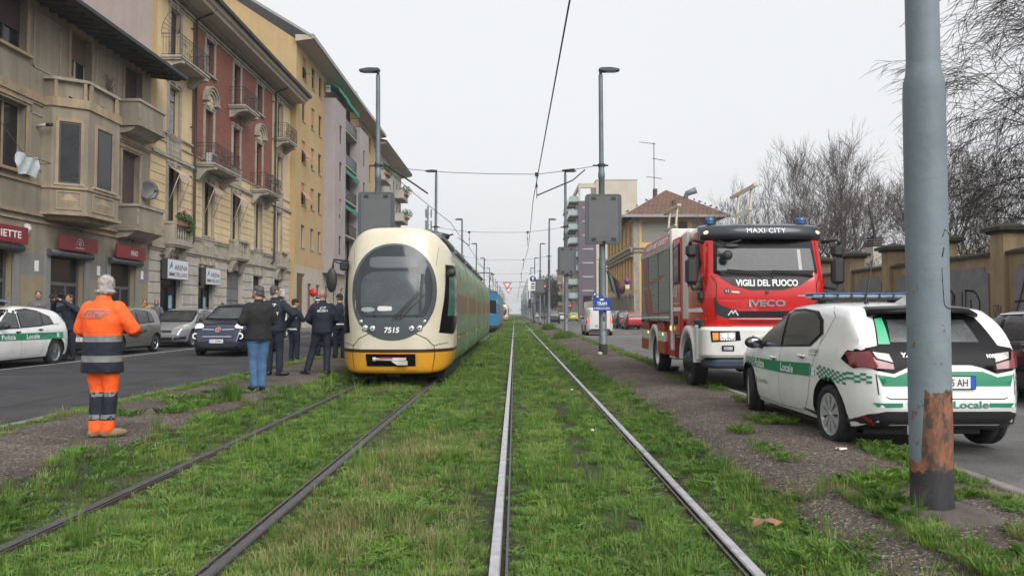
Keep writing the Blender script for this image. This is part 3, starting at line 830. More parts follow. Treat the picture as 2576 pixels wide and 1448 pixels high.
# ---- A: grey-brown house with bay window, shops below (left edge)
GX = -17.0
def left_building(name, label, D0, X=GX): return thing(name, label, 'building', (X, D0, 0), PI/2)
A = left_building('apartment_house', 'low grey brown house with a protruding bay window over three red shop signs', 20.0)
LA = 14.9
u = lambda D: D-20.0
holes = []
f2 = [(u(24.2), u(25.9), 10.5, 12.35), (u(28.5), u(29.9), 10.5, 12.35), (u(32.5), u(34.0), 10.2, 12.4)]
f1 = [(u(24.3), u(26.0), 6.4, 8.7), (u(32.4), u(33.9), 5.35, 8.6)]
sh = [(u(21.4), u(25.45), .37, 3.75), (u(27.45), u(29.7), .37, 3.75), (u(31.55), u(33.7), .37, 3.75)]
far2 = [(u(20.8), u(22.0), 10.5, 12.35), (u(20.8), u(22.0), 6.4, 8.7)]
holes = f2+f1+sh+far2
b = MB()
wall(b, 0, LA, .37, 12.75, holes, lambda x, z: (M_GREY if z > 3.62 else (M_STONEG if z > 2.85 else M_PLINY)), depth=.3, cuts_z=(3.62, 2.85))
b.m(M_GREY); b.quad((0, 0, .37), (0, 12, .37), (0, 12, 12.75), (0, 0, 12.75)); b.quad((LA, 0, .37), (LA, 12, .37), (LA, 12, 12.75), (LA, 0, 12.75))
b.build('wall', A, fixn=False)
b = MB().m(M_GREYT)
cornice(b, 0, LA, 0, [(.07, 4.72, 4.8), (.12, 4.95, 5.05), (.06, 6.05, 6.13), (.10, 9.0, 9.3), (.05, 8.92, 9.0)], M_GREYT)
for (x0, x1, z0, z1) in f2+f1+far2: surround(b, x0, x1, z0, z1, M_GREYT, .15, keystone=False)
b.m(M_STONE)
for (x0, x1, z0, z1) in ((u(26.2), u(27.0), 6.6, 8.6), (u(30.6), u(31.9), 6.6, 8.6), (u(26.3), u(27.9), 10.2, 12.2), (u(30.3), u(32.0), 10.2, 12.2)):
    for (a, c, d, e) in ((x0, x1, z0, z0+.06), (x0, x1, z1-.06, z1), (x0, x0+.06, z0, z1), (x1-.06, x1, z0, z1)): b.box(a, -.03, d, c, .01, e)
b.m(M_STONEG)
for (x0, x1, z0, z1) in sh: b.box(x0-.28, -.08, .37, x0, .02, 3.9); b.box(x1, -.08, .37, x1+.28, .02, 3.9)
b.build('moulding', A)
# bay
bay = [(u(26.9), 0), (u(26.9), -.35), (u(27.55), -1.3), (u(29.75), -1.3), (u(30.4), -.35), (u(30.4), 0)]
def sect(mb, out, z0, z1):
    c = (u(28.65), 0); P = []
    for (x, y) in bay: P.append((x+(out if x > c[0] else -out), y-out if y < -.01 else y))
    mb.prism(P, z0, z1, 'z')
b = MB().m(M_GREY); sect(b, 0, 5.15, 9.0); sect(b, -.12, 9.3, 9.95)
b.m(M_GREYT); sect(b, .06, 8.98, 9.3); sect(b, .05, 6.0, 6.12); sect(b, .08, 5.05, 5.15)
b.m(M_STONE); sect(b, .02, 9.951, 10.06)
b.m(M_GREYT); sect(b, -.25, 4.9, 5.05)
def face(mb, i, t0, t1, z0, z1, off, m):
    (x0, y0), (x1, y1) = bay[i], bay[i+1]; d = Vector((x1-x0, y1-y0)); n_ = Vector((d.y, -d.x)).normalized()
    if n_.y > 0: n_ = -n_
    p, q = Vector((x0, y0))+d*t0, Vector((x0, y0))+d*t1; a = p+n_*off; c = q+n_*off; mb.m(m)
    P = [(p.x, p.y), (q.x, q.y), (c.x, c.y), (a.x, a.y)]; mb.prism(P, z0, z1, 'z')
for i in (1, 2, 3):
    w0, w1 = (.2, .8) if i != 2 else (.26, .74)
    for (t0, t1, z0, z1) in ((w0-.09*(1 if i != 2 else .6), w0, 6.2, 8.45), (w1, w1+.09*(1 if i != 2 else .6), 6.2, 8.45), (w0-.05, w1+.05, 8.45, 8.58)): face(b, i, t0, t1, z0, z1, .04, M_GREYT)
    face(b, i, w0-.12, w1+.12, 6.12, 6.2, .1, M_STONE)
    for (t0, t1, z0, z1) in ((.15, .85, 5.25, 5.3), (.15, .85, 5.88, 5.93), (.15, .19, 5.3, 5.88), (.81, .85, 5.3, 5.88)): face(b, i, t0, t1, z0, z1, .03, M_GREYT)
    (x0, y0), (x1, y1) = bay[i], bay[i+1]; d = Vector((x1-x0, y1-y0, 0)); n_ = Vector((d.y, -d.x, 0)).normalized(); n_ = -n_ if n_.y > 0 else n_
    c = Vector(((x0+x1)/2, (y0+y1)/2, 5.59))+n_*.004; dd = d.normalized(); hw = d.length*.26; b.m(M_GREYT)
    b.add([c-dd*hw, c+Vector((0, 0, -.27)), c+dd*hw, c+Vector((0, 0, .27)), c+n_*.045], [(0, 1, 4), (1, 2, 4), (2, 3, 4), (3, 0, 4)])
    for (t0, t1) in ((.05, .14), (.86, .95)): face(b, i, t0, t1, 9.32, 9.94, -.05, M_GREYT)
    b.m(DARKGAP); c2 = Vector(((x0+x1)/2, (y0+y1)/2, 9.38))+n_*-.11
    b.box(c2.x-.12, c2.y-.02, 9.34, c2.x+.12, c2.y, 9.4)
bo = b.build('bay_window', A)
for i in (1, 2, 3):
    w0, w1 = (.2, .8) if i != 2 else (.26, .74); q = MB()
    face(q, i, w0, w1, 6.2, 8.45, .012, M_FRAME); face(q, i, w0+.05, w1-.05, 6.28, 8.37, .018, WINGL); q.build('window', bo)
for (x0, x1, z0, z1) in f2[:1]+far2: window(A, x0, x1, z0, z1, depth=.3, blind=M_BLINDR, blindf=.6)
window(A, *f2[1], depth=.3, blind=M_BLINDB, blindf=.55, fr=M_FRAMEW); window(A, *f2[2], depth=.3, blind=M_BLINDR, blindf=1)
window(A, *f1[0], depth=.3, fr=M_GREYT); window(A, *f1[1], depth=.3, blind=M_BLINDR, blindf=1)
for z, lab in ((9.7, 'upper'), (5.2, 'lower')):
    b = MB().m(M_GREY); x0, x1 = u(31.9), u(34.4)
    b.box(x0, -1.0, z-.18, x1, 0, z-.02); b.box(x0+.06, -.94, z-.0201, x1-.06, -.82, z+.86); b.box(x0+.06, -.8199, z-.02, x0+.18, 0, z+.86); b.box(x1-.18, -.8199, z-.02, x1-.06, 0, z+.86)
    b.m(M_STONE).box(x0, -1.0, z+.861, x1, -.76, z+.97); b.box(x0, -.7599, z+.861, x0+.24, 0, z+.97); b.box(x1-.24, -.7599, z+.861, x1, 0, z+.97)
    for (xa, xb, ya, yb) in ((x0+.04, x0+.22, -.96, -.94), (x1-.22, x1-.04, -.96, -.94)): b.box(xa, ya, z+.1, xb, yb, z+.75)
    b.prism([(0, z-.18), (-.9, z-.18), (-.5, z-.42), (0, z-.5)], x0+.1, x1-.1, 'x'); b.build('balcony', A)
# eave
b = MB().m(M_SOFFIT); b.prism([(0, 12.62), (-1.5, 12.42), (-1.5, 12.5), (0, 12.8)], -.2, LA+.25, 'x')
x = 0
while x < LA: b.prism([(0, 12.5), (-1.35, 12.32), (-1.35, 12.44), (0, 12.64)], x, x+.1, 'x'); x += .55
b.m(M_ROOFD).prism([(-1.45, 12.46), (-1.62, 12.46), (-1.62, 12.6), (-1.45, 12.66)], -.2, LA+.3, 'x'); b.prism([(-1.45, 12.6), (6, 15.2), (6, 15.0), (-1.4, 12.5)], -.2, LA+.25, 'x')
b.build('roof', A)
# shopfronts with shutters boxes; the glazing
for i, (x0, x1, z0, z1) in enumerate(sh):
    b = MB().m(M_DOOR); y = .25
    b.box(x0, y-.04, z0, x0+.12, y, z1); b.box(x1-.12, y-.04, z0, x1, y, z1); b.box(x0+.12, y-.04, 2.55, x1-.12, y, 2.68); c = x0+(x1-x0)*.62; b.box(c-.05, y-.045, z0, c+.05, y-.001, 2.55)
    o = b.build('shopfront', A); g = MB().m(WINGL); g.quad((x0, y-.01, z0), (x1, y-.01, z0), (x1, y-.01, z1), (x0, y-.01, z1)); g.build('pane', o, fixn=False)
    if i == 1:
        q = MB().m(mat('printed_window_film', (.11, .10, .15), .5, var=.3)); q.quad((x0+.15, y-.02, z0+.1), (x1-.5, y-.02, z0+.1), (x1-.5, y-.02, 1.9), (x0+.15, y-.02, 1.9)); q.build('window_film', o, fixn=False)
    q = MB().m(mat('roll_shutter_box', (.09, .09, .095), .5, .4)); q.tube([(x0-.25, -.16, 3.72), (x1+.25, -.16, 3.72)], .13, 12); q.build('shutter_roll', A)
def sign(par, name, x0, x1, z0, z1, y, t, m, frame=None):
    b = MB().m(m); b.box(x0, y-t, z0, x1, y, z1, .006)
    if frame: b.m(frame); 
    return b
M_RED = mat('bordeaux_sign', (.20, .008, .018), .35, var=.1); M_TXT = mat('white_lettering', (.82, .82, .80), .5)
def shop_sign(x0, x1, label, fn):
    o = thing('shop_sign', label, 'shop sign', (GX, 20, 0), PI/2, 'bordeaux shop signs')
    b = MB().m(M_RED); b.box(x0, -.34, 3.86, x1, -.28, 4.42, .008); b.m(GREYMET)
    for k in (.2, .8): xx = x0+(x1-x0)*k; b.box(xx-.02, -.28, 4.1, xx+.02, .0, 4.14)
    b.build('panel', o); q = MB().m(M_TXT); fn(q); q.build('lettering', o, fixn=False)
    k = MB().m(BLACK); c = (x0+x1)/2; k.tube([(c, 0, 4.72), (c, -.3, 4.7), (c, -.42, 4.66)], .014, 6); k.box(c-.12, -.5, 4.6, c+.12, -.38, 4.66, .01); k.build('lamp', o)
shop_sign(u(21.2), u(25.75), 'leftmost bordeaux shop sign, its lettering ending in IETTE', lambda q: text_on(q, 'ORECCHIETTE', (u(25.45)-1.45, -.345, 4.14), (1, 0, 0), (0, 0, 1), height=.24, width=2.75, bold=.012))
def logo(q):
    c = (u(28.83), -.345, 4.16); 
    for k in range(13):
        a = PI*(1-k/12); q.box(c[0]+.22*math.cos(a)-.012, c[1]-.001, c[2]-.05+.22*math.sin(a)-.018, c[0]+.22*math.cos(a)+.012, c[1], c[2]-.05+.22*math.sin(a)+.018)
    for k in range(8):
        a = PI/4*k; q.box(c[0]+.07*math.cos(a)-.018, c[1]-.001, c[2]+.0+.07*math.sin(a)-.018, c[0]+.07*math.cos(a)+.018, c[1], c[2]+.07*math.sin(a)+.018)
    for k in range(7): q.box(c[0]-.24+.08*k-.02, c[1]-.001, c[2]-.18-.02*(k % 2), c[0]-.24+.08*k+.02, c[1], c[2]-.15)
shop_sign(u(27.55), u(30.05), 'bordeaux shop sign with a small round white emblem and no word', logo)
shop_sign(u(31.5), u(34.0), 'bordeaux shop sign reading VINO', lambda q: text_on(q, 'VINO', (u(32.95), -.345, 4.12), (1, 0, 0), (0, 0, 1), width=.62, height=.22, bold=.012))
b = MB().m(mat('white_cable_box', (.55, .53, .5), .7)); b.box(u(25.95), -.16, 4.25, u(26.2), 0, 4.6, .05); b.lathe([(0, -.22), (.08, -.2), (.1, -.16)], (u(26.07), 0, 4.42), 'y', 12); b.build('cable_box', A); b = MB()
for (x, z) in ((26.75, 3.0), (30.75, 3.05), (34.35, 3.05)): b.m(PAPER).box(u(x)-.11, -.012, z, u(x)+.11, 0, z+.38)
b.build('notice', A)
b = MB().m(M_FRAMEW); b.tube([(u(26.6), 0, 8.15), (u(26.6), -.35, 8.2)], .06, 10); b.m(BLACK).tube([(u(26.6), -.35, 8.2), (u(26.6), -.55, 8.2)], .065, 10); b.build('wall_camera', A)
b = MB(); rr = random.Random(4); b.m(mat('dry_twigs', (.09, .07, .05), .9))
for k in range(70):
    a, c = rr.uniform(-.4, .4), rr.uniform(0, 1.0); p = (u(29.9)+a*c, -.75+rr.uniform(-.1, .1), 10.0+c); b.tube([(u(29.9)+a*.2, -.75, 10.0+c*.5), p], .008, 3, smooth=False); b.ell(p, (.03, .02, .03), 5, 3)
o = b.build('wall_plant', label='scrappy dry plant growing on top of the bay parapet', cat='plant'); o.matrix_world = A.matrix_basis.copy()
# laundry at the left edge, satellite dish
b = MB().m(IRON); b.tube([(u(24.3), 0, 8.1), (u(24.6), -.9, 6.7), (u(26.0), -.9, 6.7), (u(26.0), 0, 6.6)], .012, 5); b.m(mat('pale_laundry', (.5, .54, .56), .9, var=.2))
vs = []
for i in range(9):
    for j in range(6): vs.append((u(24.2)+.14*i, -.9+.06*math.sin(i*1.9+j), 6.72-.13*j+.04*math.sin(i+j*2)))
b.add(vs, [(i*6+j, (i+1)*6+j, (i+1)*6+j+1, i*6+j+1) for i in range(8) for j in range(5)], True)
o = b.build('laundry', fixn=False, label='pale laundry drying on a rod below the leftmost window', cat='laundry'); o.matrix_world = A.matrix_basis.copy()
b = MB().m(mat('satellite_dish_grey', (.12, .12, .125), .5, .3, var=.2)); b.lathe([(0, .10), (.2, .085), (.36, .04), (.47, -.02), (.47, -.01), (.36, .05), (.2, .095)], (0, 0, 0), 'y', 22)
b.m(IRON); b.tube([(0, .1, 0), (-.2, .45, -.35), (-.5, .55, -.4), (-.5, 1.0, -.4)], .02, 6); b.tube([(0, -.02, -.4), (.1, -.5, -.15)], .012, 5); b.box(.05, -.56, -.2, .15, -.46, -.1); b.tube([(-.2, .45, -.35), (.6, .3, -.25)], .012, 5)
o = b.build('satellite_dish', label='dark grey satellite dish fixed beside the lower balcony', cat='satellite dish'); o.location = W(373, 478, 34.4); o.rotation_euler = (R(-6), 0, R(50))

# ---- B: pale yellow and brick Art Nouveau house
B = left_building('apartment_house', 'pale yellow house with a red brick middle and iron balconies above the ARENA shops', 34.9)
LB = 21.85; v = lambda D: D-34.9
bays = [v(37.3), v(41.6), v(45.7), v(49.8), v(54.1)]
BR0, BR1 = v(39.4), v(52.5)
H1 = [(c-.55, c+.55, 5.75, 8.75) for c in bays]
H2 = [(c-.55, c+.55, 10.4 if i in (0, 2, 4) else 9.55, 12.75) for i, c in enumerate(bays)]
H3 = [(c-.55, c+.55, 14.75 if i in (1, 3) else 13.95, 16.65) for i, c in enumerate(bays)]
SH = [(bays[0]-1.15, bays[0]+1.0, .37, 4.05), (bays[1]-1.1, bays[1]+.85, .37, 3.95), (bays[2]-1.2, bays[2]+1.2, .37, 4.1), (bays[3]-.8, bays[3]+.8, .37, 3.95), (bays[4]-.8, bays[4]+.8, .37, 3.9)]
def mB(x, z):
    if z < 4.55: return M_BASE
    if z < 5.55: return M_BASE if z < 4.85 else M_STONE
    if z < 9.0: return M_CREAM
    if BR0 < x < BR1 and z > 9.85: return M_BRICK
    return M_CREAM if x > .55 else M_CREAMD
b = MB(); wall(b, 0, LB, .37, 17.4, H1+H2+H3+SH, mB, depth=.28, cuts_x=(BR0, BR1, .55), cuts_z=(4.55, 4.85, 5.55, 9.0, 9.85))
b.m(M_MAUVE).quad((0, 0, .37), (0, 14, .37), (0, 14, 24), (0, 0, 17.4)); b.m(M_CREAM).quad((LB, 0, .37), (LB, 14, .37), (LB, 14, 17.6), (LB, 0, 17.6))
# rustication: grooved courses as thin proud blocks
for (za, zb_, p, m, n_) in ((.42, 4.5, .10, M_BASE, 8), (5.6, 8.95, .0, None, 0)):
    if not m: continue
    hgt = (zb_-za)/n_
    for k in range(n_):
        z0 = za+hgt*k+.02; z1 = za+hgt*(k+1)-.02; x = 0; edges = sorted([(h[0]-.0, h[1]+.0) for h in SH if h[3] > z0])
        segs = []; c = 0
        for (a, e) in edges: segs.append((c, a-.12)); c = e+.12
        segs.append((c, LB))
        for (a, e) in segs:
            w_ = e-a; nn = max(1, round(w_/1.1))
            for j in range(nn):
                off = .5 if (k % 2 and nn > 1) else 0
                b.m(m).box(a+w_*j/nn+.012, -.055, z0, a+w_*(j+1)/nn-.012, 0, z1, .012)
z = 5.62
while z < 8.9:
    c = 0
    for h in [(q[0]-.28, q[1]+.28) for q in H1]+[(LB, LB)]: b.m(M_CREAM).box(c, -.035, z, h[0], 0, z+.40, .012); c = h[1]
    z += .425
b.build('wall', B, fixn=False)
b = MB()
cornice(b, -.02, LB, 0, [(.10, 4.5, 4.62), (.18, 4.62, 4.80), (.08, 4.80, 4.9), (.06, 5.40, 5.52), (.10, 5.52, 5.6)], M_STONE)
cornice(b, -.02, LB, 0, [(.08, 8.98, 9.08), (.16, 9.08, 9.2), (.06, 9.2, 9.32), (.06, 9.82, 9.9), (.12, 10.22, 10.3)][:4], M_STONE)
cornice(b, .5, BR0, 0, [(.12, 10.25, 10.34)], M_STONE)
for i, h in enumerate(H1): surround(b, *h, M_STONE, .22, sill=False)
for i, h in enumerate(H2): surround(b, *h, M_STONE, .22, sill=False)
for i, h in enumerate(H3): surround(b, *h, M_STONE, .2, sill=i in (1, 3))
for i in (1, 3):      # arched pediments
    c = bays[i]; z = 13.25; b.m(M_STONE)
    for (r0, r1, y) in ((.62, .74, -.22), (.44, .62, -.14), (.80, .88, -.28)):
        ps = [(c+r1*math.cos(PI*k/14), z+r1*math.sin(PI*k/14)*.95) for k in range(15)]+[(c+r0*math.cos(PI*k/14), z+r0*math.sin(PI*k/14)*.95) for k in range(14, -1, -1)]
        n = 15; vs = [(p[0], y, p[1]) for p in ps]+[(p[0], 0, p[1]) for p in ps]
        m2 = len(ps); b.add(vs, [(k, k+1, m2-2-k, m2-1-k) for k in range(n-1)]+[(k, (k+1) % m2, m2+(k+1) % m2, m2+k) for k in range(m2)])
    b.m(M_CREAM).prism([(c+.44*math.cos(PI*k/10), z+.42*math.sin(PI*k/10)) for k in range(11)], -.05, 0)
    b.m(M_STONE).box(c-.92, -.3, z-.14, c-.5, 0, z); b.box(c+.5, -.3, z-.14, c+.92, 0, z)
    b.m(M_CREAM).box(c-.75, -.03, 12.98, c+.75, 0, z-.001)
# flush balustrades
def flush(c, z, h=.72):
    b.m(M_STONE).box(c-.85, -.1, z+h, c+.85, 0, z+h+.1); b.box(c-.8, -.08, z-.08, c+.8, 0, z); b.box(c-.8, -.07, z+.001, c-.58, 0, z+h-.001); b.box(c+.58, -.07, z+.001, c+.8, 0, z+h-.001)
    for k in range(5): baluster(b, c-.44+.22*k, -.05, z, h, .06)
for c in (bays[1], bays[3]): flush(c, 4.98, .68)
for c in (bays[0], bays[2], bays[4]): flush(c, 9.36, .80)
cornice(b, 0, LB, 0, [(.06, 16.85, 16.95), (.12, 17.0, 17.12)], M_STONE)
b.m(M_STONE)
x = .1
while x < LB: b.box(x, -.34, 17.22, x+.09, 0, 17.4); x += .22
# keystones on ground floor
for (x0, x1, z0, z1) in SH:
    c = (x0+x1)/2
    for s in (-1, 0, 1): b.prism([(c+s*.75-.12, z1+.02), (c+s*.75+.12, z1+.02), (c+s*.75+.19, 4.5), (c+s*.75-.19, 4.5)], -.13, 0)
b.build('moulding', B)
# overhanging roof edge
b = MB().m(M_BEIGE); b.prism([(0, 17.4), (-1.1, 17.4), (-1.15, 17.55), (-1.3, 17.62), (-1.35, 17.8), (0, 17.95)], -.1, LB+.15, 'x')
b.m(M_ROOFD); b.prism([(-1.3, 17.8), (-1.55, 17.82), (-1.58, 18.0), (-1.3, 18.06)], -.15, LB+.2, 'x'); b.prism([(-1.4, 17.95), (6.5, 21), (6.5, 20.8), (-1.3, 17.85)], -.15, LB+.2, 'x')
b.build('roof', B)
for i, h in enumerate(H1): window(B, *h, depth=.28, curtain=i == 4, blind=None if i in (0, 3) else M_BLINDR, blindf=.0, bar=8.0)
for i, h in enumerate(H2):
    window(B, *h, depth=.28, curtain=i in (0,), blind=M_SHUT if i == 1 else None, blindf=1 if i == 1 else 0, bar=12.1)
for i, h in enumerate(H3): window(B, *h, depth=.28, curtain=i in (1,), bar=15.9)
stone_balcony(B, bays[0]-1.1, bays[0]+1.0, 5.0, .62); stone_balcony(B, bays[2]-1.1, bays[2]+1.1, 4.95, .58); stone_balcony(B, bays[4]-.95, bays[4]+.95, 4.95, .5, n=5)
iron_balcony(B, bays[0]-1.5, bays[0]+1.95, 13.9, 1.0, seed=1, fan=True)
iron_balcony(B, bays[1]-1.9, bays[1]+2.0, 9.5, 1.1, seed=2, bracket=.7); iron_balcony(B, bays[2]-1.3, bays[2]+1.3, 13.9, 1.0, seed=3)
iron_balcony(B, bays[3]-1.6, bays[3]+1.6, 9.5, 1.05, seed=4, bracket=.7, planter=True); iron_balcony(B, bays[4]-1.3, bays[4]+1.4, 13.9, .95, seed=5)
for i in (0, 1, 2):               # tilted cloth awnings
    c = bays[i]; b = MB().m(M_AWN); n = 14; vs = []
    for k in range(n+1):
        x = c-.62+1.24*k/n; z = .0 if k % 2 else .03; vs += [(x, -.06, 8.72), (x, -.62, 8.34), (x, -.64, 8.06+z)]
    b.add(vs, [(3*k+j, 3*k+3+j, 3*k+4+j, 3*k+1+j) for k in range(n) for j in range(2)]); b.m(M_FRAMEW)
    for s in (-1, 1): b.tube([(c+s*.62, -.62, 8.32), (c+s*.62, -.08, 6.9)], .022, 6)
    b.build('awning', B, fixn=False)
pts_ = [(0, -1.3, 17.75), (0, -.9, 17.35), (0, -.16, 17.05)]
drainpipe(B, [(BR0+.1+p[0], p[1], p[2]) for p in pts_]+[(BR0+.1, -.16, 5.9), (BR0+.1, -.16, 5.3), (BR0-.2, -.05, 5.0)], .07)
drainpipe(B, [(BR1+.25+p[0], p[1], p[2]) for p in pts_]+[(BR1+.25, -.16, 5.6), (BR1+.25, -.16, 5.2), (BR1-.0, -.05, 4.9)], .07)
# ground floor: doors and fanlights
for i, (x0, x1, z0, z1) in enumerate(SH):
    b = MB(); y = .26
    if i == 2:
        b.m(M_DOOR).box(x0, y-.05, z0, x1, y, z1); c = (x0+x1)/2
        b.m(mat('grey_door_panel', (.16, .165, .165), .6, var=.15))
        for (a, e) in ((x0+.1, c-.05), (c+.05, x1-.1)):
            for (za, zb_) in ((z0+.1, 2.2), (2.3, 2.95)): b.box(a, y-.075, za, e, y-.049, zb_, .01)
            for k in range(9): b.box(a+(e-a)*k/9+.02, y-.09, 3.05, a+(e-a)*k/9+.05, y-.049, z1-.1)
        b.build('door', B)
    else:
        b.m(GLOSSBLK if i < 2 else M_DOOR); b.box(x0, y-.05, z0, x0+.1, y, z1); b.box(x1-.1, y-.05, z0, x1, y, z1); b.box(x0+.1, y-.05, 2.75, x1-.1, y, 2.9); c = (x0+x1)/2+.1; b.box(c-.05, y-.055, z0, c+.05, y-.001, 2.75)
        b.m(IRON)
        for k in range(int((x1-x0)/.1)): b.box(x0+.1*k+.03, y-.07, 3.35, x0+.1*k+.05, y-.05, z1)
        o = b.build('shopfront', B); g = MB().m(WINGL); g.quad((x0, y-.01, z0), (x1, y-.01, z0), (x1, y-.01, z1), (x0, y-.01, z1)); g.build('pane', o, fixn=False)
        if i < 2:
            q = MB().m(mat('blue_notice', (.25, .45, .55), .6)); 
            for (a, e, za, zb_) in ((x1-.75, x1-.4, 1.75, 2.4), (x1-.75, x1-.4, 1.1, 1.45)): q.box(a, y-.02, za, e, y-.012, zb_)
            if i == 0: text_on(q, 'INGRESSO', (x1-.55, y-.03, 1.6), (1, 0, 0), (0, 0, 1), width=.5, height=.1, mt=M_TXT)
            else:
                q.m(M_TXT)
                for k in range(7): q.box(c+.15, y-.02, .9+.15*k, x1-.15, y-.015, .93+.15*k)
            q.build('notice', o)
def arena(x0, x1, z0, z1, label):
    o = thing('shop_sign', label, 'shop sign', (GX, 34.9, 0), PI/2, 'white ARENA shop signs')
    b = MB().m(mat('sign_case', (.05, .05, .055), .4)); b.box(x0, -.42, z0, x1, -.14, z1, .01); b.m(mat('sign_face', (.62, .64, .66), .4)).box(x0+.04, -.43, z0+.04, x1-.04, -.4201, z1-.04); b.m(BLACK).box(x0-.05, -.13, z1+.12, x1+.05, -.05, z1+.17); b.box(x0+.1, -.14, z0+.1, x1-.1, 0, z1-.1); b.build('panel', o)
    q = MB().m(mat('navy_lettering', (.02, .03, .08), .5)); W_, H_ = x1-x0, z1-z0
    text_on(q, 'ARENA', (x0+W_*.63, -.433, z0+H_*.60), (1, 0, 0), (0, 0, 1), width=W_*.62, height=H_*.26, bold=.01)
    text_on(q, 'IMMOBILIARE', (x0+W_*.5, -.433, z0+H_*.25), (1, 0, 0), (0, 0, 1), width=W_*.88, height=H_*.22, bold=.005)
    q.m(mat('logo_blue', (.03, .14, .42), .5)); q.add([(x0+W_*.05, -.4335, z0+H_*.45), (x0+W_*.2, -.4335, z0+H_*.9), (x0+W_*.24, -.4335, z0+H_*.5), (x0+W_*.18, -.4335, z0+H_*.62)], [(0, 3, 1), (1, 3, 2)])
    q.build('lettering', o, fixn=False)
arena(v(35.95), v(38.25), 3.15, 4.15, 'white ARENA IMMOBILIARE sign nearer the drainpipe-free corner, the larger left one')
arena(v(40.45), v(42.45), 3.05, 3.98, 'white ARENA IMMOBILIARE sign over the second shop window, the smaller right one')
for (x0, x1, t1, t2, lab) in ((bays[3]-.95, bays[3]+.9, 'Parrucchiera', 'Uomo Donna', 'small white shop sign with red and green script over the fourth opening'), (bays[4]-.8, bays[4]+.9, 'Parrucchiera', 'Donna', 'small white shop sign with red script over the last opening of the yellow house')):
    o = thing('shop_sign', lab, 'shop sign', (GX, 34.9, 0), PI/2, 'small white shop signs')
    b = MB().m(mat('sign_case', (0, 0, 0))).box(x0, -.22, 2.72, x1, -.06, 3.32, .01); b.m(PAPER).box(x0+.04, -.23, 2.76, x1-.04, -.2201, 3.28); b.build('panel', o)
    q = MB(); text_on(q, t1, ((x0+x1)/2, -.233, 3.14), (1, 0, 0), (0, 0, 1), width=1.1, height=.16, mt=mat('script_red', (.5, .03, .03), .5), shear=.3); text_on(q, t2, ((x0+x1)/2, -.233, 2.9), (1, 0, 0), (0, 0, 1), width=.9, height=.14, mt=mat('script_green', (.03, .25, .08), .5), shear=.3); q.build('lettering', o, fixn=False)
    q = MB().m(M_BEIGE); q.prism([(0, 2.6), (-.5, 2.2), (-.5, 2.05), (-.05, 2.05)], x0, x1+.1, 'x'); q.m(BLACK).box(x0-.15, -.2, 2.55, x1+.15, -.05, 2.65); q.build('awning', B)
# flowers on the stone balcony
def leafball(mb, c, r, n, size, mats, seed=1, flat=1):
    q = random.Random(seed)
    for k in range(n):
        d = Vector((q.gauss(0, 1), q.gauss(0, 1), q.gauss(0, 1)*flat)).normalized()*(q.random()**.5); p = Vector(c)+Vector((d.x*r[0], d.y*r[1], d.z*r[2]))
        a = Vector((q.uniform(-1, 1), q.uniform(-1, 1), q.uniform(-.6, .6))).normalized()*size; e = a.orthogonal().normalized()*size*.5; e.rotate(Matrix.Rotation(q.random()*6.3, 3, a))
        mb.m(q.choice(mats)).add([p-a, p+e*.9, p+a, p-e*.9], [(0, 1, 2, 3)])
fol = mat('pot_plant_green', (.045, .10, .025), .6, var=.3); fol2 = mat('pot_plant_light_green', (.09, .16, .04), .6)
b = MB(); leafball(b, (0, 0, 0), (.75, .3, .32), 700, .06, [fol, fol, fol2], 3); leafball(b, (.55, -.1, -.35), (.4, .2, .45), 350, .06, [fol, fol2], 4); leafball(b, (-.25, -.1, .3), (.18, .1, .1), 60, .05, [mat('magenta_petals', (.7, .02, .2), .6)], 5)
b.m(mat('terracotta', (0, 0, 0))).box(-.8, -.1, -.4, .7, .12, -.2)
o = b.build('balcony_flowers', fixn=False, label='trailing green plant with pink flowers on the stone balcony', cat='plant'); o.location = (GX+.6, 37.3, 6.2); o.rotation_euler = (0, 0, PI/2)
b = MB().m(mat('ac_white', (.45, .44, .42), .6)); b.box(-.4, -.15, 0, .4, .15, .62, .02); b.m(BLACK)
for k in range(8): b.box(-.36+.09*k, -.165, .06, -.33+.09*k, -.151, .56)
ac = b.build('air_conditioner', label='pale air conditioner on the first iron balcony of the brick front', cat='air conditioner'); ac.location = (GX+.55, 40.7, 9.52); ac.rotation_euler = (0, 0, PI/2)
# ---- C: tall ochre apartment block with two lilac bays
GC = -16.6
C = left_building('apartment_block', 'tall ochre yellow block with two lilac grey bays and green balcony awnings', 56.75, GC)
LC = 31.8; c_ = lambda D: D-56.75
rows = [6.65, 9.95, 13.25, 16.55, 19.85]
colsC = [58.9, 61.6, 64.0-.1]
hC = [(c_(D)-.5, c_(D)+.5, z, z+1.75) for D in colsC for z in rows] + [(c_(82.0)-.5, c_(82.0)+.5, z, z+1.75) for z in rows] + [(c_(86)-.5, c_(86)+.5, z, z+1.75) for z in rows]
gC = [(c_(57.4), c_(59.6), .37, 4.6)]+[(c_(D)-.55, c_(D)+.55, 1.3, 3.9) for D in (61.0, 63.6, 66.6, 69.4, 72.4, 75.3, 78.3, 82, 86)]
gC[8] = (c_(78.3)-.55, c_(78.3)+.55, .37, 3.6)
rec = (c_(69.0), c_(75.4))
b = MB()
hr = [(rec[0], rec[1], 5.4, 21.8)]
wall(b, 0, LC, .37, 22.3, hC+gC+hr, lambda x, z: M_BEIGE if z < 5.2 else M_ORANGE, depth=.22, cuts_z=(5.2,))
b.m(M_ORANGE)
b.quad((0, 0, .37), (0, 14, .37), (0, 14, 31.5), (0, 0, 22.3)); b.quad((LC, 0, .37), (LC, 14, .37), (LC, 14, 31.5), (LC, 0, 22.3))
b.m(M_LILAC).quad((rec[0], 1.6, 5.3), (rec[1], 1.6, 5.3), (rec[1], 1.6, 21.9), (rec[0], 1.6, 21.9))
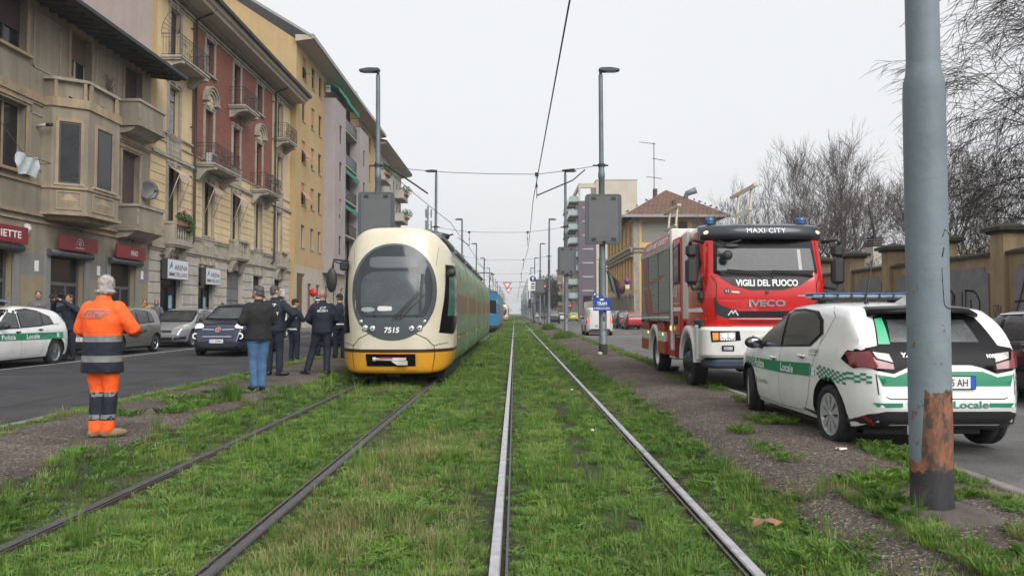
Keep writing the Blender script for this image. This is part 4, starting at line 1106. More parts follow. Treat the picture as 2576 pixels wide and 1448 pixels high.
b.quad((rec[0], 0, 5.3), (rec[0], 1.6, 5.3), (rec[0], 1.6, 21.9), (rec[0], 0, 21.9)); b.quad((rec[1], 0, 5.3), (rec[1], 1.6, 5.3), (rec[1], 1.6, 21.9), (rec[1], 0, 21.9))
b.build('wall', C, fixn=False)
for (D0, D1) in ((65.0, 69.0), (75.4, 79.6)):
    x0, x1 = c_(D0), c_(D1); q = MB(); hh = [((x0+x1)/2-.45, (x0+x1)/2+.45, z, z+1.7) for z in rows[:4]]
    wall(q, x0, x1, 5.0, 20.2, hh, lambda x, z: M_LILAC, y=-1.05, depth=.2)
    q.m(M_LILAC); q.quad((x0, -1.05, 5), (x0, 0, 5), (x0, 0, 20.2), (x0, -1.05, 20.2)); q.quad((x1, -1.05, 5), (x1, 0, 5), (x1, 0, 20.2), (x1, -1.05, 20.2)); q.quad((x0, -1.05, 20.2), (x0, 0, 20.2), (x1, 0, 20.2), (x1, -1.05, 20.2)); q.quad((x0, -1.05, 5), (x0, 0, 5), (x1, 0, 5), (x1, -1.05, 5))
    o = q.build('bay', C, fixn=False)
    for k, h in enumerate(hh): window(o, *h, y=-1.05, depth=.18, split=False, blind=M_BLINDO if k == 1 else None, blindf=.8)
    r = MB().m(IRON)
    for zz in (20.3, 21.1): r.tube([(x0+.1, 0, zz), (x0+.1, -.95, zz), (x1-.1, -.95, zz), (x1-.1, 0, zz)], .025, 5)
    for k in range(14): xx = x0+.1+(x1-x0-.2)*k/13; r.tube([(xx, -.95, 20.2), (xx, -.95, 21.1)], .014, 4)
    r.build('railing', C)
for i, h in enumerate(hC):
    k = i % 5; col = i//5
    tilt = (col == 0 and k in (1, 2, 4)) ; bl = M_BLINDO if (col == 1 and k in (1, 2, 3)) or (col == 3 and k % 2) else None
    window(C, *h, depth=.2, fr=M_FRAMEW if k == 0 else M_FRAME, split=k == 0, blind=bl, blindf=.75 if bl else 0)
    q = MB().m(M_STONE).box(h[0]-.05, -.06, h[2]-.06, h[1]+.05, 0, h[2]); q.build('sill', C)
    if tilt:
        q = MB().m(M_BLINDO); q.prism([(-.02, h[3]-.7), (-.02, h[3]-.74), (-.62, h[3]-1.4), (-.62, h[3]-1.36)], h[0]+.03, h[1]-.03, 'x'); slats(q, h[0]+.02, h[1]-.02, .1, h[3]-.7, h[3], M_BLINDO)
        q.m(IRON).tube([(h[0]+.03, 0, h[3]-1.45), (h[0]+.03, -.62, h[3]-1.38)], .015, 4); q.build('blind', C)
for j, h in enumerate(gC):
    if j in (0,): q = MB().m(M_BEIGE); q.box(h[0], .2199, h[2], h[1], 2.2, h[2]+.01); q.m(M_DOOR).box(h[0], 2.2, h[2], h[1], 2.25, h[3]); q.build('passage', C)
    elif j == 8: q = MB().m(M_SHUT).box(h[0], .12, h[2], h[1], .2, h[3]); q.build('door', C)
    else: window(C, *h, depth=.2, fr=M_FRAMEW, blind=M_BLINDB if j in (1, 2) else None, blindf=1 if j == 1 else .6)
for k, z in enumerate((5.6, 8.9, 12.2, 15.5, 18.8)):       # recessed balconies
    q = MB().m(M_STONE); x0, x1 = rec; q.box(x0+.005, -.75, z-.16, x1-.005, 1.6, z); q.m(M_FRAMEW).box(x0+.8, 1.5, z, x0+2.0, 1.59, z+2.3); q.m(GLASS).box(x0+2.4, 1.5, z, x0+4.6, 1.58, z+2.3)
    o = q.build('balcony', C)
    r = MB().m(mat('dark_green_panel', (.02, .035, .04), .4, var=.2) if k > 2 else IRON)
    if k > 1: r.box(x0+.1, -.72, z+.12, x1-.1, -.69, z+.98)
    r.m(IRON)
    for zz in (z+.1, z+1.05): r.tube([(x0+.05, -.7, zz), (x1-.05, -.7, zz)], .03, 5)
    for j in range(27): xx = x0+.05+(x1-x0-.1)*j/26; r.tube([(xx, -.7, z), (xx, -.7, z+1.05)], .014, 4)
    r.build('railing', o)
    if k in (1, 2, 4): q = MB().m(M_GREEN); q.prism([(-.1, z+3.0-.05), (-.1, z+3.0-.1), (-1.0, z+2.55), (-1.0, z+2.25), (-1.03, z+2.25), (-1.03, z+2.6)], x0+.3, x1-.3, 'x'); q.build('awning', o)
    if k < 4: q = MB().m(mat('ac_white', (0, 0, 0))).box(x0+.4, .3, z+.02, x0+1.2, .6, z+.7, .02); q.build('boiler_cabinet', o)
q = MB().m(M_GREEN); q.prism([(-.1, 21.6), (-1.3, 21.1), (-1.3, 20.85), (-1.34, 20.85), (-1.34, 21.15), (-.1, 21.7)], c_(65.2), c_(69.2), 'x'); q.build('awning', C)
q = MB().m(mat('ac_white', (0, 0, 0))).box(c_(65.15), -.5, 20.75, c_(65.5), -.1, 21.4, .02); q.build('air_conditioner_unit', C)
b = MB().m(M_BEIGE); b.prism([(0, 22.1), (-1.25, 22.25), (-1.25, 22.55), (0, 22.6)], -.3, LC+.1, 'x'); b.m(M_ZINC); b.prism([(-1.25, 22.26), (-1.42, 22.28), (-1.42, 22.6), (-1.25, 22.66)], -.35, LC+.1, 'x'); b.prism([(-1.3, 22.55), (14, 31.9), (14, 31.65), (-1.2, 22.4)], -.35, LC+.1, 'x')
b.m(IRON)
b.build('roof', C)
for (D, h) in ((66, 2.2), (72, 1.6), (80, 2.4)):
    b = MB().m(IRON); b.tube([(0, 0, 0), (0, 0, h)], .03, 5); 
    for k in range(4): b.tube([(-.4, -.3+.2*k, h-.2), (.4, -.3+.2*k, h-.2)], .012, 4)
    b.tube([(0, -.5, h-.2), (0, .4, h-.2)], .015, 4)
    o = b.build('tv_antenna', label='%s of the three small tv antennas on the ochre roof' % ({66: 'nearest', 72: 'middle', 80: 'farthest'}[D]), cat='antenna'); o.location = (GC-.6, D, 22.9)

# ---- generic distant block
def block(name, label, X, D0, D1, z1, mwall, side, rowsz, colw, wz=1.6, ww=1.1, gz=4.5, depth=12, roof='flat', base=None, balc=(), fr=M_FRAME, win=True, bside=None):
    """side -1: left row of the street, +1: right row"""
    o = thing(name, label, 'building', (X, D0 if side < 0 else D1, 0), PI/2 if side < 0 else -PI/2)
    L_ = D1-D0; b = MB(); n = max(1, int(L_/colw)); hs = []
    for k in range(n):
        for z in rowsz:
            c = L_*(k+.5)/n; hs.append((c-ww/2, c+ww/2, z, z+wz))
    wall(b, 0, L_, .2, z1, hs, lambda x, z: (base if base and z < gz else mwall), depth=.2, cuts_z=(gz,))
    b.m(mwall); zb = z1+(depth*.0 if roof == 'flat' else 0)
    for x in (0, L_): b.quad((x, 0, .2), (x, depth, .2), (x, depth, z1), (x, 0, z1))
    if roof == 'flat': b.m(M_ZINC).box(-.15, -.25, z1, L_+.15, depth, z1+.35)
    b.build('wall', o, fixn=False)
    if roof == 'hip':
        r = MB().m(M_TILES); e = .9; zr = z1+3.6
        P = [(-e, -e, z1), (L_+e, -e, z1), (L_+e, depth+e, z1), (-e, depth+e, z1), (L_*.3, depth/2, zr), (L_*.7, depth/2, zr)]
        r.add(P, [(0, 1, 5, 4), (1, 2, 5), (2, 3, 4, 5), (3, 0, 4)]); r.m(M_SOFFIT).add(P[:4], [(0, 1, 2, 3)]); r.m(M_ZINC).box(-e-.05, -e-.15, z1-.15, L_+e+.05, -e, z1+.05); r.build('roof', o)
    if win:
        for h in hs: window(o, *h, depth=.18, fr=fr, split=False)
    for (x0, x1, z) in balc:
        q = MB().m(M_STONE); q.box(x0, -1.2, z-.15, x1, 0, z); q.m(bside or M_WHITEB); q.box(x0, -1.2, z+.001, x1, -1.1, z+1.0); q.box(x0, -1.099, z+.001, x0+.08, 0, z+1.0); q.box(x1-.08, -1.099, z+.001, x1, 0, z+1.0); q.build('balcony', o)
    return o
D_ = block('apartment_block', 'pale block with planted balconies at the far end of the left row', -16.7, 88.7, 110.5, 21.6, M_WHITEB, -1, [5.2, 8.4, 11.6, 14.8, 18.0], 2.7, 1.7, 1.0, balc=[(1, 5.5, z) for z in (8.0, 11.2, 14.4, 17.6)]+[(15.5, 20.5, z) for z in (8.0, 11.2, 14.4, 17.6)], base=M_BEIGE)
b = MB().m(M_BEIGE); b.prism([(0, 21.3), (-1.5, 21.6), (-1.5, 21.75), (0, 22.3)], -.1, 22, 'x'); b.m(M_ROOFD).prism([(-1.4, 21.7), (-1.6, 21.72), (-1.6, 21.95), (8, 24.5), (8, 24.3)], -.1, 22, 'x'); b.build('roof', D_)
for i, (Dd, zz) in enumerate(((106.5, 18.8), (107, 15.6), (107.4, 12.2), (91, 18.8))):
    b = MB(); leafball(b, (0, 0, 0), (1.5, .9, .75), 420, .12, [fol, fol2], 20+i); b.m(mat('terracotta', (0, 0, 0))).box(-1.4, -.2, -.7, 1.4, .2, -.4)
    o = b.build('balcony_plant', fixn=False, label=['bushy plant on the top balcony at the far end of the left row', 'bushy plant one floor below the top balcony of the far pale block', 'bushy plant two floors below the top balcony of the far pale block', 'bushy plant on the near top balcony of the pale block'][i], cat='plant'); o.location = (-15.4, Dd, zz); o.rotation_euler = (0, 0, PI/2)
block('apartment_block', 'low pale block continuing the left row beyond the trams', -19, 112, 150, 11, M_BEIGE, -1, [3.2, 6.4], 3.4)
block('apartment_block', 'ochre block farther down the left row', -19, 152, 210, 14, M_ORANGE, -1, [3.2, 6.4, 9.6], 5, win=False)
block('apartment_block', 'faint distant block at the end of the left row', -19, 214, 330, 16, M_LILAC, -1, [3.2, 6.4, 9.6], 8, win=False)

# ---- right side: yellow tile-roofed building
XR = 14.0
E = thing('institute_building', 'warm yellow two storey building with a tiled hip roof', 'building', (XR, 114.0, 0), -PI/2)
LE = 25.0; dE = 9.8; b = MB(); ex = lambda D: 114.0-D
hs = [(x-.5, x+.5, 4.9, 8.0) for x in [1.6+2.4*k for k in range(10)]] + [(x-.55, x+.55, 10.0, 12.4) for x in [2.2+3.4*k for k in range(7)]] + [(x-.5, x+.5, 1.0, 3.4) for x in [1.6+2.4*k for k in range(10)]]
wall(b, 0, LE, .2, 12.85, hs, lambda x, z: M_STONE if z < 3.7 else M_YELLOW, depth=.3, cuts_z=(3.7,))
b.m(M_YELLOW)
b.quad((0, 0, .2), (0, dE, .2), (0, dE, 12.85), (0, 0, 12.85))
b.build('wall', E, fixn=False)
b = MB(); T = Matrix.Translation((LE, 0, 0)) @ Matrix.Rotation(PI/2, 4, 'Z'); b.T = T
hN = [(0, 0, 0, 0), (5.3, 6.4, 10.1, 12.3)]
wall(b, 0, dE, .2, 12.85, hN[1:2], lambda x, z: M_YELLOW, depth=.25)
b.m(M_STONE).box(.0, -.08, .2, .7, 0, 12.8); b.m(mat('grey_render_panel', (.25, .235, .215), .9, var=.12, vs=.5)); b.box(1.0, -.03, 9.9, 5.0, 0, 12.4); b.box(6.95, -.03, 9.9, 9.3, 0, 12.4)
b.m(M_STONE).box(0, -.25, 8.75, dE, -.001, 9.15); b.box(0, -.4, 9.1501, dE, -.001, 9.3); b.build('end_wall', E, fixn=False); window(E, *hN[1], depth=.22, T=T)
b = MB().m(M_STONE); b.box(0, -.3, 8.7, LE, 0, 9.1); b.box(0, -.5, 9.1001, LE, 0, 9.25); b.box(0, -.35, 8.2, LE, 0, 8.35); b.box(0, -.12, 3.6, LE, 0, 3.9); b.box(LE-.9, -.09, 9.3, LE, 0, 12.8)
for h in hs[:10]: b.box(h[0]-.15, -.12, h[2]-.15, h[1]+.15, .05, h[2]); b.box(h[0]-.15, -.1, h[3], h[1]+.15, 0, h[3]+.3)
for h in hs[10:17]: b.box(h[0]-.15, -.1, h[2]-.15, h[1]+.15, .05, h[2])
for k in range(11): b.box(.2+2.4*k, -.14, .2, .55+2.4*k, 0, 3.599)
b.build('moulding', E)
for h in hs: window(E, *h, depth=.26, fr=M_FRAMEW, blind=M_BLINDB if rw.random() < .3 else None, blindf=.4)
b = MB(); e = 1.3; zr = 16.9; P = [(-e, -e, 12.95), (LE+e, -e, 12.95), (LE+e, dE+e, 12.95), (-e, dE+e, 12.95), (LE*.3, dE/2, zr), (LE*.8, dE/2, zr)]
b.m(M_TILES).add(P, [(0, 1, 5, 4), (1, 2, 5), (2, 3, 4, 5), (3, 0, 4)]); b.m(M_SOFFIT).add([(p[0], p[1], 12.87) for p in P[:4]], [(0, 1, 2, 3)]); b.m(M_ZINC)
b.box(-e-.1, -e-.12, 12.7, LE+e+.1, -e, 13.0); b.box(LE+e, -e-.12, 12.7, LE+e+.12, dE+e, 13.0)
o = b.build('roof', E)
b = MB().m(M_TILES); b.box(LE*.7, dE/2-1.2, 16.0, LE*.7+.5, dE/2-.7, 17.4); b.m(M_TILES).box(LE-1.5, 4.9, 13.6, LE-1.0, 5.3, 15.0); b.build('chimney', o)
b = MB().m(GREYMET); b.tube([(LE-3, 6.9, 14.6), (LE-3, 6.9, 15.7), (LE-2.9, 7.0, 16.1), (LE-2.7, 8.1, 16.5)], [.3, .3, .33, .4], 10); b.build('vent_pipe', o)
b = MB().m(IRON); b.tube([(0, 0, 0), (0, 0, 7.5)], .05, 6)
for z, L2, dx in ((7.3, 2.0, .8), (5.2, 1.6, -.6), (2.9, 1.9, .0)):
    b.tube([(0, -L2/2+dx, z), (0, L2/2+dx, z+.25)], .035, 4)
    for k in range(5): b.tube([(-.3, -L2/2+dx+L2*k/4, z+.06*k), (.3, -L2/2+dx+L2*k/4, z+.06*k)], .018, 4)
o = b.build('tv_antenna', label='tall thin tv antenna standing on the tiled roof of the yellow building', cat='antenna'); o.location = (17.6, 95, 15.6); o.rotation_euler = (0, 0, PI/2)
for i in range(9):
    b = MB().m(mat('pigeon_grey', (.05, .05, .055), .8)); b.ell((0, 0, .14), (.17, .09, .11), 8, 6); b.ell((.13, 0, .27), (.06, .05, .06), 6, 5); b.tube([(-.12, 0, .13), (-.3, 0, .08)], [.05, .02], 5)
    if i < 3: q = Vector((12.7, 87.7, 13.0)).lerp(Vector((18.9, 94, 16.9)), .08+.22*i)
    else: q = Vector((25.1, 87.7, 13.0)).lerp(Vector((18.9, 94, 16.9)), .12+.085*(i-3))
    o = b.build('pigeon', label='dark pigeon perched on a hip of the tiled roof', cat='bird', group='pigeons on the tiled roof'); o.location = q; o.rotation_euler = (0, 0, i*1.3)
# flags on the facade
b = MB().m(IRON); b.tube([(0, 0, 0), (-1.3, 0, 1.3)], .03, 6)
for j, m in enumerate((mat('flag_green', (.02, .2, .08), .8), mat('flag_white', (.6, .6, .6), .8), mat('flag_blue', (.02, .04, .25), .8), mat('flag_red', (.5, .06, .03), .8))):
    b.m(m); x = -1.25+.28*j
    b.add([(x, 0, 1.25-.28*j), (x+.28, .05, .97-.28*j), (x+.75, .1, -.9-.3*j), (x+.45, -.08, -.6-.3*j)], [(0, 1, 2, 3)])
o = b.build('flags', fixn=False, label='drooping flags on a slanted pole on the yellow facade', cat='flag'); o.location = (XR-.05, 100, 5.4); o.scale = (1.5, 1.5, 1.5)
b = MB().m(BLACK); b.tube([(0, 0, 0), (-1.0, 0, .3)], .04, 5); b.lathe([(.05, .4), (.25, .3), (.3, 0), (.2, -.4), (0, -.5)], (-1.1, 0, -.1), seg=8)
o = b.build('wall_lantern', label='dark lantern on a bracket at the corner of the yellow building', cat='lamp'); o.location = (XR, 90.5, 4.4)

# ---- lilac tower
Tt = thing('tower_block', 'eight storey tower with a dark lilac and beige end wall and glass balconies', 'building', (14.0, 190, 0), -PI/2)
LT = 24; b = MB(); hs = [(x-.7, x+.7, z, z+2.1) for x in (3, 7, 11, 15, 20) for z in [4.6+3.05*k for k in range(7)]]
wall(b, 0, LT, .2, 26.3, hs, lambda x, z: M_CONCW, depth=.3); b.build('wall', Tt, fixn=False)
T = Matrix.Translation((LT, 0, 0)) @ Matrix.Rotation(PI/2, 4, 'Z')
b = MB(); b.T = T; b.m(M_DARKLIL).box(0, 0, .2, 3.95, 1.0, 26.3); b.m(M_CONCW).box(3.951, -.05, .2, 13.0, 12, 30.8); b.m(M_ZINC).box(3.9, -.1, 30.8, 13.1, 12, 31.0)
b.m(M_CONCW).box(.1, 0, 29.2, 3.95, .8, 30.2); b.box(.1, 0, 26.3, .5, .8, 29.2); b.box(.1, .8, 29.2, .5, 20, 30.2)
b.m(M_WHITEB)
for k in range(7): b.box(.9, -.04, 6.4+3.05*k, 3.3, 0, 6.65+3.05*k); b.box(4.7, -.09, 8.6+3.05*k, 7.0, -.05, 8.72+3.05*k) if k % 1 == 0 and k < 1 else None
b.m(M_DARKLIL).box(5.2, -.09, 22.6, 11.6, -.05, 22.85); b.box(4.2, -.09, 13.2, 7, -.05, 13.4); b.box(4.2, -.09, 17.5, 12, -.05, 17.7)
b.m(WINGL).box(1.0, -.03, 2.6, 2.9, 0, 5.4); b.build('end_wall', Tt)
for h in hs: window(Tt, *h, depth=.25, split=False)
GLB = mat('greenish_balcony_glass', (.30, .38, .37), .15, var=.1)
for k in range(8):
    z = 4.9+3.05*k
    for x0, x1 in ((.5, 7), (13.5, 17.5), (19.5, 23.6)):
        q = MB().m(M_DARKLIL).box(x0, -1.9, z-.28, x1, 0, z); q.m(GLB).box(x0, -1.9, z+.001, x1, -1.86, z+1.15); q.box(x0, -1.859, z+.001, x0+.04, 0, z+1.15); q.box(x1-.04, -1.859, z+.001, x1, 0, z+1.15); q.build('balcony', Tt)
block('apartment_block', 'pale pink block with balconies beyond the lilac tower', 14.5, 228, 262, 16, STUC('pale_pink_render', (.5, .36, .28)), 1, [4, 7.2, 10.4], 5, balc=[(24, 32, 4), (24, 32, 7.2), (24, 32, 10.4), (4, 9, 7.2)])
block('apartment_block', 'white plain block between the tower and the pink block', 15.2, 196, 222, 12.6, M_WHITEB, 1, [4, 7.2], 6, win=False)
block('apartment_block', 'faint grey block far down the right row', 15, 330, 420, 15, M_LILAC, 1, [4, 7], 12, win=False)

# ---- boundary wall on the right with capped piers
M_WOCH = STUC('ochre_wall_render', (.37, .265, .155), streak=.35, dirt=(.2, .12, .08), da=.6, ds=1.3)
M_WPAN = mat('pebbledash_grey', (.215, .212, .215), .98, var=.22, vs=1.2, bump=.9, bs=45)
M_MOSS = mat('mossy_coping', (.05, .045, .032), .95, var=.4, vs=4, bump=.5, bs=20)
XW = 15.0
Wl = thing('boundary_wall', 'ochre and pebbledash boundary wall with capped piers along the right pavement', 'wall', (XW, 0, 0))
piers = [9.3+3.5*k for k in range(20)]
b = MB(); top = lambda y: 3.35
for y0, y1 in zip(piers[:-1], piers[1:]):
    b.m(M_WOCH).box(.0, y0+.32, .2, .35, y1-.32, 3.3)
    c = .22; pa, pb, za, zb_ = y0+.62, y1-.62, .55, 2.98
    b.m(M_WPAN).prism([(pa, za), (pb, za), (pb, zb_-c), (pb-c*.5, zb_-c), (pb-c, zb_-c*.4), (pb-c, zb_), (pa+c, zb_), (pa+c, zb_-c*.4), (pa+c*.5, zb_-c), (pa, zb_-c)], -.035, 0, 'x')
    b.m(M_MOSS).prism([(-.1, 3.3), (.45, 3.3), (.45, 3.38), (.175, 3.47), (-.1, 3.38)], y0+.32, y1-.32)
b.build('wall_panel', Wl)
for i, y in enumerate(piers):
    q = MB().m(M_WOCH).box(-.14, y-.32, .2, .5, y+.32, 3.95); q.m(M_MOSS).box(-.22, y-.4, 3.95, .58, y+.4, 4.03); q.box(-.34, y-.52, 4.0301, .70, y+.52, 4.14); q.add([(-.34, y-.52, 4.141), (.7, y-.52, 4.141), (.7, y+.52, 4.141), (-.34, y+.52, 4.141), (.18, y, 4.32)], [(0, 1, 4), (1, 2, 4), (2, 3, 4), (3, 0, 4)]); q.build('pier', Wl)
SPR = mat('black_spray_paint', (.014, .014, .015), .8); SPRR = mat('red_spray_paint', (.32, .05, .035), .8)
def graffiti(strokes, y0, z0, s, m, r=.032, x=-.045, label=''):
    b = MB().m(m)
    for st in strokes:
        ps = smooth_tab([(p[0], p[1]) for p in st], 4) if len(st) > 2 else st
        for a, e in zip(ps[:-1], ps[1:]):
            p, q = Vector((x, y0-a[0]*s, z0+a[1]*s)), Vector((x, y0-e[0]*s, z0+e[1]*s)); d = q-p
            if d.length < 1e-6: continue
            nrm = Vector((0, -d.z, d.y)).normalized()*r; ex_ = d.normalized()*r*.5; b.add([p-nrm-ex_, q-nrm+ex_, q+nrm+ex_, p+nrm-ex_], [(0, 1, 2, 3)])
    b.build('graffiti', Wl, fixn=False)
# written towards the camera side: x grows to the right in view (towards smaller Y)
graffiti([[(0, .9), (.15, 1.05), (.35, .9), (.3, .6), (.05, .2), (.15, .1), (.35, 0)], [(.45, .9), (.4, .3), (.55, .05), (.8, .2), (.85, .95)], [(1.05, 1.0), (1.0, .1)], [(1.0, 1.0), (1.5, .95), (1.75, .6), (1.6, .25), (1.0, .05)], [(1.3, .7), (1.3, .4)], [(-.2, .0), (.3, .35), (.6, -.25), (1.1, .4)], [(.5, -.5), (.9, -.3), (1.3, -.35)]], 26.2, 1.2, 1.05, SPR)
graffiti([[(0, 0), (.3, .6), (.5, 1.15)], [(.5, 1.15), (.6, .6), (.65, -.1)], [(.1, .5), (.8, .55)], [(1.45, 1.15), (1.15, 1.15), (1.0, .85), (1.35, .55), (1.3, .2), (.9, .15)], [(.6, -.4), (1.0, -.1), (1.6, 0)], [(1.7, 1.1), (1.8, .1), (2.2, 1.0)]], 22.75, 1.25, 1.2, SPR)
for i, ch in enumerate('LASINZA'):
    vs, fs = text_geo(ch, .42); b = MB().m(SPR); b.add([(-.04, 33.1-.27*i-a, 1.95+q) for a, q in vs], fs); b.build('graffiti', Wl, fixn=False)
graffiti([[(.25, .6), (0, .55), (.02, 0), (.25, 0)], [(0, .3), (.2, .32)], [(.25, -.15), (0, -.2), (.2, -.45), (0, -.6)]], 30.4, 1.8, .9, SPRR, .03, -.15)
graffiti([[(.1, 0), (0, .5), (.2, .5), (.1, .1), (.3, .6), (.3, .1), (.45, .55), (.4, .1)], [(0, -.2), (.2, .0), (.1, -.5), (.4, -.1)]], 23.5, 1.3, .8, mat('brown_spray', (.12, .06, .04), .8), .012, -.15)
# pale chimney-like turret behind the wall
b = MB().m(M_WHITEB).box(-.42, -.42, 0, .42, .42, 5.6); b.m(M_SOFFIT)
for k in range(4): b.box(-.4+.02*k, -.4, 5.65+.16*k, .4-.02*k, .4, 5.73+.16*k)
b.m(M_WHITEB).box(-.3, -.3, 5.6, .3, .3, 6.2); b.m(M_WHITEB).box(.421, -.3, 0, .85, .3, 5.1); b.m(M_SOFFIT).box(.45, -.25, 5.1, .8, .25, 5.45)
o = b.build('chimney_stack', label='pale rendered chimney stack with slatted cowls behind the boundary wall', cat='chimney'); o.location = (22.4, 47, 0); o.rotation_euler = (0, 0, .2)
# old stone gate wall far on the right pavement
b = MB().m(M_STONE)
for k in range(11): b.box(13.4, 120+2.6*k, .2, 13.9, 120.7+2.6*k, 3.7); b.box(13.5, 120.7+2.6*k, .2, 13.7, 122.6+2.6*k, 2.5)
b.build('old_gate_wall', label='weathered grey stone wall with posts before the lilac tower', cat='wall')
# mobile mast far left
b = MB().m(GREYMET); b.tube([(0, 0, 0), (0, 0, 30)], .25, 8)
for k in range(3):
    for z in (25, 28): a = k*2.1; b.box(.9*math.cos(a)-.18, .9*math.sin(a)-.18, z-1.1, .9*math.cos(a)+.18, .9*math.sin(a)+.18, z+1.1); b.tube([(0, 0, z), (.9*math.cos(a), .9*math.sin(a), z)], .06, 5)
o = b.build('phone_mast', label='mobile phone mast with panel antennas beyond the cream tram roof', cat='mast'); o.location = W(1075, 788, 200); o.location.z = 0
# ================================================================ POLES, WIRES, SIGNS
def pole_paint():
    m = bpy.data.materials.new('peeling_pole_paint'); m.use_nodes = True; n = m.node_tree.nodes; L = m.node_tree.links; b = n['Principled BSDF']
    tc = n.new('ShaderNodeTexCoord'); sp = n.new('ShaderNodeSeparateXYZ'); L.new(tc.outputs['Object'], sp.inputs[0])
    def noi(s, d=6, sc_=(1, 1, 1)):
        mp = n.new('ShaderNodeMapping'); mp.inputs['Scale'].default_value = sc_; L.new(tc.outputs['Object'], mp.inputs[0])
        q = n.new('ShaderNodeTexNoise'); q.inputs['Scale'].default_value = s; q.inputs['Detail'].default_value = d; q.inputs['Roughness'].default_value = .65; L.new(mp.outputs[0], q.inputs[0]); return q.outputs[0]
    def rmp(f, p0, p1, c0=(0, 0, 0, 1), c1=(1, 1, 1, 1)):
        q = n.new('ShaderNodeValToRGB'); e = q.color_ramp.elements; e[0].position = p0; e[1].position = p1; e[0].color = c0; e[1].color = c1; L.new(f, q.inputs[0]); return q.outputs[0]
    def mth(op, a, c):
        q = n.new('ShaderNodeMath'); q.operation = op
        for i, v in enumerate((a, c)):
            if isinstance(v, (int, float)): q.inputs[i].default_value = v
            else: L.new(v, q.inputs[i])
        return q.outputs[0]
    def mix(f, a, c):
        q = n.new('ShaderNodeMix'); q.data_type = 'RGBA'; L.new(f, q.inputs[0])
        for i, v in ((6, a), (7, c)):
            if isinstance(v, tuple): q.inputs[i].default_value = v
            else: L.new(v, q.inputs[i])
        return q.outputs[2]
    z = sp.outputs[2]
    paint = rmp(noi(2.5, 8), .35, .65, (.125, .160, .185, 1), (.175, .215, .24, 1))
    paint = mix(rmp(noi(5, 8, (1, 1, 6)), .58, .66), paint, (.15, .19, .165, 1))
    rust = rmp(noi(13, 9, (1, 1, .6)), .30, .68, (.035, .018, .012, 1), (.28, .105, .05, 1)); rust = mix(rmp(noi(20, 8, (1, 1, .45)), .46, .58), rust, (.04, .027, .02, 1)); rust = mix(rmp(noi(9, 6), .62, .7), rust, (.16, .15, .11, 1))
    # bare rusty sleeve low on the pole, paint hanging on longer at its left, black band below
    zz = mth('ADD', z, mth('MULTIPLY', mth('SUBTRACT', noi(11, 8), .5), .22))
    q = n.new('ShaderNodeMapRange'); L.new(sp.outputs[0], q.inputs[0]); q.inputs[1].default_value = -.108; q.inputs[2].default_value = -.088; q.inputs[3].default_value = 0; q.inputs[4].default_value = .45
    f1 = rmp(mth('SUBTRACT', zz, q.outputs[0]), .535, .54, (1, 1, 1, 1), (0, 0, 0, 1))
    chips = rmp(noi(9, 8), .61, .62)
    low = mth('MULTIPLY', chips, rmp(mth('MULTIPLY', z, .5), .55, 1.0, (1, 1, 1, 1), (0, 0, 0, 1)))
    c = mix(low, paint, rust); c = mix(f1, c, rust)
    blk = rmp(mth('ADD', z, mth('MULTIPLY', mth('SUBTRACT', noi(9, 8), .5), .30)), .475, .48, (1, 1, 1, 1), (0, 0, 0, 1))
    bc = rmp(noi(6, 6), .45, .7, (.014, .015, .018, 1), (.05, .04, .035, 1))
    c = mix(blk, c, bc); L.new(c, b.inputs['Base Color']); b.inputs['Roughness'].default_value = .62
    bp = n.new('ShaderNodeBump'); bp.inputs['Strength'].default_value = .35; bp.inputs['Distance'].default_value = .01; L.new(noi(22, 6), bp.inputs['Height']); L.new(bp.outputs[0], b.inputs['Normal'])
    return m
PP = pole_paint()
b = MB().m(PP); b.lathe([(.131, .18), (.134, .19), (.134, .24), (.131, .25), (.130, 2.9), (.128, 3.0), (.1265, 3.05), (.110, 3.12), (.104, 3.2), (.101, 6.5), (.09, 6.6), (.08, 9.3)], (0, 0, 0), seg=40)
o = b.build('tram_pole', label='thick grey tram pole in the right foreground with rusty foot and peeling paint', cat='pole'); o.location = (2.77, 5.07, 0); o.rotation_euler = (R(.15), R(-.2), 0)
b = MB().m(mat('marker_ink', (.03, .03, .03), .7))
def onpole(pts, r=.1325, w_=.004):
    for (a, z), (c, z2) in zip(pts[:-1], pts[1:]):
        P = lambda t, zz, q: Vector((2.77+q*math.sin(R(t)), 5.07-q*math.cos(R(t)), zz))
        b.tube([P(a, z, r), P(c, z2, r)], w_, 4)
onpole([(50, 2.02), (22, 2.05), (12, 2.0)]); onpole([(16, 1.93), (10, 1.87)], w_=.006); onpole([(8, 1.80), (10, 1.7), (12, 1.62), (14, 1.56), (22, 1.54), (40, 1.53)])
b.build('pen_scribble', label='thin black pen scribble on the near grey pole', cat='scribble')

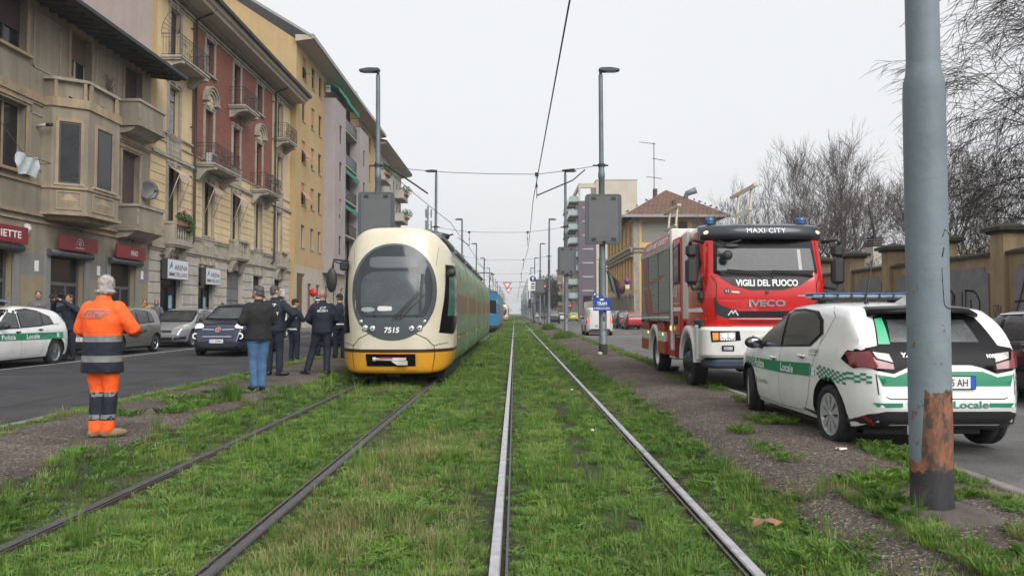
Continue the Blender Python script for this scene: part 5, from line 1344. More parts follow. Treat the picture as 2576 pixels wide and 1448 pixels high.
LAMP = mat('dark_lamp_housing', (.045, .055, .06), .5, .2); LENS = mat('led_lens', (.35, .36, .34), .3)
def lamp_pole_parts(o, side, h=9.44, rusty=True):
    b = MB().m(GREYMET); b.lathe([(.135, .15), (.135, .55), (.128, .56), (.125, 3.0), (.12, 3.1), (.105, 3.3), (.1, 3.35), (.098, 5.9), (.11, 5.92), (.11, 6.1), (.098, 6.12), (.092, 6.3), (.078, 6.45), (.075, 7.6), (.07, h-.12)], seg=14)
    b.m(mat('dark_pole_foot', (.03, .03, .03), .8)).lathe([(.142, .15), (.142, .5), (.13, .52)], seg=14)
    b.m(mat('pole_rust_patch', (.2, .09, .05), .9, var=.5, vs=14)); 
    for (a, z, hh) in ((-1.7, 1.25, .16), (-1.2, 1.5, .08), (-1.5, .95, .05)):
        b.lathe([(.13, z), (.131, z+hh)], seg=5, a0=a, a1=a+.7)
    b.build('pole', o)
    q = MB().m(LAMP); s = side
    q.tube([(0, 0, h-.15), (0, 0, h+.02), (s*.06, 0, h+.06)], .05, 8)
    pr = [(-.06, .07), (.0, .10), (.3, .11), (.56, .07), (.62, .03), (.5, 0), (.1, -.01), (-.04, .02)]
    q.prism([(s*x, h+z) for x, z in pr], -.13, .13); q.m(LENS).box(min(s*.18, s*.5), -.1, h-.016, max(s*.18, s*.5), .1, h-.001); q.build('lamp_head', o)
    c = MB().m(BLACK); c.lathe([(.125, 6.3), (.125, 6.38)], seg=12); c.box(-.28, -.02, 6.31, .22, .02, 6.36); c.build('clamp', o)
Ys = [24.6, 42.2, 64, 86.5, 109, 133, 155, 177, 199, 221, 243, 265, 287, 309, 331]
names = ['nearest', 'second', 'third', 'fourth', 'fifth', 'sixth', 'seventh', 'eighth', 'ninth', 'tenth', 'eleventh', 'twelfth', 'thirteenth', 'fourteenth', 'fifteenth']
for side, X in ((1, 2.87), (-1, -4.45)):
    first = None
    for i, Y in enumerate(Ys):
        lab = '%s street lamp pole along the %s of the tracks' % (names[i], 'right' if side > 0 else 'left')
        if i == 0 and side > 0: lab = 'nearest right lamp pole, carrying the blue TRAM sign and the big grey panel'
        if i == 0 and side < 0: lab = 'nearest left lamp pole rising behind the cream tram'
        if first is None:
            first = thing('street_lamp', lab, 'street lamp', (X, Y, 0), 0, 'street lamps along the tram line'); lamp_pole_parts(first, side); o = first
        else: o = copy_tree(first); o.location = (X, Y, 0); o['label'] = lab
        o.rotation_euler = (0, R(random.Random(i*7+side).uniform(-.4, .4)), 0)
# grey panels (information boards seen from behind)
PAN = mat('grey_panel_back', (.115, .118, .12), .55, .2, var=.1, vs=2); PANF = mat('grey_panel_frame', (.085, .088, .092), .5, .3)
def board(X, Y, z, w_=1.17, h=1.62, label='', first=None):
    o = thing('sign_board', label, 'sign board', (X, Y-.22, z), 0, 'grey boards on the lamp poles')
    def rr(w2, h2, r):
        P = []
        for (cx, cz, a0) in ((w2-r, h2-r, 0), (-w2+r, h2-r, 90), (-w2+r, -h2+r, 180), (w2-r, -h2+r, 270)):
            for k in range(5): a = R(a0+22.5*k); P.append((cx+r*math.cos(a), cz+r*math.sin(a)))
        return P
    f = MB().m(PANF); f.prism(rr(w_/2, h/2, .1), -.02, .14); 
    f.build('frame', o)
    q = MB().m(PAN); q.prism(rr(w_/2-.09, h/2-.09, .03), -.032, -.0201); q.m(mat('navy_edge', (.03, .04, .12), .5)).box(-w_/2+.09, -.034, -h/2+.12, -w_/2+.105, -.0325, h/2-.12); q.box(w_/2-.105, -.034, -h/2+.12, w_/2-.09, -.0325, h/2-.12)
    q.m(PANF); q.box(-w_/2+.14, -.036, h/2-.20, w_/2-.14, -.0325, h/2-.19); q.box(-w_/2+.14, -.036, -h/2+.20, w_/2-.14, -.0325, -h/2+.21)
    q.m(BLACK)
    for sx in (-1, 1):
        for sz in (-1, 1): q.box(sx*(w_/2-.27)-.08, -.037, sz*(h/2-.15)-.05, sx*(w_/2-.27)+.08, -.0326, sz*(h/2-.15)+.05)
    q.build('back_panel', o); k = MB().m(BLACK); k.lathe([(0, -.08), (.045, -.07), (.045, -.03)], (.02, 0, -h/2+.07), 'y', 12); k.m(GREYMET).box(-.1, .14, -.4, .1, .2, -.3); k.box(-.1, .14, .3, .1, .2, .4); k.build('lock', o)
board(2.87, 24.6, 4.55, label='large grey board on the nearest right lamp pole, above the blue TRAM sign')
board(-4.5, 24.6, 4.62, label='large grey board on the left lamp pole behind the cream tram roof')
board(2.9, 42.2, 4.42, 1.02, 1.56, 'smaller looking grey board on the second right lamp pole')
board(2.87, 86.5, 4.6, 1.05, 1.6, 'distant small grey board on the fourth right lamp pole')
# blue TRAM sign
o = thing('tram_sign', 'blue sign reading TRAM A PASSO DUOMO on the right lamp pole', 'sign', (2.82, 24.4, 1.82))
BLUE = mat('sign_blue', (.012, .06, .30), .4)
b = MB().m(BLUE); b.box(-.29, -.02, -.23, .27, 0, .19, .008); b.box(-.03, -.015, -.33, .03, .0, .26); b.m(ALU).box(-.03, 0, -.2, .03, .06, .1); b.build('plate', o)
q = MB(); text_on(q, 'TRAM', (-.01, -.023, -.005), (1, 0, 0), (0, 0, 1), width=.32, height=.12, mt=M_TXT, bold=.015); text_on(q, "A PASSO D'UOMO", (-.01, -.023, -.155), (1, 0, 0), (0, 0, 1), width=.52, height=.075, mt=M_TXT, bold=.01)
q.m(M_TXT); q.prism([(-.09, .10), (.03, .10), (.06, .15), (-.05, .15)], -.023, -.0205); q.build('lettering', o, fixn=False)
o = thing('arrow_sign', 'tiny blue square sign with a white upward arrow above the TRAM sign', 'sign', (2.58, 24.38, 2.12))
b = MB().m(BLUE).box(-.05, -.01, -.07, .05, 0, .07, .005); b.box(.0501, -.006, -.02, .22, 0, .0); b.m(M_TXT); b.prism([(-.01, -.04), (.01, -.04), (.01, 0), (.03, 0), (0, .045), (-.03, 0), (-.01, 0)], -.013, -.0105); b.build('plate', o)
def road_sign(X, Y, z, kind, label, pole=True, r=.3):
    o = thing('road_sign', label, 'road sign', (X, Y, .1))
    b = MB().m(GREYMET).tube([(0, 0, 0), (0, 0, z)], .03, 8); b.build('post', o)
    b = MB(); zc = z-.1
    if kind == 'red': b.m(mat('sign_red_back', (.45, .015, .03), .5)).lathe([(0, -.01), (r, -.01), (r, .01), (0, .01)], (0, -.04, zc), 'y', 24)
    if kind == 'nopark':
        b.m(mat('sign_red', (.55, .02, .03), .5)).lathe([(0, -.01), (r, -.01), (r, .01), (0, .01)], (0, -.04, zc), 'y', 24); b.m(BLUE).lathe([(0, -.013), (r*.78, -.013), (r*.78, -.0105)], (0, -.04, zc), 'y', 24)
        b.m(mat('sign_red', (0, 0, 0))).prism([(-.17, .14), (-.14, .17), (.17, -.14), (.14, -.17)], -.06, -.0535); b.v[-8:] = [v+Vector((0, 0, zc)) for v in b.v[-8:]]
        b.m(PAPER).box(-.22, -.05, zc-.85, .22, -.03, zc-.40); q = MB(); text_on(q, '0-24', (0, -.053, zc-.5), (1, 0, 0), (0, 0, 1), width=.3, height=.11, mt=BLACK); text_on(q, 'ambo i lati', (0, -.053, zc-.72), (1, 0, 0), (0, 0, 1), width=.36, height=.1, mt=BLACK); q.build('lettering', o, fixn=False)
    if kind == 'P':
        b.m(BLUE).box(-.3, -.05, zc-.35, .3, -.03, zc+.35, .01); b.m(PAPER).box(-.3, -.05, zc-.62, .3, -.03, zc-.37); q = MB(); text_on(q, 'P', (0, -.053, zc), (1, 0, 0), (0, 0, 1), height=.5, mt=M_TXT, bold=.03); q.build('lettering', o, fixn=False)
    if kind == 'arrow':
        b.m(PAPER).box(-.6, -.06, zc-1.5, .6, -.03, zc+.5, .01); b.m(BLUE).lathe([(0, -.013), (.4, -.013), (.4, .01)], (0, -.06, zc), 'y', 24); b.m(M_TXT).prism([(-.06, zc-.25), (.06, zc-.25), (.06, zc+.05), (.17, zc+.05), (0, zc+.28), (-.17, zc+.05), (-.06, zc+.05)], -.08, -.0735)
        b.m(BLACK).box(-.2, -.07, zc-.75, .2, -.061, zc-.55); b.box(-.25, -.07, zc-1.05, .25, -.061, zc-.9); b.box(-.25, -.07, zc-1.3, .25, -.061, zc-1.15)
    b.build('plate', o); return o
road_sign(-5.75*2.02, 43.5, 2.70, 'red', 'round red sign disc on a thin post left of the cream tram', r=.24)
road_sign(12.6, 84.5, 5.1, 'nopark', 'round no parking sign with a white plate before the yellow building', r=.38)
road_sign(12.75, 122, 4.4, 'P', 'blue P parking sign in front of the lilac tower')
road_sign(12.9, 190, 4.4, 'P', 'smaller more distant blue P parking sign')
road_sign(2.3, 96, 5.9, 'arrow', 'white board with a blue arrow disc beside the far grey board')
# traffic lights
LR = mat('red_light', (.4, .01, .01), .4, emit=(1, .05, .06), es=2.2); LGn = mat('green_lens', (.02, .10, .08), .4)
def tlight(X, Y, z, label, red=True, two=False):
    o = thing('traffic_light', label, 'traffic light', (X, Y, .1), 0, 'traffic lights at the crossing'); b = MB().m(GREYMET).tube([(0, 0, 0), (0, 0, z)], .06, 8); b.build('post', o)
    b = MB().m(BLACK)
    for dx in ((-.55, .55) if two else (0,)): b.box(dx-.2, -.3, z-1.4, dx+.2, -.06, z-.3, .04); b.box(min(0, dx), -.1, z-.9, max(0, dx), -.05, z-.8)
    b.build('housing', o)
    for dx in ((-.55, .55) if two else (0,)):
        q = MB().m(LR if red else LGn).lathe([(0, -.33), (.1, -.32), (.13, -.3)], (dx, 0, z-.5), 'y', 12); q.m(LGn).lathe([(0, -.33), (.1, -.32), (.13, -.3)], (dx, 0, z-1.2), 'y', 12); q.build('lens', o)
tlight(2.55, 101, 3.6, 'pair of dark traffic light heads under the white arrow board', False, True)
tlight(3.6, 92, 5.2, 'traffic light with a lit red lamp beside the far grey board')
tlight(11, 150, 3.4, 'small distant traffic light showing red over the right carriageway')
# overhead line
WIRE = mat('contact_wire', (.03, .03, .032), .6, .3)
def wire(name, pts, r, label, sag=0, n=10):
    b = MB().m(WIRE)
    for p, q in zip(pts[:-1], pts[1:]):
        p, q = Vector(p), Vector(q); b.tube([p.lerp(q, k/n)-Vector((0, 0, sag*4*(k/n)*(1-k/n))) for k in range(n+1)], r, 5, cap=False)
    return b.build(name, fixn=False, label=label, cat='overhead wire')
wire('contact_wire', [(.70, -8, 5.28)]+[(.68+(.08 if i % 2 else -.08), Y, 5.2) for i, Y in enumerate(Ys)], .012, 'black contact wire running over the free right hand track into the distance', .05)
wire('contact_wire', [(-4.35, 24.6, 6.35), (-2.9, 34, 5.6), (-2.55, 42.2, 5.2)]+[(-2.55, Y, 5.2) for Y in Ys[2:]], .012, 'black contact wire over the cream tram track, anchored to the nearest left pole', .05)
for i, Y in enumerate(Ys):
    if i == 0: P = [(-4.45, Y, 6.34), (-2.3, Y, 6.12), (.75, Y, 6.05), (2.87, Y, 6.36)]
    else: P = [(-4.45, Y, 6.34), (-2.55, Y, 6.06), (.7, Y, 6.04), (2.87, Y, 6.34)]
    o = wire('span_wire', P, .010, '%s span wire stretched between the pair of lamp poles' % names[i], .02, 4); o['group'] = 'span wires between the lamp poles'
    if i > 8: continue
    b = MB().m(WIRE)
    for x in (.72, -2.55):
        if i == 0 and x < 0: continue
        b.box(x-.06, Y-.05, 5.98, x+.06, Y+.05, 6.1); b.tube([(x, Y, 6.0), (x, Y, 5.25)], .012, 5); b.box(x-.03, Y-.04, 5.62, x+.03, Y+.04, 5.7)
    b.tube([(.72, Y, 5.35), (1.9, Y, 5.85 if i == 0 else 5.5), (2.3, Y, 6.2 if i == 0 else 5.7)], .022, 6) if i in (0, 4, 7) else None
    if i == 0: b.tube([(1.55, Y, 6.16), (1.95, Y, 6.21)], .035, 8)
    b.tube([(-2.55, Y, 5.3), (-3.2, Y, 5.75)], .02, 5) if i else b.tube([(-4.3, Y, 6.4), (-3.6, Y+2, 6.1), (-3.2, Y+3, 5.9)], .03, 5)
    b.build('wire_hanger', label='%s set of wire hangers and clamps below the span wire' % names[i], cat='wire hanger', group='wire hangers')
b = MB().m(GREYMET)
b.tube([(2.87, 24.6, 7.1), (3.0, 24.5, 7.15)], .015, 5); b.tube([(2.95, 24.55, 6.6), (3.1, 24.5, 6.62)], .012, 5)
# triangular warning pennants
for i, (Y, z) in enumerate(((120, 6.0), (148, 6.05))):
    b = MB().m(mat('pennant_pink', (.55, .16, .14), .7)).prism([(-.75, .45), (.75, .45), (0, -.75)], -.02, .02); b.m(WHITE).prism([(-.4, .27), (.4, .27), (0, -.38)], -.03, -.0201); b.m(WIRE).tube([(-2.5, 0, .5), (4.5, 0, .5)], .02, 4)
    o = b.build('warning_triangle', label=['nearer pink and white warning triangle hanging over the tracks', 'farther pink and white warning triangle hanging over the tracks'][i], cat='warning sign'); o.location = (-1.2, Y, z)
# ================================================================ TRAMS
TCREAM = mat('tram_cream', (.62, .57, .44), .32, coat=.4, var=.06, vs=1.5, dirt=(.42, .36, .24), da=.35, ds=1.0); TYEL = mat('tram_orange_yellow', (.60, .285, .018), .35, coat=.3, var=.08, dirt=(.3, .15, .03), da=.4, ds=1.5); TBRN = mat('tram_brown_band', (.035, .018, .016), .4)
TGREEN = mat('tram_green_film', (.125, .205, .105), .4, coat=.1, var=.15, vs=.7, dirt=(.18, .24, .17), da=.6, ds=.8); TGRY = mat('tram_slate', (.060, .072, .082), .35, coat=.2)
TGLS = mat('tram_windscreen', (.018, .024, .028), .08, coat=.15, spec=.5); TROOF = mat('tram_roof_grey', (.14, .14, .13), .7, var=.2)
TX = -2.52
def tram_ring(y, s, z0, z1, w_=1.2, n=56, yf=None, zc=1.6):
    """closed section: soft upper corners, tight lower ones"""
    P = []
    for k in range(n):
        t = 2*PI*k/n - PI/2; c, q = math.cos(t), math.sin(t)
        pe = 9.0 if q < 0 else 4.2
        x = math.copysign(abs(c)**(2/pe), c)*w_; zz = math.copysign(abs(q)**(2/pe), q)
        zm = (z0+z1)/2; z = zm+(z1-zm)*zz
        if z > 2.2: x *= 1-.13*((z-2.2)/1.1)**1.6
        if z < .9: x *= 1-.035*((.9-z)/.6)**2
        z = zc+(z-zc)*s; x *= s
        P.append(Vector((x, y + (yf(z, x) if yf else 0), z)))
    return P
def make_tram_front(par, y_nose=15.5):
    def yf(z, x): t = abs(x)/1.2; return .78*t**4.2+.12*t*t + (.105*max(0, z-1.3)**2) + .05*max(0, .8-z)
    rings = []
    for s in (.04, .2, .36, .52, .66, .78, .87, .93): rings.append(tram_ring(y_nose, s, 0.25, 3.33, yf=yf))
    for s, dy in ((.965, .015), (.985, .045), (.996, .10), (1.0, .18)): rings.append(tram_ring(y_nose+dy, s, 0.25, 3.33, yf=yf))
    for k, fr in ((1.15, .38), (1.45, .12), (1.72, 0)): rings.append(tram_ring(y_nose+k, 1.0, 0.25, 3.33, yf=lambda z, x, fr=fr: yf(z, x)*fr))
    b = MB(); b.smooth = True; b.m(TCREAM); b.loft(rings, caps=True)
    me = b.mesh('front'); bm = bmesh.new(); bm.from_mesh(me); bmesh.ops.recalc_face_normals(bm, faces=bm.faces)
    for zc in (.765, .695): bmesh.ops.bisect_plane(bm, geom=bm.verts[:]+bm.edges[:]+bm.faces[:], plane_co=(0, 0, zc), plane_no=(0, 0, 1))
    bm.to_mesh(me); bm.free()
    me.materials.append(TBRN); me.materials.append(TYEL)
    for p in me.polygons: z = p.center.z; p.material_index = 0 if z > .765 else (1 if z > .695 else 2); p.use_smooth = True
    return me
tr = thing('tram', 'cream and yellow tram with green sides and a big oval windscreen, number 7515', 'tram', (TX, 0, 0))
me = make_tram_front(tr); put(me, 'cab', tr); D = Decal(bvh_of(me), 60)
# the oval: grey surround, glass
b = MB(); D.add(b, ellipse(0, 1.955, .885, 1.01, 44, 2.15), '-y', .006, .09, TGRY); b.build('windscreen_surround', tr, fixn=False)
b = MB(); gl = [(x, z) for x, z in ellipse(0, 1.92, .80, .95, 44, 2.2) if z > 1.27]; gl = [(-.70, 1.30)]+[p for p in sorted(gl, key=lambda p: -math.atan2(p[1]-1.9, p[0]) if False else 0)] if False else ellipse(0, 2.0, .80, .92, 44, 2.2)
gl = [(x, max(z, 1.42)) for x, z in gl]; D.add(b, [p for i, p in enumerate(gl) if p != gl[i-1]], '-y', .010, .09, TGLS); ws = b.build('windscreen', tr, fixn=False)
b = MB(); D.add(b, [(x, max(z, 1.47)) for x, z in ellipse(0, 1.90, .66, .47, 36, 4)], '-y', .013, .09, mat('tram_windscreen_view', (.065, .08, .085), .15, var=.3, vs=2.2, coat=.1)); b.build('cab_view', ws, fixn=False)
b = MB(); D.add(b, ellipse(0, 2.56, .50, .12, 24, 5), '-y', .013, .08, mat('destination_display', (.10, .108, .118), .25)); b.build('destination_display', ws, fixn=False)
b = MB(); D.add(b, [(x, z) for x, z in ellipse(-.18, 1.60, .12, .05, 10, 4)], '-y', .016, .05, mat('paper_on_dash', (.6, .62, .62), .6)); D.add(b, ellipse(-.05, 1.60, .05, .045, 10, 4), '-y', .016, .05); D.add(b, ellipse(-.5, 1.58, .15, .05, 12), '-y', .016, .05, mat('dash_light', (.3, .36, .36), .4)); b.build('dashboard_papers', ws, fixn=False)
b = MB(); D.line(b, [(.60, 2.32), (.57, 1.55)], '-y', .045, .03, mt=BLACK); D.line(b, [(.08, 1.38), (.60, 1.96)], '-y', .03, .03); D.line(b, [(.16, 1.38), (.64, 1.88)], '-y', .024, .035); D.line(b, [(.02, 1.38), (.52, 1.94)], '-y', .02, .032); b.m(BLACK)
b.build('wiper', tr, fixn=False)
def lamp(x, z, r, lit=True, nm='headlight'):
    h = D.hit((x, z), '-y', .0); q = MB().m(CHROME).lathe([(r, -.0), (r+.012, -.02), (r, -.025)], (h.x, h.y, h.z), 'y', 18); q.m(mat('clear_lens', (.55, .56, .55), .1, coat=.6)); q.lathe([(0, -.03), (r*.6, -.028), (r, -.012)], (h.x, h.y, h.z), 'y', 18); q.m(BLACK).lathe([(0, -.033), (r*.35, -.031)], (h.x, h.y, h.z), 'y', 10); q.build(nm, tr)
for s in (-1, 1): lamp(s*.56, 1.20, .052); lamp(s*.40, 1.19, .052); lamp(s*.655, 1.33, .032, nm='indicator')
b = MB(); D.text(b, '7515', (0, 1.16), .31, .115, '-y', .012, mt=M_TXT, bold=.03, shear=.12); b.build('fleet_number', tr, fixn=False)
b = MB(); D.line(b, [(-.80, .30), (-.85, .6), (-.84, .82), (-.70, .98), (-.5, 1.08), (.5, 1.08), (.70, .98), (.84, .82), (.85, .6), (.80, .30)], '-y', .014, .004, mt=DARKGAP)
D.line(b, [(.84, .84), (1.19, .90)], '-y', .012, .004); D.line(b, [(-.84, .84), (-1.19, .90)], '-y', .012, .004)
for s in (-1, 1): D.line(b, [(s*.9, 2.9), (s*.86, 2.5), (s*.78, 2.2)][:2], '-y', .006, .003)
b.build('panel_gap', tr, fixn=False)
# coupler recess
b = MB(); D.add(b, [(-.58, .34), (.52, .34), (.52, .68), (-.60, .68)], '-y', .006, .08, TYEL); D.add(b, [(-.52, .42), (.48, .42), (.48, .67), (-.54, .67)], '-y', .012, .08, GLOSSBLK)
h = D.hit((0, .55), '-y', .0); y = h.y-.05
b.m(mat('coupler_white', (.55, .53, .5), .5, var=.3)); b.tube([(-.34, y, .565), (.12, y, .56)], .03, 10); b.tube([(-.38, y, .565), (-.32, y, .565)], .045, 10); b.box(.02, y-.05, .53, .30, y+.03, .60, .01); b.prism([(.0, .53), (.33, .53), (.33, .45), (.12, .45)], y-.04, y+.02); b.m(mat('coupler_red', (.5, .05, .03), .5)).box(-.25, y-.045, .585, .28, y+.02, .602); b.build('coupler', tr)
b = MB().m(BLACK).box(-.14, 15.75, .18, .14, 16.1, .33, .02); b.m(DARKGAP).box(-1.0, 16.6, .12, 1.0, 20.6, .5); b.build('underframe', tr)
# side corner windows of the cab
b = MB()
for s, ax in ((1, '+x'), (-1, '-x')):
    D.add(b, [(15.84, 1.10), (16.35, 1.06), (16.9, 1.2), (17.12, 1.3), (17.12, 2.56), (16.16, 2.54), (16.06, 2.0), (15.93, 1.5)], ax, .006, .06, GLOSSBLK)
    D.add(b, [(16.10, 1.45), (17.05, 1.45), (17.05, 2.32), (16.25, 2.32)], ax, .012, .08, mat('green_tinted_glass', (.03, .12, .095), .06, coat=.5)); 
b.build('side_window', tr, fixn=False)
b = MB(); D.text(b, 'Sirietto', (16.85, 2.74), .42, .14, '+x', .01, mt=BLACK); D.line(b, [(16.6, 2.65), (17.1, 2.65)], '+x', .015, .01); b.build('lettering', tr, fixn=False)
for s in (-1, 1):
    b = MB().m(BLACK)
    if s < 0:
        b.tube([(-1.0, 16.4, 2.62), (-1.30, 15.9, 2.64), (-1.32, 15.9, 2.45)], .022, 6); b.tube([(-1.0, 16.4, 2.46), (-1.28, 15.9, 2.60)], .015, 5); b.box(-1.2, 16.0, 2.42, -1.05, 16.3, 2.6, .02); b.ell((-1.33, 15.86, 2.2), (.115, .07, .26), 16, 10)
    else: b.ell((1.17, 16.05, 2.36), (.09, .09, .09), 12, 8)
    b.build('wing_mirror', tr)
# following modules
def tram_sec(y0, y1, w_, z0, z1, mtab, par, nm='body_module'):
    rings = [tram_ring(y, 1, z0, z1, w_) for y in (y0, y1)]
    rings = [[Vector((p.x*(1-.0), p.y, p.z)) for p in r] for r in rings]
    b = MB(); b.smooth = True; b.m(mtab[0]); b.loft(rings, caps=True); me = b.mesh(nm)
    bm = bmesh.new(); bm.from_mesh(me); bmesh.ops.recalc_face_normals(bm, faces=bm.faces)
    for zc in (2.86, .6): bmesh.ops.bisect_plane(bm, geom=bm.verts[:]+bm.edges[:]+bm.faces[:], plane_co=(0, 0, zc), plane_no=(0, 0, 1))
    bm.to_mesh(me); bm.free()
    for q in mtab[1:]: me.materials.append(q)
    for p in me.polygons: p.material_index = 1 if p.center.z > 2.86 else 0; p.use_smooth = True
    return put(me, nm, par), me
segs = [(17.24, 21.35), (21.75, 26.0), (26.4, 30.2), (30.6, 34.8), (35.2, 40.0)]
for i, (a, c) in enumerate(segs):
    o, me = tram_sec(a, c, 1.2, .28, 3.28, [TGREEN, TROOF], tr); d2 = Decal(bvh_of(me), 6)
    b = MB()
    for s, ax in ((1, '+x'), (-1, '-x')):
        D2 = d2
        D2.add(b, [(a+.12, 2.62), (c-.12, 2.62), (c-.12, 2.82), (a+.12, 2.82)], ax, .004, .5, mat('pale_green_strip', (.20, .27, .17), .4, var=.15))
        for k in range(int((c-a)/1.05)): D2.line(b, [(a+.1+1.05*k, .36), (a+.1+1.05*k, 2.84)], ax, .012, .005, mt=DARKGAP)
        D2.line(b, [(a, 1.0), (c, .98)], ax, .01, .005, mt=DARKGAP)
    b.build('side_panel', o, fixn=False)
    b = MB()
    for s, ax in ((1, '+x'),):
        yy = a+.5
        while yy < c-.9: 
            D2.text(b, ['FUTURO', 'MILANO', 'FUTURO', 'MILANO', 'FUTURO'][i][:6], ((a+c)/2, 1.72), (c-a)*.82, .5, ax, .008, mt=mat('faded_red_letters', (.42, .12, .08), .5, var=.3)); break
        D2.text(b, 'un viaggio verde', ((a+c)/2, 1.28), (c-a)*.6, .12, ax, .008, mt=mat('faded_grey_letters', (.3, .42, .28), .5)) if i < 3 else None
        for k in range(5): D2.line(b, [(a+1.0, 2.30+.05*k), (a+1.22, 2.30+.05*k)], ax, .025, .006, mt=BLACK)
    b.build('side_lettering', o, fixn=False)
    b = MB().m(mat('orange_reflector', (.7, .18, .03), .4))
    b.box(1.19, a+.55, .93, 1.215, a+.68, .98); b.box(1.19, c-.6, .93, 1.215, c-.5, .98); b.build('reflector', o)
    b = MB().m(GREYMET); b.box(-.85, a+.3, 3.2, .85, c-.3, 3.38, .05); b.box(-.6, a+.6, 3.38, .6, a+1.8, 3.5, .05); b.build('roof_unit', o)
    if i < 4: q = MB().m(BLACK); ra = [tram_ring(y, .95 if k % 2 else .975, .42, 3.2, 1.2) for k, y in enumerate([c-.01, c+.08, c+.16, c+.24, c+.32, c+.41])]; q.loft(ra, caps=False); q.build('bellows', tr)
q = MB().m(BLACK); q.loft([tram_ring(y, .985, .42, 3.25, 1.2) for y in (17.18, 17.26)], caps=False); q.build('bellows', tr)
# pantograph of the rear section and front roof gear
b = MB().m(BLACK); b.tube([(.45, 18.5, 3.32), (.6, 18.7, 3.46), (.85, 18.9, 3.42)], .07, 8); b.tube([(.4, 18.4, 3.3), (1.0, 18.6, 3.45)], .02, 5); b.build('roof_cable', tr)
def pantograph(par, y, z):
    b = MB().m(IRON)
    for s in (-1, 1): b.tube([(s*.5, y-.7, z), (s*.35, y+.6, z+.8), (s*.55, y-.1, z+1.6)], .03, 5)
    b.tube([(-.8, y-.1, z+1.45), (-.6, y-.1, z+1.62), (.6, y-.1, z+1.62), (.8, y-.1, z+1.45)], .035, 5); b.tube([(-.6, y+.1, z+1.62), (.6, y+.1, z+1.62)], .03, 5); b.build('pantograph', par)
# blue patchwork tram
tb = thing('tram', 'older blue patchwork tram waiting behind the cream one', 'tram', (TX, 60, 0), 0)
BL1 = mat('tram_blue', (.03, .16, .33), .4); BL2 = mat('tram_teal', (.10, .40, .42), .4); BL3 = mat('tram_dark_navy', (.02, .03, .06), .4); BLO = mat('tram_orange_patch', (.75, .30, .02), .4); BLP = mat('tram_pink_patch', (.55, .28, .22), .4)
rb = random.Random(8); b = MB()
cols = [BL1, BL1, BL3, BL2, BL1]
for y, flip in ((0, 1), ):
    for ix in range(8):
        for iz in range(9):
            x0 = -1.16+.29*ix; z0 = .55+.29*iz; b.m(BL1 if iz < 3 and ix > 1 else rb.choice(cols)); b.quad((x0, 0, z0), (x0+.29, 0, z0), (x0+.29, 0, z0+.29), (x0, 0, z0+.29))
for iy in range(90):
    for iz in range(9):
        y0 = .33*iy; z0 = .55+.29*iz; b.m(rb.choice([BL1, BL1, BL2, BL3, mat('tram_grey_patch', (.25, .33, .36), .4)])); b.quad((1.16, y0, z0), (1.16, y0+.33, z0), (1.16, y0+.33, z0+.29), (1.16, y0, z0+.29)); b.quad((-1.16, y0, z0), (-1.16, y0+.33, z0), (-1.16, y0+.33, z0+.29), (-1.16, y0, z0+.29))
b.m(TROOF).box(-1.1, .1, 3.16, 1.1, 29.6, 3.3, .05); b.m(BL3).box(-1.16, .001, .35, 1.16, 29.7, .549); b.quad((-1.16, 29.7, .5), (1.16, 29.7, .5), (1.16, 29.7, 3.2), (-1.16, 29.7, 3.2))
b.build('body', tb, fixn=False)
b = MB().m(GLASS); b.box(-.95, -.03, 1.45, .3, -.002, 2.6, .01); b.box(.35, -.03, 1.5, 1.05, -.002, 2.55, .01); b.build('windscreen', tb)
for k in range(12): b = MB().m(GLASS).box(1.161, .6+2.4*k, 1.5, 1.18, 2.7+2.4*k, 2.5, .005); b.build('side_window', tb)
b = MB().m(BLO).box(.2, -.02, .95, .5, -.002, 1.35, .01); b.box(-.9, -.02, .9, -.7, -.002, 1.5, .01); b.m(BLP).prism([(-.8, 3.1), (.1, 3.1), (0, 2.65), (-.4, 2.65)], -.02, -.001); b.build('colour_patch', tb)
b = MB().m(BLACK).box(-.9, -.1, .3, .9, 0, .5, .03); b.build('bumper', tb); pantograph(tb, 4, 3.3)
b = MB().m(GREYMET); b.box(-.5, 1, 3.3, .5, 2.2, 3.6, .03); b.box(-.4, 5.5, 3.3, .6, 7, 3.55, .03); b.build('roof_unit', tb)
tc_ = thing('tram', 'most distant cream and yellow tram behind the blue one', 'tram', (TX, 137.5, 0)); put(make_tram_front(tc_), 'cab', tc_).location = (0, 0, 0)
o = [k for k in bpy.data.objects if k.parent == tc_][0]
b = MB(); D3 = Decal(bvh_of(o.data), 60); D3.add(b, ellipse(0, 1.955, .885, 1.01, 30, 2.1), '-y', .02, .2, TGRY); D3.add(b, [(x, max(z, 1.28)) for x, z in ellipse(0, 1.93, .80, .93, 44, 2.2)], '-y', .03, .2, GLASS); b.build('windscreen', tc_, fixn=False)
b = MB(); D3.add(b, [(16.1, 1.15), (17.4, 1.3), (17.4, 2.5), (16.2, 2.5)], '+x', .03, .2, GLASS); b.build('side_window', tc_, fixn=False)
tram_sec(17.2, 40, 1.2, .32, 3.28, [TCREAM, TROOF], tc_)
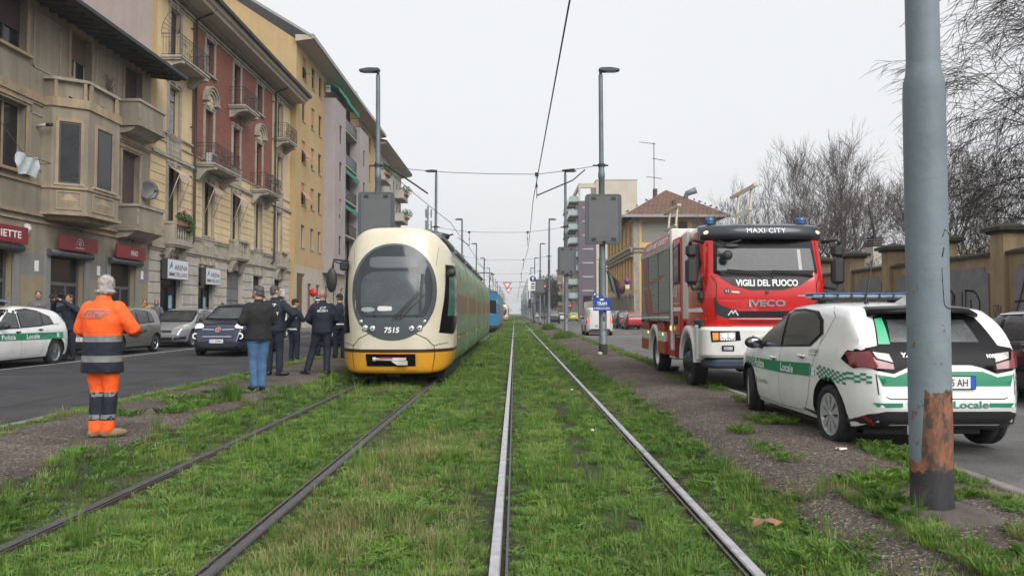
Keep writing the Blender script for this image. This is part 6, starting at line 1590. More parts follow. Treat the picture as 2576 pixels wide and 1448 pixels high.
# ================================================================ CARS
# local frame: x forward, y left, z up, origin on the ground at mid-length
def car_body(L, Wd, top, bot, belt, paint, wheels, wr, plan=None, tumble=.13, nose_r=.55, sec=None):
    """top/bot/belt: (x, z) tables; returns (mesh, Decal). Lofted closed shell with the wheel arches cut out"""
    top = smooth_tab(top, 3); x0, x1 = top[0][0], top[-1][0]
    N = 64; xs = []
    for i in range(N+1):
        t = i/N; xs.append(x0+(x1-x0)*(.5-.5*math.cos(PI*t))*.55+(x1-x0)*t*.45)
    hw = Wd/2; rings = []
    def w_at(x):
        if plan: return lerpc(plan, x)
        e0 = min(1, max(0, (x-x0)/nose_r)); e1 = min(1, max(0, (x1-x)/nose_r*.85))
        return hw*(.74+.26*(1-(1-e0)**2.6)) * (.70+.30*(1-(1-e1)**2.4))
    for x in xs:
        zt = lerpc(top, x); zb = lerpc(bot, x); zl = min(lerpc(belt, x), zt-.012); w = w_at(x)
        gh = max(0, zt-zl); tw = tumble*min(1, gh/.45)*1.0
        zm = zb+(zl-zb)*.5
        half = [(0, zb), (w*.72, zb), (w*.93, zb+.03), (w*.985, zb+(zl-zb)*.2), (w*1.0, zb+(zl-zb)*.42), (w*.992, zb+(zl-zb)*.62), (w*.985, zb+(zl-zb)*.82), (w*.965, zb+(zl-zb)*.94), (w*.94, zl)]
        wr_ = w*.94
        if gh > .05:
            for f, g in ((.25, .22), (.5, .48), (.75, .80), (.88, 1.08), (.955, 1.5)): half.append((wr_-tw*g, zl+gh*f))
            wt = half[-1][0]; half += [(wt*.80, zl+gh*.99), (wt*.45, zl+gh*1.0+.006), (0, zl+gh+.012)]
        else:
            for f in (.97, .93, .87, .78, .66): half.append((wr_*f, zl+gh*(1-f)*3 if gh*(1-f)*3 < gh else zl+gh))
            half += [(wr_*.5, zt+.004), (wr_*.28, zt+.007), (0, zt+.009)]
        ring = [Vector((x, -y, z)) for y, z in half] + [Vector((x, y, z)) for y, z in half[-2:0:-1]]
        rings.append(ring)
    b = MB(); b.smooth = True; b.m(paint).loft(rings)
    me = b.mesh('body'); bm = bmesh.new(); bm.from_mesh(me); bmesh.ops.recalc_face_normals(bm, faces=bm.faces); bm.to_mesh(me); bm.free()
    me.materials.append(DARKGAP)
    cut = MB().m(DARKGAP)
    for wx in wheels:
        for s in (-1, 1):
            c = (wx, s*(hw-.13), wr+.02); prof = [(0, -.17), (wr+.065, -.17), (wr+.065, .4), (0, .4)]
            cut.lathe([(r, h*s) for r, h in prof], c, 'y', 36, smooth=False)
    cme = cut.mesh('cut'); bm = bmesh.new(); bm.from_mesh(cme); bmesh.ops.remove_doubles(bm, verts=bm.verts, dist=1e-5); bmesh.ops.recalc_face_normals(bm, faces=bm.faces); bm.to_mesh(cme); bm.free()
    def st(o):
        q = bpy.data.objects.new('cut', cme); WS.collection.objects.link(q)
        a = o.modifiers.new('b', 'BOOLEAN'); a.operation = 'DIFFERENCE'; a.object = q; a.solver = 'EXACT'; a.material_mode = 'TRANSFER'
        return [q]
    r = evalmods(me, st)
    d = Decal(bvh_of(me), 8)
    try: r.set_sharp_from_angle(angle=R(38))
    except Exception: pass
    return r, d

def make_wheel(par, x, y, r, wd, side, style, steer=0, silver=ALU, name='wheel'):
    """side +1: outer face towards +y"""
    b = MB().m(RUBBER); w2 = wd/2; ri = r*.70
    b.lathe([(ri, -w2*.8), (r*.86, -w2), (r*.965, -w2*.86), (r, -w2*.6), (r, -w2*.12), (r-.006, -w2*.1), (r-.006, w2*.1), (r, w2*.12), (r, w2*.6), (r*.965, w2*.86), (r*.86, w2), (ri, w2*.8)], (0, 0, 0), 'y', 40)
    b.m(DARKGAP).lathe([(0, -w2*.5*side), (ri, -w2*.5*side)], (0, 0, 0), 'y', 24)
    o = b.build(name, par); o.location = (x, y, r); o.rotation_euler = (0, 0, steer)
    q = MB(); f = lambda v: v*side
    q.m(silver).lathe([(ri+.004, f(w2*.82)), (ri-.012, f(w2*.86)), (ri-.03, f(w2*.6)), (ri-.035, f(w2*.1))], (0, 0, 0), 'y', 40)
    q.lathe([(0, f(w2*.78)), (r*.12, f(w2*.76)), (r*.14, f(w2*.5))], (0, 0, 0), 'y', 20)
    q.m(GLOSSBLK).lathe([(0, f(w2*.25)), (ri-.03, f(w2*.15))], (0, 0, 0), 'y', 24)
    n, w_a, w_b, dbl = {'multi': (16, .012, .012, 1), 'hubcap': (9, .036, .016, 0), 'five': (5, .05, .04, 0), 'steel': (0, 0, 0, 0), 'ten': (10, .02, .016, 1), 'truck': (0, 0, 0, 0)}[style]
    q.m(silver)
    for k in range(n):
        a = 2*PI*k/n; ca, sa = math.cos(a), math.sin(a); pa, pb = r*.10, ri-.02
        for wa, wb, rr_, yy in ((w_a*.5 if style == 'hubcap' else w_a, w_b*2.8 if style == 'hubcap' else w_b, 0, .72),):
            P = [(pa, -wa/2), (pb, -wb), (pb, wb), (pa, wa/2)]
            vs = [(p[0]*ca-p[1]*sa, f(w2*(.76 if i in (0, 3) else .80)), p[0]*sa+p[1]*ca) for i, p in enumerate(P)]; vs += [(v[0], f(w2*.35), v[2]) for v in vs]
            q.add(vs, [(0, 1, 2, 3), (0, 4, 5, 1), (1, 5, 6, 2), (2, 6, 7, 3), (3, 7, 4, 0)])
    if style == 'steel':
        q.m(mat('black_steel_wheel', (.02, .02, .022), .6)).lathe([(0, f(w2*.6)), (r*.25, f(w2*.62)), (r*.3, f(w2*.4)), (r*.5, f(w2*.5)), (ri, f(w2*.5))], (0, 0, 0), 'y', 28)
        for k in range(10): a = 2*PI*k/10; q.m(DARKGAP).lathe([(0, f(w2*.53)), (.022, f(w2*.53))], (r*.52*math.cos(a), 0, r*.52*math.sin(a)), 'y', 8)
    q.build('rim', o); return o

PAINTS = dict(white=mat('police_white_paint', (.74, .74, .73), .25, coat=.6, var=.04, vs=1, dirt=(.45, .42, .38), da=.22, ds=1.8), silver=mat('silver_paint', (.36, .37, .39), .32, .55, coat=.6, var=.05), grey=mat('grey_beige_paint', (.22, .215, .205), .35, .5, coat=.4, var=.06), navy=mat('navy_paint', (.012, .022, .055), .22, .25, coat=.8), black=mat('black_paint', (.012, .012, .016), .15, .2, coat=.8), red=mat('red_paint', (.35, .012, .02), .25, coat=.6), blue=mat('blue_paint', (.03, .08, .35), .3, coat=.6), lime=mat('lime_paint', (.55, .62, .10), .35, coat=.4), dgrey=mat('dark_grey_paint', (.05, .05, .055), .3, .3, coat=.6), vanw=mat('van_white_paint', (.62, .61, .59), .35, coat=.3, var=.05))
PGREEN = mat('police_green_band', (.012, .21, .10), .35, coat=.3); WREF = mat('reflective_white', (.80, .81, .80), .3)
HL = mat('headlamp_glass', (.50, .52, .53), .08, .3, coat=1, var=.4, vs=14); HLON = mat('headlamp_lit', (.62, .6, .52), .3, emit=(1, .93, .75), es=.35)
TL = mat('tail_lamp_red', (.20, .006, .01), .15, coat=.8, var=.3, vs=9); TLON = mat('brake_lamp_lit', (.6, .02, .02), .3, emit=(1, .08, .06), es=1.3)
AMB = mat('amber_lamp', (.7, .25, .03), .2, coat=.5); BLUEG = mat('blue_beacon_glass', (.02, .13, .36), .2, coat=.3); INT = mat('seen_through_glass', (.050, .056, .058), .22, var=.5, vs=3, coat=.15, spec=.45); PLW = mat('number_plate_white', (.72, .73, .74), .4); PLB = mat('number_plate_blue', (.02, .09, .5), .4)

def panel(par, D, poly, ax, m, off=.004, step=.07, name='panel', **k):
    b = MB(); D.add(b, poly, ax, off, step, m); return b.build(name, par, fixn=False)
def both(par, D, poly, m, off=.004, name='panel', step=.07, inner=None):
    for ax in ('+y', '-y'):
        o = panel(par, D, poly, ax, m, off, step, name)
        if inner:
            b = MB()
            for (pl, mm, of) in inner: D.add(b, pl, ax, of, step, mm)
            b.build('pane', o, fixn=False)
def shrink(poly, d):
    c = Vector((sum(p[0] for p in poly)/len(poly), sum(p[1] for p in poly)/len(poly))); out = []
    for p in poly:
        v = Vector(p)-c; l = v.length; out.append(tuple(c+v*(1-d/max(l, .01))))
    return out
def plate(par, D, ax, yc, zc, txt, w_=.52, h=.11, off=.02, nm='number_plate', rearblue=True):
    h0 = D.hit((yc, zc), ax, .0); s = 1 if ax == '+x' else -1; x = h0.x+s*off
    b = MB().m(BLACK).box(x-s*.0-.008, yc-w_/2-.01, zc-h/2-.01, x+.004, yc+w_/2+.01, zc+h/2+.01, .003); xx = x+(.006 if s > 0 else -.010); b.m(PLW); b.quad((xx, yc-w_/2, zc-h/2), (xx, yc+w_/2, zc-h/2), (xx, yc+w_/2, zc+h/2), (xx, yc-w_/2, zc+h/2))
    b.m(PLB); xx += s*.001
    for a in (-1, 1): b.quad((xx, yc+a*w_/2, zc-h/2), (xx, yc+a*(w_/2-.045), zc-h/2), (xx, yc+a*(w_/2-.045), zc+h/2), (xx, yc+a*w_/2, zc+h/2))
    o = b.build(nm, par); q = MB(); text_on(q, txt, (xx+s*.001, yc, zc), (0, s, 0), (0, 0, 1), width=w_*.72, height=h*.62, mt=BLACK, bold=.01); q.build('lettering', o, fixn=False); return o
def mirror(par, x, y, z, s, m=BLACK, sc_=1, glass=True):
    b = MB().m(m); b.ell((x, s*(y+.09), z+.03), (.075*sc_, .115*sc_, .08*sc_), 14, 9); b.m(BLACK).tube([(x-.02, s*(y-.06), z-.05), (x, s*(y+.06), z)], .025, 6)
    if glass: b.m(mat('mirror_glass', (.25, .28, .3), .03, 1)).ell((x-.055*sc_, s*(y+.09), z+.03), (.025, .095*sc_, .06*sc_), 12, 8)
    b.build('wing_mirror', par)
def handles(par, D, pts, m, w_=.17):
    for (x, z) in pts:
        for ax in ('+y', '-y'):
            h = D.hit((x, z), ax, 0)
            if h is None: continue
            s = 1 if ax == '+y' else -1; b = MB().m(DARKGAP).ell((h.x, h.y-s*.004, h.z-.012), (.06, .012, .035), 12, 8); b.m(m).box(h.x-w_/2, min(h.y, h.y+s*.035), h.z-.012, h.x+w_/2, max(h.y, h.y+s*.035), h.z+.018, .012); b.build('door_handle', par)
def rails_lines(par, D, lines, w_=.006, name='panel_gap'):
    b = MB()
    for ax, pts in lines: D.line(b, pts, ax, w_, .003, mt=DARKGAP)
    b.build(name, par, fixn=False)
def lightbar(par, x, z, w_=1.15, wide=False):
    b = MB().m(BLACK)
    for s in (-1, 1): b.box(x-.1, s*.42-.05, z-.09, x+.1, s*.42+.05, z-.0, .015)
    b.box(x-.13, -w_/2+.08, z-.02, x+.13, w_/2-.08, z+.005, .01)
    b.m(mat('clear_lightbar', (.30, .34, .37), .08, coat=.8, var=.5, vs=18)); b.box(x-.14, -w_/2, z+.006, x+.14, w_/2, z+.05, .02); b.m(BLUEG).box(x-.142, -w_/2-.003, z+.0505, x+.142, w_/2+.003, z+.066, .007)
    b.m(BLACK)
    for k in range(-3, 4): b.box(x-.143, k*w_/7.5-.012, z+.008, x+.143, k*w_/7.5+.012, z+.049)
    b.build('light_bar', par)
def interior(par, seats, z=.55, m=None):
    pass
def checker(par, D, x0, x1, z0f, z1f, ax, nx, nz, m, off, slope=0, name='chequers'):
    b = MB().m(m)
    for i in range(nx):
        for j in range(nz):
            if (i+j) % 2: continue
            xa, xb = x0+(x1-x0)*i/nx, x0+(x1-x0)*(i+1)/nx
            f = lambda x, t: z0f(x)+(z1f(x)-z0f(x))*t
            ja, jb = j/nz, (j+1)/nz; sh = slope*(x1-x0)/nx
            D.add(b, [(xa, f(xa, ja)), (xb, f(xb, ja)), (xb+sh, f(xb, jb)), (xa+sh, f(xa, jb))], ax, off, .2)
    return b.build(name, par, fixn=False)

# ---------- near police hatchback (heading away from us, right foreground)
def yaris():
    o = thing('police_car', 'white and green local police hatchback parked half on the platform behind the near pole', 'police car', (4.13, 9.28, .135), PI/2+R(1.0), None, (1, 1, .98))
    top = [(-1.97, .52), (-1.95, .74), (-1.90, .93), (-1.82, 1.05), (-1.66, 1.26), (-1.50, 1.40), (-1.38, 1.455), (-.9, 1.50), (-.2, 1.515), (.25, 1.46), (.62, 1.28), (1.02, 1.05), (1.35, .99), (1.65, .92), (1.84, .80), (1.93, .64), (1.965, .50)]
    bot = [(-1.97, .46), (-1.93, .30), (-1.7, .22), (-1.2, .19), (1.3, .19), (1.7, .21), (1.9, .25), (1.965, .36)]
    belt = [(-1.97, 1.07), (-1.6, 1.08), (-1.1, 1.05), (0, .98), (.9, .92), (1.2, .92), (1.9, .80)]
    wx = (-1.27, 1.29); wr = .315
    me, D = car_body(3.94, 1.745, top, bot, belt, PAINTS['white'], wx, wr, tumble=.125, nose_r=.55)
    put(me, 'body', o)
    # side glass
    G1 = [(.98, .955), (.15, .985), (.16, 1.36), (.30, 1.385), (.55, 1.255)]
    G2 = [(.07, .99), (-.72, 1.04), (-.95, 1.17), (-.87, 1.30), (-.70, 1.385), (-.3, 1.42), (.08, 1.405)]
    frame = [(1.06, .935), (-.76, 1.015), (-1.03, 1.17), (-.93, 1.32), (-.72, 1.42), (-.3, 1.452), (.16, 1.438), (.36, 1.41), (.62, 1.27)]
    for ax in ('+y', '-y'):
        f = panel(o, D, frame, ax, GLOSSBLK, .003, .06, 'window_frame')
        for g in (G1, G2):
            panel(f, D, g, ax, INT if ax == '+y' else GLASS, .007, .06, 'side_window')
    # door gaps, sills
    for ax in ('+y', '-y'):
        rails_lines(o, D, [(ax, [(1.08, .92), (1.12, .75), (1.08, .40), (.98, .27), (.1, .25), (.1, .98)]), (ax, [(.1, .25), (-.62, .27), (-.78, .45), (-.86, .75), (-.98, 1.0), (-1.03, 1.17)]), (ax, [(-1.0, 1.05), (-1.12, 1.20), (-1.2, 1.36), (-1.0, 1.46)])])
    b = MB()
    for ax in ('+y', '-y'): D.add(b, [(-.9, .20), (1.0, .20), (1.0, .235), (-.9, .245)], ax, .006, .15, BLACK)
    b.build('sill', o, fixn=False)
    handles(o, D, [(.30, .83), (-.60, .90)], PAINTS['white'], .19)
    # livery
    zl = lambda x: lerpc([(-1.9, .655), (-1.45, .675), (-1.0, .69), (0, .66), (1.0, .66), (1.4, .70)], x); zu = lambda x: lerpc([(-1.9, .77), (-1.45, .80), (-1.0, .835), (0, .80), (1.0, .785), (1.4, .80)], x)
    for ax in ('+y', '-y'):
        xs = [1.05, .5, 0, -.5, -.85]; band = [(x, zl(x)) for x in xs]+[(x, zu(x)) for x in xs[::-1]]
        s = panel(o, D, band, ax, PGREEN, .0045, .08, 'green_band')
        checker(s, D, 1.08, 1.38, zl, zu, ax, 6, 5, PGREEN, .0047, 0)
        checker(s, D, -1.66, -1.02, lambda x: zl(x), zu, ax, 12, 5, PGREEN, .0047, 0)
        b = MB(); fl = ax == '+y'
        D.text(b, 'Polizia', (.80, .725), .36, .105, ax, .0075, flip=fl, mt=WREF, bold=.02); D.text(b, 'Locale', (-.16, .733), .40, .10, ax, .0075, flip=fl, mt=WREF, bold=.02)
        D.text(b, 'Comune di Milano', (.66, .50), .34, .06, ax, .0055, flip=fl, mt=mat('dark_green_text', (.02, .10, .07), .5)); D.text(b, '( 02 0208', (-.90, .965), .26, .055, ax, .0055, flip=fl, shear=.2); D.line(b, [(-.78, .925), (-1.02, .93)], ax, .006, .005)
        b.m(mat('crest_red', (.3, .05, .05), .5)); D.add(b, ellipse(.91, .50, .022, .04, 10), ax, .006, .03); D.add(b, ellipse(.91, .50, .010, .03, 8), ax, .008, .03, WREF)
        b.m(WREF)      # regional rosette
        cx, cz = -.93, .745
        for k in range(4): a = PI/4+k*PI/2; D.add(b, ellipse(cx+.032*math.cos(a)*.9, cz+.036*math.sin(a), .021, .021, 10), ax, .009, .03)
        D.add(b, ellipse(cx, cz, .02, .02, 10), ax, .009, .03)
        ps = ellipse(cx, cz, .085, .095, 24); D.line(b, ps+[ps[0]], ax, .006, .009)
        b.build('lettering', s, fixn=False)
    # rear: glass, black hatch panel, lamps
    RG = [(-.60, 1.06), (.60, 1.06), (.52, 1.35), (.40, 1.385), (-.40, 1.385), (-.52, 1.35)]
    g = panel(o, D, RG, '-x', GLOSSBLK, .006, .07, 'rear_window'); panel(g, D, [(-.42, 1.10), (.46, 1.10), (.40, 1.32), (-.38, 1.32)], '-x', INT, .010, .08, 'pane')
    panel(g, D, [(.47, 1.08), (.585, 1.08), (.52, 1.33), (.44, 1.345)], '-x', mat('green_window_film', (.05, .40, .20), .3), .011, .05, 'green_sticker')
    b = MB().m(GLOSSBLK); vs = [(-1.30, 1.475), (-1.52, 1.455), (-1.66, 1.40), (-1.60, 1.385), (-1.42, 1.40)]
    b.loft([[Vector((x+dx, y, z+dz)) for x, z in vs] for y, dx, dz in ((-.60, .16, -.06), (-.52, .03, -.012), (-.3, -.02, 0), (0, -.03, .006), (.3, -.02, 0), (.52, .03, -.012), (.60, .16, -.06))]); b.build('roof_spoiler', o)
    hp = [(-.82, .90), (-.79, 1.03), (-.56, 1.075), (.56, 1.075), (.79, 1.03), (.82, .90), (.66, .83), (.50, .80), (.36, .86), (.26, .885), (-.26, .885), (-.36, .86), (-.50, .80), (-.66, .83)]
    h = panel(o, D, hp, '-x', GLOSSBLK, .008, .06, 'hatch_panel')
    for s in (-1, 1):
        q = MB(); D.add(q, [(s*.50, .84), (s*.82, .86), (s*.83, 1.0), (s*.70, 1.015), (s*.66, .93), (s*.50, .89)], '-x', .013, .04, TL); D.add(q, [(s*.50, .905), (s*.645, .945), (s*.67, 1.005), (s*.52, .985)], '-x', .013, .04, mat('clear_tail_lens', (.42, .38, .36), .12, coat=.6, var=.4, vs=30))
        q.build('tail_light', o, fixn=False)
        q = MB(); D.add(q, [(-1.58, .93), (-1.66, 1.02), (-1.86, 1.0), (-1.9, .88), (-1.75, .84)], '+y' if s > 0 else '-y', .007, .03, GLOSSBLK); D.add(q, [(-1.70, .90), (-1.74, .98), (-1.87, .97), (-1.90, .88), (-1.8, .86)], '+y' if s > 0 else '-y', .014, .03, TL); q.build('tail_light', o, fixn=False)
    b = MB(); D.text(b, 'YARIS', (.30, .975), .20, .042, '-x', .013, flip=True, mt=CHROME, shear=.2); D.text(b, 'HYBRID', (-.52, .965), .17, .03, '-x', .013, flip=True, bold=.005); D.add(b, ellipse(0, .98, .055, .04, 16), '-x', .014, .05, mat('blue_badge', (.02, .07, .25), .2, coat=.5)); b.build('badge', o, fixn=False)
    b = MB(); D.add(b, [(-.62, .68), (.62, .68), (.66, .79), (.50, .765), (.36, .82), (-.36, .82), (-.50, .765), (-.66, .79)], '-x', .005, .06, PGREEN); D.add(b, [(-.66, .475), (-.40, .475), (-.40, .515), (-.70, .515)], '-x', .005, .06); D.add(b, [(.66, .475), (.44, .475), (.44, .515), (.70, .515)], '-x', .005, .06)
    D.text(b, 'Locale', (-.22, .50), .34, .07, '-x', .006, flip=True, bold=.02); D.text(b, 'Polizia', (.22, .50), .34, .07, '-x', .006, flip=True, bold=.02)
    b.build('green_band', o, fixn=False)
    b = MB(); D.text(b, '2343', (-.745, .59), .10, .05, '-x', .006, flip=True, mt=mat('dark_green_text', (0, 0, 0)), bold=.01); ps = ellipse(-.745, .59, .072, .06, 22); D.line(b, ps+[ps[0]], '-x', .006, .005); b.build('fleet_number', o, fixn=False)
    for s in (-1, 1): checker(o, D, s*.70, s*.84, lambda x: .70, lambda x: .80, '-x', 4, 4, PGREEN, .006)
    plate(o, D, '-x', 0, .715, 'GG 205 AH', .52, .115, .022)
    b = MB(); D.add(b, [(-.80, .22), (.80, .22), (.84, .30), (.72, .40), (.60, .435), (-.60, .435), (-.72, .40), (-.84, .30)], '-x', .008, .06, BLACK); b.build('rear_bumper', o, fixn=False)
    for s in (-1, 1):
        q = MB(); D.add(q, [(s*.655, .30), (s*.70, .30), (s*.76, .375), (s*.735, .39)], '-x', .016, .03, TL); q.build('reflector', o, fixn=False)
    rails_lines(o, D, [('-x', [(-.67, .80), (-.66, .60), (-.55, .555), (.55, .555), (.66, .60), (.67, .80)])], .008)
    b = MB().m(BLACK); b.box(-1.74, -.02, 1.10, -1.70, .30, 1.125, .008); b.tube([(-1.70, 0, 1.10), (-1.66, .33, 1.115)], .012, 6); b.build('rear_wiper', o)
    # windscreen, front lamps
    panel(o, D, [(-.62, .99), (.62, .99), (.52, 1.40), (-.52, 1.40)], '+x', GLASS, .006, .08, 'windscreen')
    for s in (-1, 1): panel(o, D, [(s*.52, .66), (s*.78, .70), (s*.80, .82), (s*.62, .76)], '+x', HL, .006, .06, 'headlight')
    for x in wx:
        for s in (-1, 1): make_wheel(o, x, s*.765, wr, .20, s, 'hubcap', steer=R(-14) if x > 0 else 0, silver=mat('hubcap_silver', (.50, .51, .52), .4, .5))
    mirror(o, .86, .84, .97, 1); mirror(o, .86, .84, .97, -1)
    lightbar(o, -.22, 1.575, 1.24)
    b = MB().m(BLACK).tube([(-.95, .28, 1.50), (-.93, .28, 1.53), (-1.12, .28, 2.02)], [.03, .012, .004], 6); b.m(PAINTS['white']).prism([(-1.0, 1.49), (-1.35, 1.48), (-1.33, 1.56), (-1.25, 1.57)], -.03, .03); b.build('antenna', o)
    b = MB().m(DARKGAP).box(-1.6, -.7, .2, 1.6, .7, .32); b.m(ALU).box(-1.9, .32, .2, -1.8, .36, .3); b.m(BLACK).box(-1.5, -.6, .14, -1.1, .6, .22); b.build('underside', o)
yaris()
# ---------- the other cars share one builder; every car has its own outline and details
def simple_car(name, label, cat, loc, rz, kind, paint, wheel='ten', lit=False, plates=None, extra=None, group=None, brake=False, far=False, driver=False):
    S = {
     'hatch': dict(L=4.2, W=1.78, top=[(-2.1, .50), (-2.07, .78), (-2.0, .95), (-1.88, 1.06), (-1.65, 1.28), (-1.45, 1.40), (-1.0, 1.46), (-.2, 1.49), (.25, 1.44), (.68, 1.22), (1.05, 1.02), (1.4, .95), (1.8, .84), (1.98, .70), (2.08, .50)], belt=[(-2.1, .98), (-1.4, 1.0), (0, .94), (1.0, .90), (2, .75)], wx=(-1.28, 1.30), wr=.315,
                   G=[[(.98, .94), (.18, .96), (.18, 1.36), (.32, 1.38), (.64, 1.20)], [(.10, .965), (-.72, 1.0), (-.72, 1.36), (-.3, 1.40), (.10, 1.385)], [(-.78, 1.01), (-1.22, 1.04), (-1.12, 1.22), (-.78, 1.34)]]),
     'old':   dict(L=3.62, W=1.66, top=[(-1.8, .52), (-1.79, .80), (-1.74, .98), (-1.62, 1.15), (-1.5, 1.38), (-1.38, 1.46), (-.8, 1.51), (0, 1.50), (.35, 1.42), (.85, 1.12), (1.08, 1.0), (1.4, .92), (1.66, .78), (1.76, .62), (1.8, .48)], belt=[(-1.8, .98), (-1, .98), (0, .93), (.9, .90), (1.8, .75)], wx=(-1.13, 1.24), wr=.285,
                   G=[[(.90, .93), (.12, .96), (.14, 1.38), (.30, 1.38), (.70, 1.16)], [(.05, .965), (-.66, .99), (-.66, 1.37), (.05, 1.40)], [(-.71, 1.0), (-1.05, 1.02), (-.95, 1.28), (-.71, 1.35)]]),
     'mpv':   dict(L=4.15, W=1.78, top=[(-2.05, .50), (-2.03, .85), (-1.98, 1.10), (-1.9, 1.3), (-1.78, 1.52), (-1.6, 1.62), (-.8, 1.67), (.1, 1.66), (.5, 1.56), (1.0, 1.20), (1.2, 1.12), (1.5, 1.06), (1.78, .95), (1.93, .78), (2.03, .48)], belt=[(-2.1, 1.10), (0, 1.05), (1.0, 1.02), (2, .85)], wx=(-1.28, 1.28), wr=.325,
                   G=[[(.98, 1.06), (.15, 1.08), (.15, 1.50), (.38, 1.52), (.72, 1.33)], [(.08, 1.08), (-.74, 1.11), (-.74, 1.53), (.08, 1.53)], [(-.80, 1.12), (-1.55, 1.16), (-1.45, 1.45), (-.80, 1.52)]]),
     'sedan': dict(L=4.7, W=1.85, top=[(-2.35, .50), (-2.33, .80), (-2.26, .98), (-2.0, 1.04), (-1.6, 1.14), (-1.0, 1.34), (-.5, 1.42), (0, 1.44), (.4, 1.38), (.95, 1.12), (1.3, .96), (1.7, .88), (2.1, .74), (2.28, .62), (2.35, .45)], belt=[(-2.35, .95), (-1, .97), (0, .92), (1.2, .88), (2.3, .7)], wx=(-1.44, 1.44), wr=.335,
                   G=[[(1.05, .92), (.10, .95), (.10, 1.35), (.30, 1.34), (.78, 1.12)], [(.04, .955), (-.85, .98), (-.85, 1.27), (-.4, 1.35), (.04, 1.36)], [(-.9, .98), (-1.35, 1.0), (-1.1, 1.16), (-.9, 1.24)]]),
     'van':   dict(L=3.95, W=1.72, top=[(-1.95, .45), (-1.94, 1.2), (-1.92, 1.55), (-1.82, 1.70), (-1.2, 1.76), (.2, 1.76), (.55, 1.66), (1.0, 1.25), (1.25, 1.08), (1.6, .98), (1.82, .80), (1.93, .45)], belt=[(-1.95, 1.0), (0, 1.0), (2, .9)], wx=(-1.25, 1.25), wr=.30,
                   G=[[(1.0, 1.02), (.2, 1.04), (.2, 1.55), (.45, 1.55), (.75, 1.34)]]),
    }[kind]
    o = thing(name, label, cat, loc, rz, group)
    L, Wd = S['L'], S['W']; bot = [(-L/2, .42), (-L/2+.05, .28), (-L/2+.3, .2), (L/2-.4, .19), (L/2-.08, .23), (L/2, .34)]
    me, D = car_body(L, Wd, S['top'], bot, S['belt'], paint, S['wx'], S['wr'], tumble=.15 if kind != 'van' else .10, nose_r=.55 if kind != 'van' else .35)
    put(me, 'body', o); tp = S['top']; zt = lambda x: lerpc(tp, x)
    for ax in ('+y', '-y'):
        if not far:
            allp = [p for g in S['G'] for p in g]
        for g in S['G']:
            b = MB(); D.add(b, shrink(g, -.03), ax, .003, .1, GLOSSBLK); D.add(b, shrink(g, .012), ax, .007, .1, INT if not far else GLASS); b.build('side_window', o, fixn=False)
        if not far:
            x1 = S['G'][0][0][0]; xm = S['G'][0][1][0]-.03; xe = S['G'][1][1][0] if len(S['G']) > 1 else -.6
            rails_lines(o, D, [(ax, [(x1+.08, .9), (x1+.10, .6), (x1-.02, .27), (xm, .25), (xm, .98)]), (ax, [(xm, .25), (xe+.1, .27), (xe-.10, .6), (xe-.16, .98)])])
    if not far: handles(o, D, [(S['G'][0][1][0]+.08, .86), (-.62, .90)], extra.get('handle', paint) if extra else paint)
    # windscreen and back glass
    ws = {'hatch': (.96, 1.40), 'old': (.98, 1.42), 'mpv': (1.14, 1.58), 'sedan': (.98, 1.36), 'van': (1.12, 1.66)}[kind]; hw = Wd/2*.94-.05; tw = hw-.16
    b = MB(); D.add(b, [(-hw+.02, ws[0]), (hw-.02, ws[0]), (tw, ws[1]), (-tw, ws[1])], '+x', .005, .09, GLOSSBLK); wsn = b.build('windscreen', o, fixn=False)
    b = MB(); D.add(b, [(-hw+.09, ws[0]+.05), (hw-.09, ws[0]+.05), (tw-.03, ws[1]-.05), (-tw+.03, ws[1]-.05)], '+x', .010, .09, INT); b.build('pane', wsn, fixn=False)
    if not far:
        b = MB(); D.line(b, [(.1, ws[0]+.02), (-.5, ws[0]+.035)], '+x', .02, .02, mt=BLACK); D.line(b, [(.5, ws[0]+.03), (-.05, ws[0]+.03)], '+x', .02, .02); b.build('wiper', o, fixn=False)
    rb_ = {'hatch': (1.06, 1.36), 'old': (1.08, 1.40), 'mpv': (1.16, 1.52), 'sedan': (1.06, 1.30), 'van': (1.15, 1.55)}[kind]
    if kind != 'van': b = MB(); D.add(b, [(-tw-.05, rb_[0]), (tw+.05, rb_[0]), (tw-.06, rb_[1]), (-tw+.06, rb_[1])], '-x', .006, .09, GLASS); b.build('rear_window', o, fixn=False)
    hwf = Wd/2
    for s in (-1, 1):
        if not (extra and extra.get('own_front')):
            zf = zt(L/2-.25); b = MB(); D.add(b, [(s*hwf*.52, zf-.20), (s*hwf*.84, zf-.16), (s*hwf*.86, zf-.03), (s*hwf*.62, zf-.08)], '+x', .006, .06, HLON if lit else HL); b.build('headlight', o, fixn=False)
        zr = .98 if kind != 'van' else .92; b = MB()
        if kind == 'van': D.add(b, [(s*hwf*.72, .78), (s*hwf*.87, .78), (s*hwf*.87, 1.12), (s*hwf*.74, 1.12)], '-x', .008, .06, TLON if brake else TL)
        else: D.add(b, [(s*hwf*.56, zr-.13), (s*hwf*.84, zr-.15), (s*hwf*.84, zr+.04), (s*hwf*.62, zr+.03)], '-x', .008, .06, TLON if brake else TL)
        b.build('tail_light', o, fixn=False)
        if not far:
            b = MB(); xr = -L/2+.08; D.add(b, [(xr+.03, zr-.14), (xr+.22, zr-.08), (xr+.2, zr+.04), (xr+.1, zr+.05)], '+y' if s > 0 else '-y', .008, .05, TL); b.build('tail_light', o, fixn=False)
    for x in S['wx']:
        for s in (-1, 1): make_wheel(o, x, s*(Wd/2-.115), S['wr'], .2, s, wheel)
    mz = {'hatch': .98, 'old': .98, 'mpv': 1.10, 'sedan': .95, 'van': 1.1}[kind]; mx = S['G'][0][0][0]-.12
